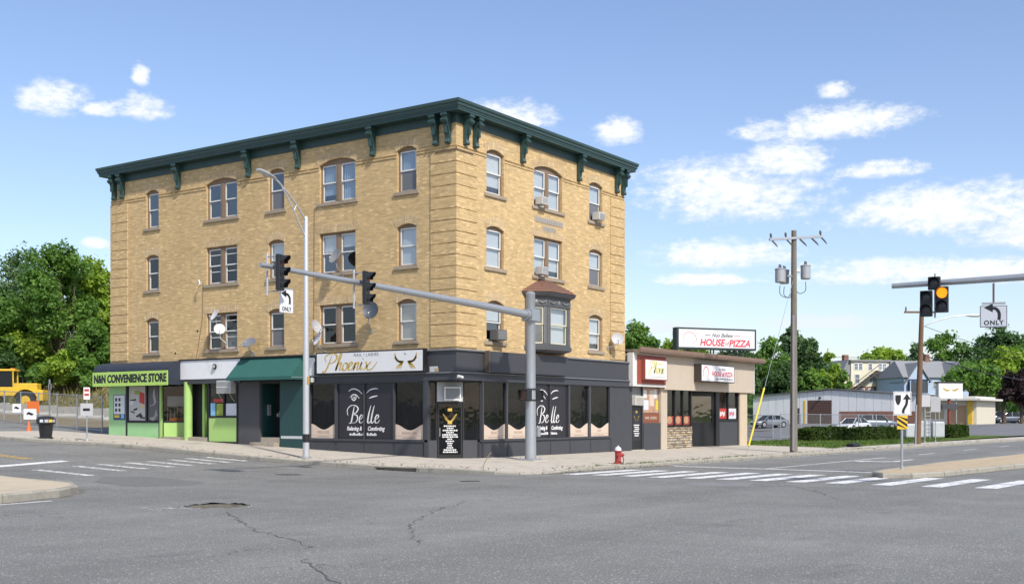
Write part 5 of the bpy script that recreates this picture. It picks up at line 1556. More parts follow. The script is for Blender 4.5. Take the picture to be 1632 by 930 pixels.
# roof-top sign, turned towards the crossing
hs = (26.3, 1.0)
yaw = math.atan2(-.534, .845)
t = thing('rooftop_sign', 'long white rooftop sign reading House of Pizza in red', 'sign', (hs[0], hs[1], 5.3), yaw)
sw, z0, z1 = 2.74, .56, 1.82
M_SGRN = mat('dark_green_metal', (.02, .035, .035), .5, var=.2)
MB().box(-sw, sw, -.22, .22, z0, z1).build('cabinet', M_SGRN, t)
MB().box(-sw + .14, sw - .12, -.232, -.22, z0 + .12, z1 - .10).build('face_panel', M_SIGNW, t)
MB().box(-sw + .14, sw - .12, .22, .232, z0 + .12, z1 - .10).build('face_panel', M_SIGNW, t)
text_mesh('lettering', 'HOUSE', .56, M_PINK, t, (-.35, -.234, z0 + .40), shear=.22, bold=.018, sx=.93, depth=.002)
text_mesh('lettering', 'of', .34, mat('dark_red_print', (.3, .03, .04), .5), t, (.66, -.234, z0 + .38), shear=.3, sx=.9, depth=.002)
text_mesh('lettering', 'PIZZA', .56, M_PINK, t, (1.55, -.234, z0 + .38), shear=.22, bold=.018, sx=.98, depth=.002)
text_mesh('script', 'Nuo Belleie', .30, M_SIGNK, t, (.35, -.234, z0 + .84), shear=.3, depth=.002, bold=.003)
MB().box(-.85, -.45, -.236, -.232, z0 + .84, z0 + .87).build('dash', M_SIGNK, t); MB().box(1.15, 1.6, -.236, -.232, z0 + .84, z0 + .87).build('dash', M_PINK, t)
mb = MB(); ribbon(mb, [(-2.25, z0 + .3), (-2.3, z0 + .75), (-2.0, z0 + .98), (-1.6, z0 + .9), (-1.4, z0 + .55), (-1.7, z0 + .3)], .025, -.233, .002); mb.build('flourish', M_PINK, t, fix=False)
for x in (-1.9, -.3, -.1, 1.0, 1.35, 1.8): MB().tube([(x, .0, -.0), (x, .0, z0 + .02)], .04, 6).build('leg', M_SGRN, t)

# ------------------------------------------------------------------ signal poles, lamps, street furniture
def head3(t, c, yawl, lit=None, n=3, arrow=False):
    """vertical signal head as parts of thing t; c = centre, faces local -y turned by yawl"""
    Rm = Matrix.Translation(c) @ Matrix.Rotation(yawl, 4, 'Z')
    o = MB(); o.M = Rm; H = .36
    o.rbox(-.165, .165, 0, .15, -H * n / 2, H * n / 2, .02)
    hd = o.build('signal_head', mat('signal_black', (.018, .02, .022), .45, var=.2), t)
    for k in range(n):
        z = (n / 2 - .5 - k) * H
        mb = MB(); mb.M = Rm @ Matrix.Translation((0, 0, z)) @ Matrix.Rotation(R(90), 4, 'X')
        mb.lathe([(.001, .02), (.10, .018), (.145, .005), (.145, -.01)], 18)
        key = lit.get(k) if lit else None
        mb.build('lens', key or mat('lens_dark', (.05, .055, .06), .25, var=.1), hd, smooth=50)
        # cut-away visor
        vs = []; m_ = 14
        for i in range(m_ + 1):
            a = R(-35 + 250 * i / m_)
            dpt = .25 * (.45 + .55 * max(0, math.sin(a)) ** .5) if math.sin(a) > 0 else .12
            for rr_, y in ((.152, 0), (.152, -dpt), (.146, -dpt), (.146, 0)):
                vs.append((rr_ * math.cos(a), y, z + rr_ * math.sin(a)))
        fs = [(4 * i + q, 4 * i + (q + 1) % 4, 4 * i + 4 + (q + 1) % 4, 4 * i + 4 + q) for i in range(m_) for q in range(4)]
        mb = MB(); mb.M = Rm; mb.add(vs, fs); mb.build('visor', MATS['signal_black'], hd, smooth=40)
    return hd
M_ROFF = mat('lens_red_off', (.28, .015, .012), .25)
# left signal pole with a long mast arm over the left street
px_, py_ = 2.1, -2.15
sz = side_z(px_, py_)
sp = thing('traffic_signal_pole', 'grey steel signal pole with long mast arm in front of the corner shop', 'traffic signal', (px_, py_, sz))
MB().lathe([(.23, .06), (.21, 2.5), (.185, 6.65), (.19, 6.66), (.19, 6.72), (.10, 6.78), (.001, 6.79)], 20).build('pole', M_STEEL, sp, smooth=40)
MB().box(-.36, .36, -.36, .36, .02, .07).build('base_plate', M_STEEL, sp)
MB().box(-.5, .5, -.5, .5, -.1, .02).build('footing', M_CONC, sp)
for sx in (-1, 1):
    for sy in (-1, 1): MB().tube([(sx * .28, sy * .28, .07), (sx * .28, sy * .28, .15)], .03, 6).build('anchor_bolt', M_STEEL, sp)
arm_z0, arm_z1, arm_L = 5.83, 6.30, 14.5
ap = [(-.2 - (arm_L - .2) * k / 12, 0, arm_z0 + (arm_z1 - arm_z0) * (k / 12) ** .85) for k in range(13)]
MB().tube(ap, [.155 - .085 * k / 12 for k in range(13)], 14).build('mast_arm', M_STEEL, sp, smooth=40)
MB().tube([(-.40, 0, arm_z0), (-.15, 0, arm_z0)], .21, 14).build('flange', M_STEEL, sp)
MB().box(-.26, .26, -.26, .26, arm_z0 - .24, arm_z0 + .22).build('clamp', M_STEEL, sp)
def arm_pt(x):
    k = (-x - .2) / (arm_L - .2); return arm_z0 + (arm_z1 - arm_z0) * k ** .85
for hx in (-13.95, -10.1):
    zc = arm_pt(hx) - .18
    hd = head3(sp, (hx, -.36, zc), R(20), {0: M_ROFF})
    MB().tube([(hx - .08, .20, zc + .62), (hx - .08, .20, zc - .66)], .035, 6).build('hanger', M_ALU, sp)
    for dz in (.5, -.55): MB().tube([(hx - .08, .20, zc + dz), (hx, -.2, zc + dz)], .022, 6).build('hanger_bar', M_STEEL, sp)
    MB().tube([(hx + .0, 0, zc + .18), (hx, .14, zc + .18)], .06, 8).build('clamp', M_STEEL, sp)
# pedestrian heads and push-button
for sgn, yw in ((-1, R(-90)), (1, R(20))):
    Rm = Matrix.Translation((sgn * .5, -.05, 2.62)) @ Matrix.Rotation(yw, 4, 'Z')
    mb = MB(); mb.M = Rm; mb.rbox(-.23, .23, -.02, .2, -.23, .23, .02); ph = mb.build('pedestrian_head', MATS['signal_black'], sp)
    mb = MB(); mb.M = Rm; mb.box(-.19, .19, -.024, -.02, -.19, .19); mb.build('lens', mat('ped_lens', (.10, .05, .035), .3), ph)
    mb = MB(); mb.M = Rm
    mb.box(-.23, .23, -.16, -.02, .2, .215); mb.box(-.23, -.215, -.16, -.02, -.2, .2); mb.box(.215, .23, -.16, -.02, -.2, .2); mb.build('hood', MATS['signal_black'], ph)
    for z in (2.42, 2.86): MB().tube([(sgn * .15, 0, z), (sgn * .5, -.0, z)], .03, 6).build('bracket_arm', MATS['signal_black'], sp)
for z in (2.42, 2.86): MB().tube([(0, 0, z - .03), (0, 0, z + .03)], .235, 16).build('band', MATS['signal_black'], sp)
MB().rbox(.16, .32, -.28, -.12, .95, 1.35, .02).build('push_button', M_STEEL, sp)
# lane sign hanging from that arm
t = thing('lane_sign', 'white left-turn arrow sign hanging from the long mast arm', 'sign', (px_ - 13.45, py_ - .05, sz + arm_pt(-13.45)))
MB().tube([(0, .05, 0), (0, .05, -.62)], .02, 6).build('hanger', M_STEEL, t)
MB().box(-.27, .27, .02, .05, -1.32, -.62).build('panel', M_SIGNW, t)
MB().box(-.3, .3, .03, .07, -.64, -.58).build('crossbar', M_STEEL, t)
def turn_symbol(par, y, zc, sc):
    mb = MB(); ribbon(mb, [(.13, -.16), (.13, .02), (.05, .13), (-.06, .14)], .075 / 1, y, .003, taper=False, sc=sc, off=(0, zc)); mb.build('arrow_shaft', M_SIGNK, par, fix=False)
    MB().prism([(-.23 * sc, zc + .16 * sc), (-.02 * sc, zc + .04 * sc), (-.02 * sc, zc + .27 * sc)], y - .003, y, 'y').build('arrow_tip', M_SIGNK, par)
turn_symbol(t, .018, -.90, 1.0)
text_mesh('lettering', 'ONLY', .17, M_SIGNK, t, (0, .017, -1.22), bold=.004, sx=.85, depth=.002)

# right mast arm with a five-section head (its pole stands beyond the right edge of the picture)
rp = thing('traffic_signal_pole', 'grey mast arm with five-section signal showing amber at the right', 'traffic signal', (-3.1, -31.2, 0))
MB().lathe([(.22, 0), (.19, 3), (.17, 6.1), (.001, 6.14)], 16).build('pole', M_STEEL, rp, smooth=40)
MB().box(-.34, .34, -.34, .34, -.02, .06).build('base_plate', M_STEEL, rp)
A_len = 13.0
rz0, rz1 = 5.78, 5.70
MB().tube([(0, .1 + A_len * k / 8, rz0 + (rz1 - rz0) * k / 8) for k in range(9)], [.15 - .075 * k / 8 for k in range(9)], 14).build('mast_arm', M_STEEL, rp, smooth=40)
M_AMB = emit_mat('lens_amber_lit', (1.0, .30, .01), 1.0)
hy = 11.86                                          # local y of the head along the arm
fy = R(-90) + R(10)
head3(rp, (-.30, hy, 5.68), fy, None, 1)
Rf = Matrix.Rotation(fy, 4, 'Z')
for sx, lit, dz in ((-.21, None, 0), (.21, {0: M_AMB}, .10)):
    p = Vector((-.30, hy, 5.12 + dz)) + Rf @ Vector((sx, 0, 0))
    head3(rp, p, fy, lit, 2)
MB().tube([(-.2, hy, 5.95), (-.2, hy, 4.72)], .025, 6).build('hanger', M_STEEL, rp)
t = thing('lane_sign', 'white left-turn ONLY sign hanging from the right mast arm', 'sign', (-3.15, -31.2 + 10.35, 5.62), R(-90) + R(16))
MB().tube([(0, 0, -.02), (0, 0, -.55)], .028, 7).build('hanger', mat('rusty_steel', (.20, .10, .07), .8, .2, var=.3), t)
MB().box(-.30, .30, -.02, .02, -.60, -.54).build('crossbar', M_STEEL, t)
MB().rbox(-.35, .35, -.02, .0, -1.22, -.62, .008).build('panel', mat('sign_grey_white', (.52, .55, .60), .5, var=.05), t)
turn_symbol(t, -.022, -.85, 1.05)
mb = MB(); b_ = .012
for bx in ((-.335, .335, -.024, -.02, -.645, -.635), (-.335, .335, -.024, -.02, -1.205, -1.195), (-.335, -.325, -.024, -.02, -1.195, -.645), (.325, .335, -.024, -.02, -1.195, -.645)): mb.box(*bx)
mb.build('border', M_SIGNK, t)
text_mesh('lettering', 'ONLY', .17, M_SIGNK, t, (0, -.0225, -1.10), bold=.004, depth=.002, space=1.15)

# cobra-head street lamp
lx, ly = -3.7, 4.6
lz = side_z(lx, ly)
t = thing('street_lamp', 'tall white aluminium cobra-head street lamp at the left kerb', 'street lamp', (lx, ly, lz))
MB().lathe([(.13, 0), (.125, 3), (.085, 9.45), (.06, 9.5), (.001, 9.51)], 14).build('pole', M_ALU, t, smooth=40)
MB().lathe([(.20, 0), (.20, .05), (.15, .08), (.001, .08)], 14).build('base_flange', M_STEEL, t)
MB().lathe([(.128, .62), (.131, .62), (.130, .95), (.126, .95)], 14).build('band', M_BLACK, t)
MB().box(-.06, .06, -.135, -.12, 2.9, 3.2).build('sticker', mat('ochre_sticker', (.45, .27, .06), .6), t)
up_ = [(-.05, 0, 9.38), (-.61, 0, 9.97), (-1.21, 0, 10.43), (-1.5, 0, 10.63), (-1.75, 0, 10.75)]
lo_ = [(-.05, 0, 8.70), (-.61, 0, 9.56), (-.94, 0, 10.02), (-1.3, 0, 10.46)]
MB().tube([tuple(p) for p in catmull(up_, 5)], .035, 8).build('arm', M_ALU, t, smooth=40)
MB().tube([tuple(p) for p in catmull(lo_, 5)], .03, 8).build('arm_brace', M_ALU, t, smooth=40)
MB().tube([(-.52, 0, 9.88), (-.66, 0, 9.63)], .02, 6).build('strut', M_ALU, t)
mb = MB()
hp = [(-1.62, .06, .05), (-1.78, .10, .075), (-2.06, .16, .10), (-2.36, .15, .09), (-2.55, .08, .05)]
vs = []
for (x, w_, h_) in hp:
    for k in range(10):
        a = 2 * PI * k / 10
        vs.append((x, w_ * math.cos(a), 10.72 + h_ * math.sin(a) * (1. if math.sin(a) > 0 else .8) - (x + 1.62) * .2))
fs = [(10 * i + k, 10 * i + (k + 1) % 10, 10 * i + 10 + (k + 1) % 10, 10 * i + 10 + k) for i in range(4) for k in range(10)] + [tuple(range(10)), tuple(range(40, 50))]
mb.add(vs, fs).build('lamp_head', M_ALU, t, smooth=45)
MB().lathe([(.001, -.07), (.08, -.05), (.12, 0), (.10, .02)], 12, (-2.15, 0, 10.77)).build('lens', mat('lamp_lens', (.5, .5, .48), .2), t, smooth=50)

# fire hydrant
hz_ = side_z(2.9, -5.75)
t = thing('fire_hydrant', 'red fire hydrant with white bonnet near the kerb', 'hydrant', (2.9, -5.72, hz_))
M_HRED = mat('hydrant_red', (.33, .035, .03), .5, var=.3, vscale=6, dirt=.25)
MB().lathe([(.17, 0), (.17, .05), (.13, .06), (.12, .10), (.12, .44), (.15, .46), (.15, .50), (.12, .51)], 16).build('barrel', M_HRED, t, smooth=35)
MB().lathe([(.135, .51), (.13, .57), (.10, .63), (.05, .66), (.03, .66), (.03, .71), (.001, .71)], 16).build('bonnet', mat('hydrant_white', (.62, .63, .64), .5, var=.15, vscale=6), t, smooth=35)
for a, r_ in ((R(-60), .075), (R(30), .055), (R(210), .055)):
    d = Vector((math.cos(a), math.sin(a), 0))
    c = MB().tube([d * .1 + Vector((0, 0, .34)), d * .21 + Vector((0, 0, .34))], r_, 10).build('outlet', M_HRED, t)
    MB().tube([d * .21 + Vector((0, 0, .34)), d * .245 + Vector((0, 0, .34))], r_ * .6, 6).build('nut', M_HRED, c)
MB().tube([tuple(p) for p in catmull([(.14, -.1, .34), (.23, -.12, .15), (.16, -.12, .03), (-.05, -.16, .05), (-.17, -.1, .1)], 5)], .016, 5).build('chain', M_BLACK, t)

# litter bin
bz = side_z(-5.15, 19.7)
t = thing('litter_bin', 'black round litter bin with overhanging lid on the left sidewalk', 'bin', (-5.15, 19.7, bz))
M_BIN = mat('bin_black', (.018, .02, .024), .45, var=.2, vscale=5, dirt=.1)
t.scale = (.88, .88, .97)
MB().lathe([(.36, 0), (.36, .06), (.29, .08), (.30, .1), (.37, .62), (.40, .66)], 20).build('body', M_BIN, t, smooth=35)
MB().lathe([(.40, .66), (.47, .70), (.47, .92), (.43, .96), (.36, 1.02), (.20, 1.05), (.001, 1.06)], 20).build('lid', M_BIN, t, smooth=35)
for a in (R(-150), R(-120), R(-95), R(-70)):
    mb = MB(); mb.M = Matrix.Rotation(a, 4, 'Z'); mb.box(.465, .478, -.09, .09, .76, .89); mb.build('sticker', random.choice((M_PAPER, M_DISH, M_YEL)), t)

# two small signs on posts by the left kerb
def post_sign(x, y, z, h, plates, label, yaw, m=M_STEEL, name='post_sign', r_=.03, cat='sign'):
    t = thing(name, label, cat, (x, y, z), yaw)
    MB().tube([(0, 0, 0), (0, 0, h)], r_, 8).build('post', m, t)
    MB().lathe([(.07, 0), (.05, .1), (r_, .12)], 8).build('foot', m, t)
    for i, (w_, z0, z1, pm) in enumerate(plates):
        MB().rbox(-w_ / 2, w_ / 2, -r_ - .014, -r_, z0, z1, .005).build('panel', pm, t)
    return t
camyaw = math.atan2(-.82159, .57008)               # facing the camera
t = post_sign(-4.75, 17.2, side_z(-4.75, 17.2), 2.35, [(.28, 1.85, 2.40, M_SIGNW), (.55, 1.12, 1.68, M_DISH)], 'post with a grey square sign and a small white one by the shop awning', camyaw + R(6))
MB().box(-.16, .14, -.05, -.046, 1.34, 1.46).build('symbol', M_SIGNK, t)
MB().box(-.10, .10, -.05, -.046, 2.22, 2.32).build('symbol', M_RED, t); MB().box(-.10, .10, -.05, -.046, 2.02, 2.12).build('symbol', M_RED, t)
# keep-right sign on the median
t = post_sign(4.05, -16.3, .15, 2.62, [(.62, 1.86, 2.68, M_SIGNW), (.36, 1.38, 1.85, mat('warning_yellow', (.78, .47, .03), .4))], 'white keep-right sign over a yellow striped marker on the median', camyaw + R(-2), name='keep_right_sign', r_=.045)
y = -.0605
mb = MB()
mb.prism([(-.24, 2.56), (-.24, 2.38), (-.20, 2.26), (-.145, 2.20), (-.09, 2.26), (-.05, 2.38), (-.05, 2.56)][::-1], y - .003, y, 'y'); mb.build('median_symbol', M_SIGNK, t)
mb = MB(); ribbon(mb, [(.03, 1.93), (.04, 2.05), (.13, 2.22), (.155, 2.35), (.155, 2.45)], .09, y, .003, taper=False); mb.build('arrow_shaft', M_SIGNK, t, fix=False)
MB().prism([(.02, 2.41), (.29, 2.41), (.155, 2.61)], y - .003, y, 'y').build('arrow_tip', M_SIGNK, t)
mb = MB()
for bx in ((-.29, .29, y - .003, y, 2.645, 2.655), (-.29, .29, y - .003, y, 1.885, 1.895), (-.29, -.28, y - .003, y, 1.895, 2.645), (.28, .29, y - .003, y, 1.895, 2.645)): mb.box(*bx)
mb.build('border', M_SIGNK, t)
for k in range(3):
    z = 1.40 + k * .19
    zz = [max(1.385, min(1.845, q)) for q in (z + .17, z + .26, z + .0, z - .09)]
    MB().prism([(-.175, z + .20 if z + .20 < 1.845 else 1.845), (-.175, min(1.845, z + .11)), (.175, max(1.385, z - .13)), (.175, max(1.385, z - .04))], y - .003, y, 'y').build('stripe', M_SIGNK, t)

# ------------------------------------------------------------------ utility poles
M_WOOD = mat('weathered_pole', (.185, .16, .125), .9, var=.3, vscale=2, streak=.25)
M_WOOD2 = mat('brown_pole', (.16, .095, .055), .9, var=.25, vscale=2, streak=.2)
M_INS = mat('insulator', (.10, .09, .10), .4)
ux, uy = 20.4, -6.1
t = thing('utility_pole', 'tall weathered utility pole with crossarm and grey transformers by the pizza shop', 'utility pole', (ux, uy, .12))
MB().tube([(0, 0, -.1), (.05, .0, 11.35)], [.20, .13], 14).build('pole', M_WOOD, t, smooth=40)
MB().box(-.32, -.21, -.12, -.06, .1, 7.0).build('conduit', M_STEEL, t)
MB().tube([(-.22, -.06, .1), (-.17, -.05, 6.9)], .05, 8).build('riser_pipe', M_ALU, t)
ang = R(-38)
Rm = Matrix.Translation((.05, 0, 10.95)) @ Matrix.Rotation(ang, 4, 'Z')
mb = MB(); mb.M = Rm @ Matrix.Rotation(R(-5.5), 4, 'Y'); mb.box(-1.5, 1.55, -.2, -.08, -.06, .06); mb.build('crossarm', M_STEEL, t)
for k, (x, up) in enumerate(((-1.4, 1), (-.55, 1), (.25, -1), (.95, -1), (1.48, 1))):
    mb = MB(); mb.M = Rm @ Matrix.Rotation(R(-5.5), 4, 'Y')
    if up > 0: mb.lathe([(.03, .06), (.05, .14), (.07, .17), (.05, .21), (.06, .26), (.03, .31), (.001, .32)], 10, (x, -.14, 0))
    else: mb.tube([(x, -.14, -.06), (x + .22, -.2, -.32), (x + .32, -.22, -.46)], [.05, .045, .015], 8)
    mb.build('insulator', M_INS, t)
    if up > 0:
        mb = MB(); mb.M = Rm @ Matrix.Rotation(R(-5.5), 4, 'Y'); mb.tube([(x + .05, -.14, -.06), (x + .22, -.18, -.28), (x + .3, -.2, -.42)], [.045, .04, .012], 7); mb.build('cutout_fuse', M_INS, t)
for k, (dx, dy, zz) in enumerate(((-.78, .42, 9.0), (.30, .62, 9.05), (.62, -.40, 9.25))):
    c = (dx, dy, zz - .5)
    tr = MB().lathe([(.22, .14), (.25, .18), (.25, .78), (.27, .80), (.27, .84), (.16, .88), (.001, .89)], 16, c).build('transformer', mat('transformer_grey', (.36, .38, .40), .5, .1, var=.03), t, smooth=35)
    for q in (-.1, .1): MB().lathe([(.03, .85), (.05, .92), (.03, 1.0), (.04, 1.04), (.001, 1.08)], 8, (c[0] + q, c[1], c[2])).build('bushing', M_INS, tr)
    MB().tube([(c[0] * .5, c[1] * .5, zz), (.05, 0, zz)], .05, 6).build('mount', M_STEEL, t)
    MB().tube([tuple(p) for p in catmull([(c[0], c[1], c[2] + .0), (c[0] * .95, c[1], c[2] - .45), (c[0] * .5, c[1] * .4, c[2] - .6), (.05, .05, c[2] - .2)], 5)], .018, 5).build('lead_wire', M_BLACK, t)
# guy wire with yellow guard
t = thing('guy_wire', 'slanted guy wire with yellow plastic guard in front of the pizza shop', 'guy wire', (13.95, -6.28, side_z(13.95, -6.28)))
top = Vector((ux - 13.95, uy + 6.28, 8.9)); 
MB().tube([(0, 0, -.05), tuple(top)], .012, 6).build('cable', M_STEEL, t)
MB().tube([tuple(top * .05), tuple(top * .36)], .045, 8).build('guard', mat('guard_yellow', (.68, .52, .04), .5, var=.1), t)
# second pole
t = thing('utility_pole', 'brown wooden utility pole with lamp arm behind the keep-right sign', 'utility pole', (40.5, -6.75, .12))
MB().tube([(0, 0, -.1), (.17, -.24, 8.95)], [.21, .14], 14).build('pole', M_WOOD2, t, smooth=40)
MB().tube([(-.25, .05, 0), (-.2, .02, 2.6)], .06, 8).build('conduit', M_STEEL, t)
mb = MB(); mb.M = Matrix.Translation((.16, -.22, 8.6)) @ Matrix.Rotation(R(-52), 4, 'Z'); mb.box(-1.2, .9, -.2, -.08, -.06, .06); mb.build('crossarm', M_WOOD2, t)
mb = MB(); mb.M = Matrix.Translation((.16, -.22, 8.6)) @ Matrix.Rotation(R(-52), 4, 'Z'); mb.lathe([(.04, .06), (.06, .2), (.03, .36), (.001, .37)], 8, (-1.1, -.14, 0)); mb.build('insulator', M_INS, t)
dv = Vector((.57, -.8216, 0))
a0 = Vector((.15, -.21, 7.6)); 
MB().tube([tuple(p) for p in catmull([a0, a0 + dv * .7 + Vector((0, 0, .35)), a0 + dv * 2.0 + Vector((0, 0, .72)), a0 + dv * 2.9 + Vector((0, 0, .8))], 5)], .035, 7).build('lamp_arm', M_STEEL, t)
e0 = a0 + dv * 2.9 + Vector((0, 0, .8))
MB().tube([tuple(e0), tuple(e0 + dv * .35), tuple(e0 + dv * .8), tuple(e0 + dv * .95)], [.05, .10, .11, .03], 8).build('lamp_head', M_STEEL, t)
def wire(a, b, sag, label, r_=.018):
    a, b = Vector(a), Vector(b)
    pts = [tuple(a + (b - a) * k / 14 - Vector((0, 0, sag * 4 * (k / 14) * (1 - k / 14))) - a) for k in range(15)]
    t = MB().tube(pts, r_, 4).build('power_line', M_BLACK, loc=a)
    return tag(t, label, 'wire')
wire((40.65, -6.95, 7.9), (84, -12.2, 7.6), 1.0, 'upper sagging overhead wire leaving the brown pole to the right')
wire((40.62, -6.92, 6.0), (84, -11.6, 5.4), .9, 'lower thick overhead wire leaving the brown pole to the right', .03)
wire((60, 30, 9.0), (95, -9.5, 8.2), .8, 'thin overhead wire crossing the trees behind the roadside sign', .02)
# ------------------------------------------------------------------ vegetation
def quads_mesh(name, C, Nrm, S, m, parent=None, loc=(0, 0, 0), aspect=1.5, rng=None, wedge=True):
    """many small leaf quads: centres, normals, sizes -> one mesh"""
    n = len(C)
    up = rng.normal(size=(n, 3))
    A = np.cross(Nrm, up); A /= np.linalg.norm(A, axis=1)[:, None] + 1e-9
    B = np.cross(Nrm, A)
    a = A * (S * .5)[:, None]; b = B * (S * .5 * aspect)[:, None]
    fold = Nrm * (S * .12)[:, None]
    V = np.empty((n, 4, 3))
    V[:, 0] = C - b; V[:, 1] = C + a * .9 + fold; V[:, 2] = C + b; V[:, 3] = C - a * .9 + fold
    me = bpy.data.meshes.new(name)
    me.vertices.add(4 * n); me.vertices.foreach_set('co', V.reshape(-1).astype(np.float32))
    me.loops.add(4 * n); me.loops.foreach_set('vertex_index', np.arange(4 * n, dtype=np.int32))
    me.polygons.add(n); me.polygons.foreach_set('loop_start', np.arange(0, 4 * n, 4, dtype=np.int32))
    me.update(calc_edges=True)
    me.materials.append(m)
    return link(bpy.data.objects.new(name, me), parent, loc)
M_BARK = mat('bark', (.10, .075, .055), .95, var=.3, vscale=3, bump=.6, bscale=12)
LEAF = {'mid': leaf_mat('leaf_mid', (0.066, 0.159, 0.036), (0.227, 0.374, 0.076), .5), 'dark': leaf_mat('leaf_dark', (0.045, 0.105, 0.041), (0.134, 0.227, 0.076), .5),
        'blue': leaf_mat('leaf_blue_green', (0.092, 0.180, 0.099), (0.240, 0.347, 0.173), .5), 'yel': leaf_mat('leaf_yellow_green', (0.154, 0.262, 0.036), (0.427, 0.560, 0.080), .5),
        'plum': leaf_mat('leaf_plum', (0.026, 0.017, 0.020), (0.061, 0.037, 0.042), .5), 'hedge': leaf_mat('leaf_hedge', (0.026, 0.056, 0.011), (0.074, 0.117, 0.022), .5)}
def tree(base, H, R_, th, kind, seed, label, nleaf=7000, leaf=.34, squash=.8, lobes=15, name='tree', cat='tree', group=None, gap=.25, lean=(0, 0)):
    """tapered trunk and limbs reaching a crown of leaf clumps gathered in uneven lobes"""
    rng = np.random.default_rng(seed)
    t = thing(name, label, cat, base, 0, group)
    cz = th + (H - th) * .5; rz_ = (H - th) * .5
    L_ = []
    for k in range(lobes):
        d = rng.normal(size=3); d /= np.linalg.norm(d)
        f = rng.uniform(.35, .85)
        L_.append((np.array([lean[0] * cz + d[0] * R_ * f, lean[1] * cz + d[1] * R_ * f, cz + d[2] * rz_ * f * .95]), rng.uniform(.24, .42) * R_))
    L_.append((np.array([lean[0] * cz, lean[1] * cz, H - .36 * R_ * squash]), .36 * R_))
    C = []; N = []
    per = nleaf // len(L_)
    for c, r_ in L_:
        nc = max(6, per // 16)
        d = rng.normal(size=(nc, 3)); d[:, 2] += .25; d /= np.linalg.norm(d, axis=1)[:, None]
        cc = c + d * (r_ * rng.uniform(.55, 1.08, nc))[:, None] * np.array([1, 1, squash])
        keep = rng.random(nc) > gap * rng.random()
        cc = cc[keep]; d = d[keep]
        q = max(1, per // max(1, len(cc)))
        off = rng.normal(size=(len(cc), q, 3)) * .17 * R_ * .45
        P_ = (cc[:, None, :] + off).reshape(-1, 3)
        nn = (np.repeat(d, q, 0) * .8 + rng.normal(size=(len(P_), 3)) * .6); nn[:, 2] += .35
        C.append(P_); N.append(nn)
    C = np.concatenate(C); N = np.concatenate(N); N /= np.linalg.norm(N, axis=1)[:, None]
    S = rng.uniform(.6, 1.35, len(C)) * leaf
    quads_mesh('crown', C, N, S, LEAF[kind], t, rng=rng)
    mb = MB()
    r0 = .022 * H + .05
    ctr = [(0, 0, -.3), (lean[0] * th * .6, lean[1] * th * .6, th * .6), (lean[0] * th * 1.1, lean[1] * th * 1.1, th * 1.1), (lean[0] * cz, lean[1] * cz, cz), (lean[0] * cz, lean[1] * cz, cz + rz_ * .6)]
    mb.tube(ctr, [r0 * 1.3, r0 * .9, r0 * .75, r0 * .45, r0 * .12], 8)
    for c, r_ in L_[:11]:
        s_ = th * rng.uniform(.75, 1.2)
        p0 = np.array([lean[0] * s_, lean[1] * s_, s_]); mid = p0 * .45 + c * .55 + rng.normal(size=3) * .25 + np.array([0, 0, -.25])
        mb.tube([tuple(p0), tuple(mid), tuple(c)], [r0 * .42, r0 * .25, r0 * .07], 6)
    mb.build('trunk', M_BARK, t, smooth=60)
    return t
def hedge(p0, p1, w, h, z, label, seed, kind='hedge', group=None):
    rng = np.random.default_rng(seed)
    a = np.array(p0); b = np.array(p1); L_ = np.linalg.norm(b - a); ang = math.atan2(b[1] - a[1], b[0] - a[0])
    t = thing('hedge', label, 'hedge', ((a[0] + b[0]) / 2, (a[1] + b[1]) / 2, z), ang, group)
    n = int(L_ * (w + 2 * h) * 260)
    fc = rng.random(n)
    x = rng.uniform(-L_ / 2, L_ / 2, n); y = rng.uniform(-w / 2, w / 2, n); zz = rng.uniform(0.05, h, n)
    top = fc < .38; fr = (fc >= .38) & (fc < .64); bk = (fc >= .64) & (fc < .86); e = fc >= .86
    zz[top] = h; y[fr] = -w / 2; y[bk] = w / 2; x[e] = np.sign(x[e]) * L_ / 2
    wob = .10 * np.sin(x * 2.1 + seed) + .06 * np.sin(x * 5.3 + y * 3)
    zz = zz * (1 + wob * .8); y = y * (1 + wob)
    Nn = np.zeros((n, 3)); Nn[top, 2] = 1; Nn[fr, 1] = -1; Nn[bk, 1] = 1; Nn[e, 0] = np.sign(x[e])
    Nn += rng.normal(size=(n, 3)) * .6; Nn /= np.linalg.norm(Nn, axis=1)[:, None]
    C = np.stack([x, y, zz], 1) + rng.normal(size=(n, 3)) * .035
    quads_mesh('foliage', C, Nn, rng.uniform(.08, .17, n), LEAF[kind], t, rng=rng)
    mb = MB()
    k = 0
    xx = -L_ / 2 + .2
    while xx < L_ / 2:
        for _ in range(3): mb.tube([(xx, rng.uniform(-.1, .1), 0), (xx + rng.uniform(-.2, .2), rng.uniform(-w * .35, w * .35), h * .8)], [.022, .008], 5)
        xx += .35
    mb.build('stems', M_BARK, t)
    mb = MB(); mb.rbox(-L_ / 2 + .14, L_ / 2 - .14, -w / 2 + .14, w / 2 - .14, .12, h - .14, .1); mb.build('inner_growth', LEAF['dark'], t)
    return t
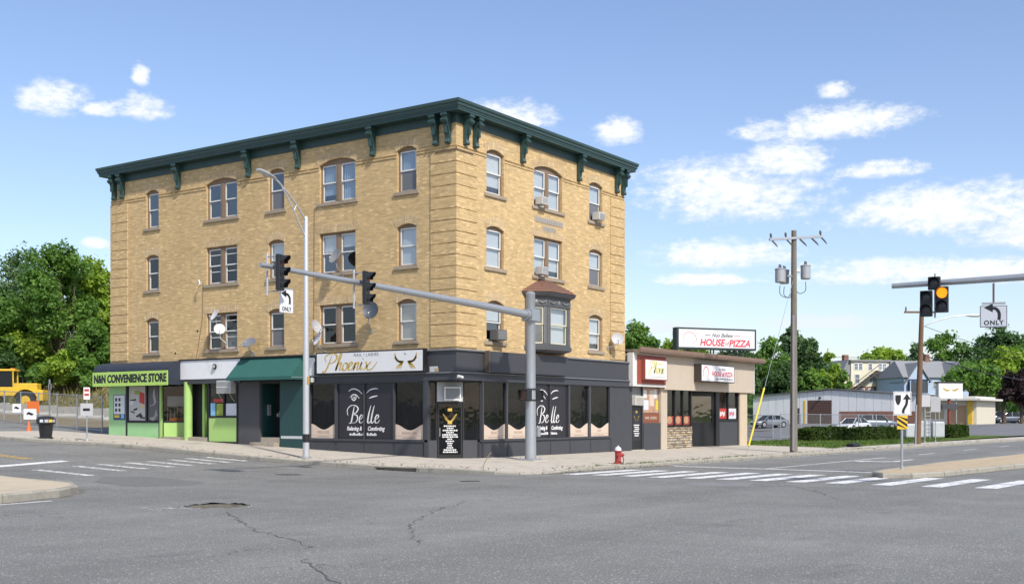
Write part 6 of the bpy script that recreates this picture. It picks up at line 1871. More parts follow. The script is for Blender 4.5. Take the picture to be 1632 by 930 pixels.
def blades(name, pts, h, label, m=M_GRASS, w=.02, seed=1, lean=.35, cat='grass'):
    rng = np.random.default_rng(seed)
    P_ = np.array(pts); n = len(P_)
    a = rng.uniform(0, 2 * PI, n); hh = h * rng.uniform(.4, 1.25, n); ww = w * rng.uniform(.6, 1.5, n)
    d = np.stack([np.cos(a), np.sin(a), np.zeros(n)], 1); l = rng.normal(size=(n, 3)) * lean * hh[:, None]; l[:, 2] = hh
    V = np.empty((n, 3, 3)); V[:, 0] = P_ - d * ww[:, None]; V[:, 1] = P_ + d * ww[:, None]; V[:, 2] = P_ + l
    me = bpy.data.meshes.new(name)
    me.vertices.add(3 * n); me.vertices.foreach_set('co', V.reshape(-1).astype(np.float32))
    me.loops.add(3 * n); me.loops.foreach_set('vertex_index', np.arange(3 * n, dtype=np.int32))
    me.polygons.add(n); me.polygons.foreach_set('loop_start', np.arange(0, 3 * n, 3, dtype=np.int32))
    me.update(calc_edges=True); me.materials.append(m)
    o = link(bpy.data.objects.new(name, me))
    stuff(o); tag(o, label, cat)
    return o
def pix(x, t):                                     # a spot on the ground plan along a sight line, t metres deep
    u = (x - 816) / 1845
    return (CAMX + t * (.82159 + u * .57008), CAMY + t * (.57008 - u * .82159))
def ptree(x, t, ytop, half, th, z0, *a, **kw):
    X, Y = pix(x, t)
    H = (662 - ytop) / 1845 * t + CAMZ - z0
    return tree((X, Y, z0), H, half / 1845 * t, th, *a, **kw)

# left-hand trees behind the yard
ptree(42, 114, 398, 66, 3, 5.2, 'blue', 11, 'blue-green broad tree left behind the yellow loader', 17000, .25, gap=.5, lobes=26)
ptree(96, 106, 388, 62, 2.5, 5.0, 'mid', 12, 'tallest green tree left of the brick building', 18000, .24, gap=.6, lobes=26)
ptree(148, 110, 412, 46, 2.5, 5.2, 'yel', 13, 'yellow-green tree right against the left edge of the brick building', 13000, .24, gap=.5, lobes=22)
ptree(6, 108, 470, 60, 1.0, 4.6, 'mid', 14, 'dense green tree at the far left edge', 13000, .25, gap=.2, lobes=20)
ptree(64, 107, 505, 46, .8, 4.4, 'yel', 15, 'lower yellowish tree above the loader cab', 11000, .24, gap=.2, lobes=20)
ptree(146, 104, 512, 40, .8, 4.4, 'mid', 16, 'green tree low beside the brick building', 10000, .24, gap=.2, lobes=20)
ptree(215, 112, 430, 60, 3, 5.2, 'dark', 17, 'dark tree half hidden behind the left end of the brick building', 6000, .36)
ptree(-45, 112, 430, 75, 3, 5.2, 'dark', 18, 'dark tree just outside the left edge', 6000, .4)
for i, (x, t, yt, hw) in enumerate(((104, 103, 560, 34), (66, 104, 578, 24), (144, 102, 572, 28), (16, 106, 560, 30))):
    ptree(x, t, yt, hw, .4, yard_z(*pix(x, t)) - .1, ['yel', 'mid', 'mid', 'dark'][i], 30 + i, ['bushy sumac in the middle of the left bank', 'rounded bush behind the loader hood', 'green bush on the bank beside the shop awning', 'dark bush behind the loader cab'][i], 6500, .22, lobes=14, name='bush', cat='bush', gap=.1)

# right-hand trees behind the pizza shop and the warehouse
RT = [(1015, 95, 512, 45, 3, .2, 'mid', 'tree showing between the brick building and the pizza roof'), (1090, 120, 530, 40, 3, .2, 'yel', 'yellow-green tree behind the rooftop pizza sign'), (1170, 125, 545, 40, 2, .3, 'dark', 'dark tree right of the rooftop pizza sign'),
      (1228, 165, 540, 40, 3, .9, 'mid', 'round tree left of the tall utility pole'), (1262, 172, 524, 24, 8, .9, 'blue', 'thin open tree directly behind the tall utility pole'),
      (1290, 168, 541, 34, 3, .9, 'dark', 'dark round tree right of the tall utility pole'), (1322, 160, 562, 22, 2, .9, 'yel', 'pale green tree in front of the yellow house'), (1344, 158, 590, 14, 1.5, .9, 'mid', 'small green tree at the corner of the yellow house'),
      (1250, 160, 580, 40, 1.5, .9, 'dark', 'dark low tree over the warehouse roof left of the pole'), (1292, 158, 590, 28, 1.5, .9, 'mid', 'low green tree over the warehouse roof right of the pole'),
      (1405, 225, 556, 34, 8, 1, 'yel', 'flat-topped tree rising behind the yellow house'), (1508, 215, 529, 40, 5, 1, 'mid', 'green tree behind the blue house roof'), (1462, 230, 548, 24, 5, 1, 'blue', 'small tree between the yellow and the blue house'),
      (1590, 205, 519, 55, 5, 1, 'dark', 'tallest dark tree at the right'), (1650, 200, 535, 50, 4, 1, 'mid', 'green tree cut by the right edge'), (1552, 152, 582, 44, 4.2, 1, 'mid', 'bright green shade tree beside the cream shop'),
      (1600, 165, 556, 38, 3, 1, 'yel', 'pale green tree over the parked cars'), (1628, 158, 598, 40, 2.2, 1, 'plum', 'dark purple tree at the right edge'), (1560, 190, 570, 40, 3, 1, 'dark', 'dark tree between the shade tree and the tall dark tree')]
for i, (x, t, yt, hw, th, z0, kd, lb) in enumerate(RT):
    ptree(x, t, yt, hw, th, z0, kd, 60 + i, lb, 6500 if hw < 30 else 10000, .0021 * t, gap=.8 if 'open' in lb or 'flat' in lb else .3, squash=.55 if 'flat' in lb else .8, lobes=10 if 'open' in lb else 22)
# far wooded rim
rng = np.random.default_rng(5)
C = []; 
for k in range(240):
    x = rng.uniform(-400, 1700); t = rng.uniform(260, 420)
    X, Y = pix(x, t) if x > 900 or x < 300 else pix(1250 + rng.uniform(0, 420), t)
    c = np.array([X, Y, 2.]); r_ = rng.uniform(4, 7)
    P_ = c + rng.normal(size=(110, 3)) * np.array([r_ * .6, r_ * .6, r_ * .5]) + np.array([0, 0, r_ * .6]); C.append(P_)
C = np.concatenate(C); N = rng.normal(size=C.shape); N[:, 2] += .6; N /= np.linalg.norm(N, axis=1)[:, None]
tag(stuff(quads_mesh('distant_wood', C, N, rng.uniform(.9, 1.7, len(C)), LEAF['dark'], rng=rng)), 'low dark belt of distant woodland along the horizon', 'wood')

# hedges, lawn grass, weeds along the kerb
hedge((40.6, .9), (45.3, .1), 1.3, .86, .22, 'long clipped hedge right behind the tall utility pole', 3)
hedge((44.4, -1.0), (46.4, -1.25), 1.4, .8, .2, 'short round hedge in front of the white car', 4)
hedge((47.6, -.9), (52.0, -1.7), 1.4, .84, .2, 'clipped hedge left of the keep-right sign', 5)
hedge((63.6, -2.4), (68.8, -2.55), 1.7, .9, .2, 'clipped hedge below the roadside shop sign', 6)
rs2 = random.Random(9)
pts = []
for _ in range(9000):
    x = 28.6 + 26 * rs2.random() ** 1.3; y = rs2.uniform(-5.2, 3.0); pts.append((x, y, lot_z(x, y) + .03))
blades('lawn_grass', pts, .13, 'mown green grass strip between the sidewalk and the chain-link fence', seed=2, w=.03)
pts = []
for _ in range(9000):
    x = rs2.uniform(14, 32); y = rs2.uniform(40, 80); pts.append((x, y, yard_z(x, y)))
blades('tall_grass', pts, .75, 'tall dry weeds on the bank behind the left fence', leaf_mat('dry_weed', (.10, .11, .025), (.30, .27, .10), .3), .05, 3)
pts = []
def weed(x, y, n, s):
    for _ in range(n): pts.append((x + rs2.gauss(0, s), y + rs2.gauss(0, s * .35), side_z(x, max(y, ky(x) + .02)) - .02))
for k in range(60):
    x = rs2.uniform(-1.2, 13.8); weed(x, ky(x) - .02, rs2.choice((4, 8, 22)), .12)
for k in range(26):
    y = rs2.uniform(-4.5, 14)
    for _ in range(rs2.choice((3, 6, 10))): pts.append((kx(y) - .03 + rs2.gauss(0, .03), y + rs2.gauss(0, .1), side_z(kx(y), y) - .06))
for k in range(40):
    x = rs2.uniform(14, 60); 
    for _ in range(8): pts.append((x + rs2.gauss(0, .2), ky(x) + .1 + rs2.gauss(0, .06), .14))
blades('kerb_weeds', pts, .11, 'straggling weeds growing along the kerb joints', w=.012, seed=4)
rng = np.random.default_rng(77)
C = []
for k in range(900):
    if k % 3 == 0: x = rng.uniform(-4, 28); y = ky(x) + abs(rng.normal(0, .5)); z = side_z(x, y) + .012
    elif k % 3 == 1: y = rng.uniform(-5, 20); x = kx(y) + abs(rng.normal(0, .6)); z = side_z(x, y) + .012
    else: x = rng.uniform(-4, 28); y = ky(x) - .2 - abs(rng.normal(0, .15)); z = road_z(x, y) + .012
    C.append((x, y, z))
C = np.array(C); N = rng.normal(size=C.shape) * .25; N[:, 2] += 1; N /= np.linalg.norm(N, axis=1)[:, None]
tag(stuff(quads_mesh('leaf_litter', C, N, rng.uniform(.03, .085, len(C)), leaf_mat('dead_leaf', (.07, .05, .025), (.24, .17, .08), .1), rng=rng)), 'scattered dead leaves and scraps on the sidewalk and in the gutter', 'litter')
t = tag(MB().tube([tuple(p) for p in catmull([(0, 0, 0), (.05, .03, .25), (.2, -.05, .55), (.32, -.1, .68)], 5)], [.014] * 16, 5).build('bent_rod', M_BROWN, loc=(-4.45, -4.6, .05)), 'thin bent rod sticking up from the kerb at the corner', 'rod')

# ------------------------------------------------------------------ vehicles
M_TYRE = mat('tyre', (.02, .02, .02), .8); M_RIM = mat('alloy_rim', (.45, .46, .47), .35, .6); M_CGLASS = mat('car_glass', (.012, .016, .02), .15, spec=.25, var=.05)
def car(loc, yaw, col, label, kind='sedan', group=None):
    """x forward"""
    t = thing('parked_car', label, 'car', loc, yaw, group)
    pm = mat('car_paint_%02d%02d%02d' % tuple(int(c * 99) for c in col), col, .3, .25, var=.03, coat=.6)
    if kind == 'sedan': Lh, W_, zb, zr = 2.3, .90, .92, 1.46; st = [(-2.3, .80, .35, .72), (-2.22, .86, .28, .88), (-1.6, .9, .22, .95), (-.6, .9, .20, .94), (.6, .9, .20, .92), (1.3, .9, .22, .86), (1.95, .87, .25, .76), (2.2, .80, .28, .66), (2.3, .70, .36, .54)]; gh = [(-1.85, .95), (-1.05, 1.40), (.05, 1.46), (.45, 1.42), (1.25, .90)]
    else: Lh, W_, zb, zr = 2.35, .95, 1.05, 1.72; st = [(-2.35, .86, .40, .95), (-2.28, .92, .32, 1.05), (-1.6, .95, .28, 1.08), (-.6, .95, .26, 1.06), (.7, .95, .26, 1.04), (1.4, .95, .28, 1.00), (2.0, .92, .30, .92), (2.25, .85, .34, .80), (2.35, .74, .42, .62)]; gh = [(-2.26, 1.06), (-1.95, 1.62), (-.6, 1.74), (.35, 1.68), (1.15, 1.03)]
    vs = []; n = 10
    for (x, w_, z0, z1) in st:
        h = z1 - z0
        half = [(w_ * .80, z0), (w_ * .97, z0 + .10 * h), (w_, z0 + .5 * h), (w_ * .96, z0 + .85 * h), (w_ * .86, z1)]
        vs += [(x, y, z) for y, z in half] + [(x, -y, z) for y, z in half[::-1]]
    fs = [(10 * i + k, 10 * i + (k + 1) % 10, 10 * i + 10 + (k + 1) % 10, 10 * i + 10 + k) for i in range(len(st) - 1) for k in range(10)] + [tuple(range(10)), tuple(range(len(vs) - 10, len(vs)))]
    body = MB().add(vs, fs).build('body', pm, t, smooth=40)
    # greenhouse
    gw = [W_ * .84, W_ * .68, W_ * .66, W_ * .68, W_ * .84]
    vs = []
    for (x, z), w_ in zip(gh, gw): vs += [(x, w_, z), (x, -w_, z)]
    base = [(gh[0][0], W_ * .86, gh[0][1] - .04), (gh[-1][0], W_ * .86, gh[-1][1] - .04)]
    mb = MB()
    mb.add(vs, [(2, 3, 5, 4), (4, 5, 7, 6)]); mb.build('roof', pm, t, smooth=30)
    mb = MB(); mb.add([vs[0], vs[1], vs[3], vs[2]], [(0, 1, 2, 3)]); mb.build('rear_window', M_CGLASS, t)
    mb = MB(); mb.add([vs[6], vs[7], vs[9], vs[8]], [(0, 1, 2, 3)]); mb.build('windscreen', M_CGLASS, t)
    for s_ in (0, 1):
        y_ = (1, -1)[s_]
        q = [vs[0 + s_], vs[2 + s_], vs[4 + s_], vs[6 + s_], vs[8 + s_]]
        MB().add(q, [(0, 1, 2, 3, 4)]).build('side_window', M_CGLASS, t)
        xm = (gh[1][0] + gh[3][0]) / 2
        for (xa, ia) in ((xm, None),):
            MB().add([(xm - .05, y_ * W_ * .88, gh[0][1] - .02), (xm + .05, y_ * W_ * .88, gh[0][1] - .02), (xm + .05, y_ * W_ * .675, gh[2][1] - .02), (xm - .05, y_ * W_ * .675, gh[2][1] - .02)], [(0, 1, 2, 3)]).build('pillar', pm, t)
        for (i, j) in ((0, 1), (3, 4)):
            a, b = Vector(vs[2 * i + s_]), Vector(vs[2 * j + s_]); MB().tube([a, b], .045, 6).build('pillar', pm, t)
        MB().box(gh[-1][0] - .35, gh[-1][0] - .15, y_ * W_, y_ * (W_ + .16), gh[-1][1] + .02, gh[-1][1] + .16).build('mirror', pm, t)
        MB().box(2.12 if kind == 'sedan' else 2.18, 2.28 if kind == 'sedan' else 2.33, y_ * W_ * .5, y_ * W_ * .86, .58 if kind == 'sedan' else .72, .68 if kind == 'sedan' else .84).build('headlight', M_PRINTW, t)
        MB().box(-Lh - .0, -Lh + .12, y_ * W_ * .6, y_ * W_ * .93, .68, .84).build('tail_light', M_RED, t)
        for x in (-1.42, 1.40):
            w_ = MB().tube([(x, y_ * (W_ - .22), .33), (x, y_ * (W_ + .01), .33)], .33, 18).build('wheel', M_TYRE, t, smooth=40)
            MB().tube([(x, y_ * (W_ - .02), .33), (x, y_ * (W_ + .02), .33)], .22, 14).build('rim', M_RIM, w_, smooth=40)
            MB().tube([(x, y_ * (W_ - .3), .36), (x, y_ * (W_ + .004), .36)], .385, 18).build('wheel_arch', M_BLACK, body, smooth=40)
    MB().box(Lh - .06, Lh + .01, -.5, .5, .36, .55).build('grille', M_BLACK, t)
    return t
def pcar(x, t, yaw, col, label, kind, z=None):
    X, Y = pix(x, t)
    return car((X, Y, lot_z(X, Y) if z is None else z), yaw, col, label, kind)
pcar(1360, 122, R(168), (.72, .73, .74), 'white saloon car facing left behind the hedge', 'sedan', .32)
pcar(1398, 134, R(-52), (.13, .17, .21), 'blue-grey estate car behind the white saloon', 'suv', .42)
pcar(1226, 138, R(150), (.20, .22, .25), 'dark silver car parked left of the tall utility pole', 'sedan', .62)
FC = [(1568, 182, R(118), (.55, .56, .56), 'pale car under the shade tree', 'sedan'), (1590, 178, R(120), (.42, .44, .43), 'silver-green car between two others in the far car park', 'suv'), (1606, 166, R(130), (.07, .085, .12), 'dark blue car nearest in the far car park', 'sedan'), (1630, 172, R(110), (.10, .13, .18), 'dark car cut by the right edge', 'suv')]
for x, t_, yw, c_, lb, kd in FC: pcar(x, t_, yw, c_, lb, kd)

# wheel loader in the left yard
X, Y = pix(21, 96)
M_CATY = mat('machine_yellow', (.66, .43, .03), .5, var=.15, vscale=3, dirt=.3)
t = thing('wheel_loader', 'yellow wheel loader parked behind the left fence', 'loader', (X, Y, yard_z(X, Y)), math.atan2(.82, -.57) + R(8))
MB().rbox(-2.2, -.2, -.75, .75, 1.25, 2.35, .08).build('engine_hood', M_CATY, t)
MB().rbox(-2.75, -2.15, -1.0, 1.0, .75, 1.75, .08).build('counterweight', M_CATY, t)
MB().rbox(-.3, 1.1, -.8, .8, 1.2, 2.0, .05).build('platform', M_CATY, t)
cab = MB()
for x in (-.2, 1.05):
    for y in (-.72, .72): cab.tube([(x, y, 2.0), (x * .95 + .03, y * .92, 3.45)], .07, 6)
cab.rbox(-.35, 1.2, -.78, .78, 3.42, 3.62, .05); cab.build('cab_frame', M_CATY, t)
MB().box(-.15, 1.0, -.66, .66, 2.0, 3.42).build('cab_glass', M_CGLASS, t)
for x in (-1.35, 1.95):
    for y in (-1, 1):
        w_ = MB().tube([(x, y * .75, .8), (x, y * 1.25, .8)], .8, 22).build('wheel', M_TYRE, t, smooth=35)
        MB().tube([(x, y * 1.2, .8), (x, y * 1.28, .8)], .42, 16).build('hub', M_CATY, w_)
for y in (-1, 1):
    pts_ = [(-1.35 + 1.0 * math.cos(a), .8 + 1.0 * math.sin(a)) for a in [R(10 + 150 * k / 8) for k in range(9)]]
    mb = MB()
    vs = [(x, y * .7, z) for x, z in pts_] + [(x, y * 1.25, z) for x, z in pts_]
    mb.add(vs, [(i, i + 1, 10 + i, 9 + i) for i in range(8)]).build('mudguard', M_CATY, t, fix=False)
MB().rbox(1.1, 2.3, -.5, .5, .8, 1.6, .05).build('front_frame', M_CATY, t)
for y in (-.55, .55): MB().tube([(1.6, y, 1.7), (2.8, y, 1.4), (3.6, y, .6)], .14, 6).build('lift_arm', M_CATY, t)
MB().prism([(3.5, .2), (4.6, .15), (4.5, .35), (3.8, 1.2), (3.5, 1.2)], -1.35, 1.35, 'y').build('bucket', mat('bucket_steel', (.25, .2, .12), .7, .3), t)
MB().tube([(-.9, .4, 2.35), (-.9, .4, 2.85)], .05, 8).build('exhaust', M_BLACK, t)
MB().box(-2.1, -.5, -.76, -.752, 1.95, 2.05).build('decal_stripe', M_SIGNK, t)
MB().box(-.1, .15, -.3, .3, 3.62, 3.72).build('beacon', M_ORG, t)
t.scale = (.94, .94, .92)
# ------------------------------------------------------------------ fences
def mesh_mat():
    m = bpy.data.materials.new('chain_link'); m.use_nodes = True
    tr = m.node_tree; N = NT(tr); b = tr.nodes['Principled BSDF']
    p = N.sep(N.n('ShaderNodeNewGeometry').outputs['Position'])
    u = N.m('ADD', N.m('MULTIPLY', p[0], .75), N.m('MULTIPLY', p[1], 1.0))
    f = 18.
    a = N.m('PINGPONG', N.m('MULTIPLY', N.m('ADD', u, p[2]), f), 1.); c = N.m('PINGPONG', N.m('MULTIPLY', N.m('SUBTRACT', u, p[2]), f), 1.)
    w_ = N.m('MAXIMUM', N.m('LESS_THAN', a, .085), N.m('LESS_THAN', c, .085))
    tr.links.new(w_, b.inputs['Alpha'])
    b.inputs['Base Color'].default_value = (.30, .31, .31, 1); b.inputs['Metallic'].default_value = .5; b.inputs['Roughness'].default_value = .5
    return m
M_LINK = mesh_mat()
def fence(path, zf, h, step, label):
    t = thing('chain_link_fence', label, 'fence', (path[0][0], path[0][1], 0))
    ox, oy = path[0]
    for a, b in zip(path[:-1], path[1:]):
        L_ = math.hypot(b[0] - a[0], b[1] - a[1]); n = max(1, round(L_ / step))
        P_ = [(a[0] + (b[0] - a[0]) * k / n, a[1] + (b[1] - a[1]) * k / n) for k in range(n + 1)]
        for k in range(n + (b == path[-1])):
            x, y = P_[k]; z = zf(x, y)
            MB().tube([(x - ox, y - oy, z - .2), (x - ox, y - oy, z + h + .06)], .04, 7).build('post', M_STEEL, t)
        for k in range(n):
            (x, y), (x2, y2) = P_[k], P_[k + 1]; z, z2 = zf(x, y), zf(x2, y2)
            for hh in (h, .08 + h * .0 + .02): MB().tube([(x - ox, y - oy, z + hh), (x2 - ox, y2 - oy, z2 + hh)], .024, 6).build('rail', M_STEEL, t)
            MB().quad((x - ox, y - oy, z + .05), (x2 - ox, y2 - oy, z2 + .05), (x2 - ox, y2 - oy, z2 + h), (x - ox, y - oy, z + h)).build('mesh_panel', M_LINK, t, fix=False)
    return t
fence([(2.6, 26.3), (3.6, 30), (6.2, 41.5), (7.5, 47)], lambda x, y: rr(x, y) + .10 + .03, 1.95, 3.3, 'chain-link fence round the left yard in front of the loader')
fence([(50.5, 12), (47.0, 5.8)], lot_z, 1.75, 2.4, 'short chain-link fence between the pizza shop and the tall utility pole')
fence([(47.3, 5.3), (52, 3.9), (57, 2.5), (62, 1.2)], lot_z, 1.85, 2.6, 'chain-link fence behind the clipped hedges')
def fence_board(x, t_, y0, y1, w_, m, label, sym=True, cat='sign'):
    X, Y = pix(x, t_)
    z0 = (662 - y1) / 1845 * t_ + CAMZ; h = (y1 - y0) / 1845 * t_
    o = thing('fence_sign', label, cat, (X, Y, z0), camyaw)
    MB().rbox(-w_ / 2, w_ / 2, -.03, 0, 0, h, .006).build('panel', m, o)
    if sym:
        mb = MB(); ribbon(mb, [(-w_ * .25, h * .45), (-w_ * .1, h * .6), (w_ * .1, h * .5), (w_ * .28, h * .5)], h * .22, -.032, .003); mb.build('symbol', M_SIGNK, o, fix=False)
    return o
fence_board(27, 66.5, 643, 657, .5, M_SIGNW, 'small white sign hung on the fence left of the orange board')
fence_board(48, 65, 651, 668, .72, M_SIGNW, 'larger white sign hung on the fence behind the litter bin')
fence_board(53, 70, 639, 657, .75, M_ORG, 'bright orange board behind the fence by the loader wheel', False, 'board')
X, Y = pix(46, 60)
t = thing('traffic_cone', 'orange traffic cone behind the litter bin', 'cone', (X, Y, road_z(X, Y)), .4)
MB().lathe([(.17, .03), (.03, .62), (.001, .63)], 14).build('cone_body', M_ORG, t, smooth=40); MB().box(-.26, .26, -.26, .26, 0, .03).build('cone_base', M_BLACK, t)
M_BARR = mat('barrier_concrete', (.44, .42, .37), .9, var=.15, vscale=2, dirt=.25)
for k in range(7):
    y = 36.5 + k * 3.1; x = 11.4 + .12 * k
    t = thing('concrete_barrier', ('first', 'second', 'third', 'fourth', 'fifth', 'sixth', 'last')[k] + ' pale concrete barrier behind the left fence, counting from the shop end', 'barrier', (x, y, yard_z(x, y)), R(2), 'concrete barriers behind the left fence')
    MB().prism([(-.3, -.1), (.3, -.1), (.3, .1), (.14, .28), (.1, .75), (-.1, .75), (-.14, .28), (-.3, .1)], -1.5, 1.5, 'y').build('block', M_BARR, t)
X, Y = pix(112, 86)
mb = MB(); rs3 = random.Random(2)
for k in range(120):
    x, y = rs3.gauss(0, 1.5), rs3.gauss(0, 1.0); L_ = rs3.uniform(.5, 1.6); a = rs3.uniform(0, 6.28); z = max(0, .8 - abs(x) * .35) * rs3.random()
    mb.tube([(x, y, z), (x + L_ * math.cos(a), y + L_ * math.sin(a), z + rs3.uniform(-.1, .5))], [.035, .015], 4)
tag(stuff(mb.build('brush_pile', mat('dead_wood', (.28, .21, .14), .9), loc=(X, Y, yard_z(X, Y)))), 'heap of dead branches on the left bank', 'brush pile')
X, Y = pix(79, 72)
t = thing('signpost', 'plain grey steel post standing inside the left fence', 'post', (X, Y, yard_z(X, Y)))
MB().box(-.04, .04, -.03, .03, 0, 2.9).build('post', M_STEEL, t); MB().box(-.09, .09, -.03, .0, 2.2, 2.6).build('plate', M_STEEL, t)

# ------------------------------------------------------------------ buildings on the right
M_METAL = mat('pale_metal_siding', (.70, .71, .72), .5, .15, var=.08, vscale=.6, streak=.15)
wh = thing('warehouse', 'low pale grey metal warehouse with brown roller door', 'building', (109.2, 12.3, .9))
WY = 21.5
def roof_h(y): return 3.62 + .78 * (1 - abs(y - 10.6) / 10.9)
for k in range(20):
    y0, y1 = WY * k / 20, WY * (k + 1) / 20 - .03
    if 10.3 < (y0 + y1) / 2 < 14.2:
        zb_ = 3.1
    else: zb_ = 1.65 if y1 < 9.9 else 0
    MB().add([(-.03 * s_, y, z) for s_ in (1, -3) for (y, z) in ((y0, zb_), (y1, zb_), (y1, roof_h(y1)), (y0, roof_h(y0)))], [(0, 1, 2, 3), (7, 6, 5, 4), (0, 4, 5, 1), (1, 5, 6, 2), (2, 6, 7, 3), (3, 7, 4, 0)]).build('siding_panel', M_METAL, wh)
MB().box(.1, 30, 0.05, WY - .05, 0, 3.6).build('wall', M_METAL, wh)
M_RBRICK = brick_mat('red_brick', (.26, .12, .085), (.20, .09, .065), (.28, .24, .2))
MB().box(-.06, .09, .0, 9.75, 0, 1.62).build('brick_base', M_RBRICK, wh)
MB().add([(-.35, -.2, 3.60), (-.35, 10.6, 4.48), (-.35, WY + .2, 3.60), (30.2, -.2, 3.60), (30.2, 10.6, 4.48), (30.2, WY + .2, 3.60), (-.35, -.2, 3.72), (-.35, 10.6, 4.60), (-.35, WY + .2, 3.72), (30.2, -.2, 3.72), (30.2, 10.6, 4.60), (30.2, WY + .2, 3.72)],
         [(0, 1, 7, 6), (1, 2, 8, 7), (6, 7, 10, 9), (7, 8, 11, 10), (0, 3, 4, 1), (1, 4, 5, 2), (0, 6, 9, 3), (2, 5, 11, 8)]).build('roof', mat('dark_metal_roof', (.12, .12, .125), .6, var=.1), wh)
rd = MB().box(-.0, .08, 10.32, 14.2, 0, 3.05).build('roller_door', mat('brown_door', (.085, .045, .035), .6, var=.1), wh)
for k in range(9): MB().box(-.02, .0, 10.34, 14.18, .05 + k * .335, .05 + k * .335 + .30).build('slat', MATS['brown_door'], rd)
MB().box(-.1, .02, 14.2, 14.4, 0, 3.1).build('door_jamb', M_CATY, wh)
MB().box(-.08, -.031, 15.0, 16.0, 0, 2.1).build('door', M_CHAR, wh)
MB().tube([(-.05, 12.2, 3.4), (-.5, 12.2, 3.45), (-.6, 12.2, 3.3)], .12, 8).build('wall_lamp', M_BLACK, wh)

cs = thing('cream_shop', 'cream flat-roofed shop with a yellow pillar right of the warehouse', 'building', (110.5, 5.6, .95))
M_CREAMW = mat('cream_wall', (.60, .56, .45), .8, var=.06)
MB().box(0, 10, 0, 6.6, 0, 2.9).build('wall', M_CREAMW, cs)
MB().box(-1.2, 11, -.7, 6.7, 2.9, 3.15).build('roof', mat('cream_roof', (.62, .6, .54), .7), cs); MB().box(-.5, 10, 0, 6.65, 3.15, 3.4).build('parapet', MATS['cream_roof'], cs)
MB().box(-.35, .02, .45, .95, 0, 2.9).build('pillar', M_CATY, cs)
MB().box(-.04, .01, 1.2, 3.4, 0, 2.3).build('door', mat('tan_door', (.42, .27, .14), .6), cs)
MB().box(-.04, .01, 3.8, 6.3, .7, 2.2).build('window', mat('tan_glass', (.40, .33, .20), .4), cs)

# yellow house and blue house on the rise behind
M_YEL_H = mat('pale_yellow_clapboard', (.68, .64, .49), .8, var=.05); M_SLATE = mat('slate_roof', (.24, .245, .255), .8, var=.15, vscale=1.5); M_BLUE_H = mat('blue_clapboard', (.40, .50, .63), .8, var=.06)
HW = mat('house_window', (.16, .19, .23), .2)
def hwin(par, x, z, w_=.75, h=1.35, y=0., dark=True):
    f = MB().box(x - w_ / 2 - .1, x + w_ / 2 + .1, y - .06, y, z - .1, z + h + .1).build('window', M_WHITE, par)
    MB().box(x - w_ / 2, x + w_ / 2, y - .075, y - .06, z, z + h).build('pane', HW if dark else M_DISH, f)
    MB().box(x - w_ / 2, x + w_ / 2, y - .085, y - .075, z + h / 2 - .03, z + h / 2 + .03).build('sash_bar', M_WHITE, f)
X, Y = pix(1387, 190)
yh = thing('yellow_house', 'pale yellow three-storey house with slate roof and outside stair', 'house', (X, Y, .9), camyaw + R(14))
MB().box(-3.5, 3.5, 0, 9, 5.9, 10.0).build('wall', M_YEL_H, yh)
MB().box(-3.5, 6.2, 0.02, 9, 0, 5.9).build('wall', M_RBRICK, yh)
MB().box(3.5, 6.2, .01, 9, 5.9, 7.6).build('wall', M_YEL_H, yh)
MB().box(-3.8, 3.7, -.35, 9.2, 10.0, 10.25).build('roof', M_SLATE, yh)
MB().prism([(3.5, 10.2), (3.5, 7.6), (6.6, 7.6), (5.6, 10.2)], -.3, 9.2, 'y').build('roof', M_SLATE, yh)
MB().prism([(-5.2, 7.8), (-3.52, 7.8), (-3.52, 10.2), (-3.9, 10.2)], .2, 9.2, 'y').build('roof', M_SLATE, yh)
MB().box(-5.0, -3.52, .5, 9, 0, 7.8).build('wall', M_YEL_H, yh)
MB().box(-3.0, -2.2, 3, 3.8, 10.2, 11.2).build('chimney', M_RBRICK, yh)
for x in (-2.6, -1.8, -.0, 1.8, 2.6): hwin(yh, x, 8.7, .6, .9)
for x in (-2.4, .3, 1.6): hwin(yh, x, 6.5)
for x in (3.9, 4.9): hwin(yh, x, 6.2, .6, 1.3, .01)
for x in (-1.5, .1, 1.6, 3.6, 5.0): hwin(yh, x, 4.5, .7, 1.0, .02)
st_ = MB()
for k in range(13): st_.box(-3.9 + k * .38, -3.4 + k * .38, -1.2, -.3, 5.2 + k * .27, 5.28 + k * .27)
st_.tube([(-3.9, -1.2, 5.0), (1.1, -1.2, 8.5)], .12, 6); st_.tube([(-3.9, -1.2, 6.0), (1.1, -1.2, 9.5)], .06, 6); st_.build('outside_stair', mat('stair_wood', (.09, .07, .06), .9), yh)
MB().box(.8, 2.4, -1.3, -.05, 8.35, 8.5).build('landing', M_WHITE, yh)
for k in range(6): MB().box(.85 + k * .3, .9 + k * .3, -1.3, -1.24, 8.5, 9.4).build('baluster', M_WHITE, yh)
X, Y = pix(1488, 182)
bh = thing('blue_house', 'blue clapboard house with grey gabled roofs and balcony', 'house', (X, Y, .9), camyaw + R(10))
MB().box(-5, 6, 0, 9, 0, 7.2).build('wall', M_BLUE_H, bh)
MB().add([(-5.4, -.4, 7.1), (6.4, -.4, 7.1), (6.4, 9.4, 7.1), (-5.4, 9.4, 7.1), (-4.2, 4.5, 9.9), (6.4, 4.5, 9.9)], [(0, 1, 5, 4), (2, 3, 4, 5), (3, 0, 4), (1, 2, 5), (0, 3, 2, 1)]).build('roof', M_SLATE, bh)
MB().prism([(-4.6, 6.8), (-1.2, 6.8), (-2.9, 9.2)], -.4, 3, 'y').build('gable', M_BLUE_H, bh)
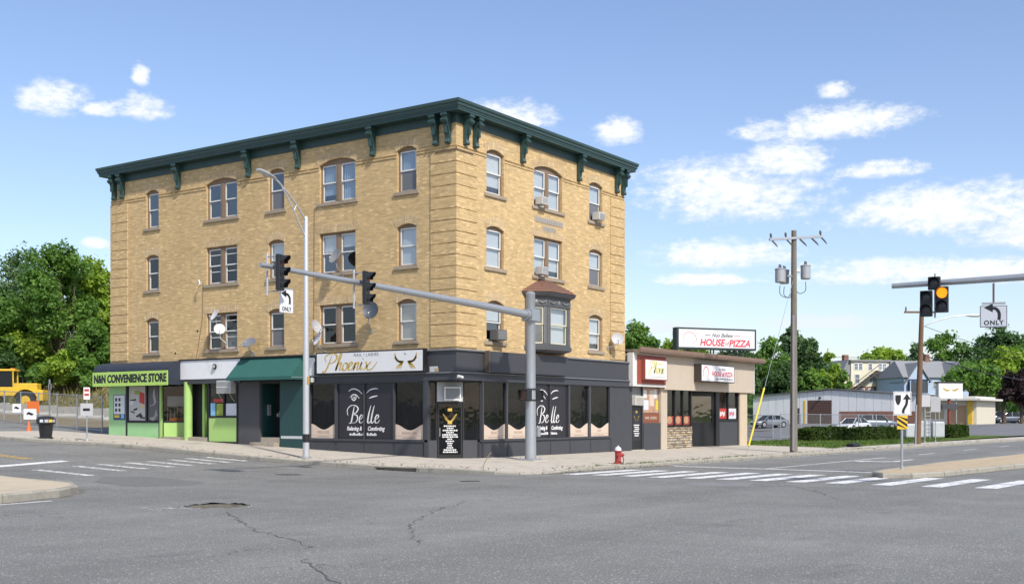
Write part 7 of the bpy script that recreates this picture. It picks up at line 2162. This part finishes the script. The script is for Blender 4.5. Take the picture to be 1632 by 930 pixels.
for s_ in (-1, 1): MB().add([(-2.9 + s_ * 2.2, -.7, 6.3), (-2.9, -.7, 9.45), (-2.9, 4.5, 9.45), (-2.9 + s_ * 2.2, 4.5, 6.3), (-2.9 + s_ * 2.2, -.7, 6.15), (-2.9, -.7, 9.3)], [(0, 1, 2, 3), (0, 4, 5, 1)]).build('gable_roof', M_SLATE, bh)
MB().box(-4.4, -1.3, -.6, -.02, 4.6, 6.4).build('balcony', mat('dark_porch', (.05, .06, .075), .7), bh)
for x in (-4.4, -2.9, -1.4): MB().box(x, x + .12, -.75, -.6, 4.2, 6.6).build('post', M_BLUE_H, bh)
MB().box(-4.5, -1.2, -.8, -.0, 4.3, 4.6).build('balcony_floor', M_BLUE_H, bh)
MB().prism([(1.5, 6.6), (5.9, 6.6), (3.7, 9.4)], -.5, 3, 'y').build('gable', mat('pale_gable', (.62, .66, .70), .8), bh)
for s_ in (-1, 1): MB().add([(3.7 + s_ * 2.6, -.8, 6.2), (3.7, -.8, 9.6), (3.7, 4.5, 9.6), (3.7 + s_ * 2.6, 4.5, 6.2), (3.7 + s_ * 2.6, -.8, 6.0), (3.7, -.8, 9.4)], [(0, 1, 2, 3), (0, 4, 5, 1)]).build('gable_roof', M_SLATE, bh)
MB().box(1.0, 1.7, 4.2, 4.9, 9.5, 11.0).build('chimney', M_RBRICK, bh)
for x in (-4.4, -.3, 1.0): hwin(bh, x, 3.4, .6, 1.0)
hwin(bh, .2, 5.4, .6, 1.1)

# roadside shop sign on a red pole, two sign backs, storage cage
t = thing('pylon_sign', 'white roadside sign with gold emblem on a red pole', 'sign', (67.0, -2.1, .2), camyaw + R(12))
MB().tube([(0, 0, 0), (0, 0, 4.0)], .13, 10).build('pole', mat('red_pole', (.22, .05, .04), .6, var=.2), t)
for x in (-.9, .75): MB().tube([(x, .1, 0), (x, .1, 3.4)], .05, 8).build('leg', M_STEEL, t)
MB().box(-1.15, 1.15, -.25, .25, 3.25, 4.6).build('cabinet', M_PWHT, t); MB().box(-1.2, 1.2, -.28, .28, 4.6, 4.72).build('top_cap', M_BLACK, t)
MB().box(-1.08, 1.08, -.26, -.25, 3.33, 4.53).build('face_panel', M_SIGNW, t)
mb = MB()
for sgn in (-1, 1):
    for k in range(3): ribbon(mb, [(sgn * .1, 4.0), (sgn * (.35 + .05 * k), 3.92 + .06 * k), (sgn * .75, 4.1 + .05 * k)], .07, -.262, .003)
mb.build('gold_emblem', M_GOLD, t, fix=False)
MB().box(-.75, .75, -.18, .0, 2.35, 2.80).build('lower_sign', M_CHAR, t)
for i, (x, y, w_, lb) in enumerate(((43.7, -6.35, .85, 'back of a grey square road sign on the left of two posts'), (46.0, -6.45, .65, 'back of a grey road sign on the right of two posts'))):
    post_sign(x, y, .15, 3.3, [(w_, 2.45 - .35 * i, 3.25 - .1 * i, M_DISH)], lb, camyaw + R(20 - 30 * i))
X, Y = pix(1470, 94)
t = thing('storage_cage', 'white storage bins with a ladder rack behind the brown pole', 'storage', (X, Y, lot_z(X, Y)), camyaw + R(8))
for x in (-1.6, -.45, .7): 
    MB().rbox(x, x + 1.02 + .06 * x, -.4, .6, .05, 1.5 - .2 * abs(x), .12).build('bin', mat('bin_grey_white', (.45, .47, .49), .6, var=.15, vscale=3, dirt=.15), t)
for x in (.0, .42): MB().tube([(x, -.55, 0), (x, -.5, 2.3)], .03, 6).build('ladder_rail', M_STEEL, t)
for k in range(7): MB().tube([(0, -.55, .3 + k * .3), (.42, -.55, .3 + k * .3)], .02, 5).build('ladder_rung', M_STEEL, t)
X, Y = pix(1360, 69)
t = thing('catch_basin', 'low black catch-basin hood at the far kerb', 'drain', (X, Y, .14), R(-2))
MB().rbox(-.55, .55, -.25, .25, 0, .22, .08).build('hood', M_BLACK, t); MB().box(-1.0, 1.0, -.4, .4, -.02, .02).build('frame', MATS['cast_iron'], t)
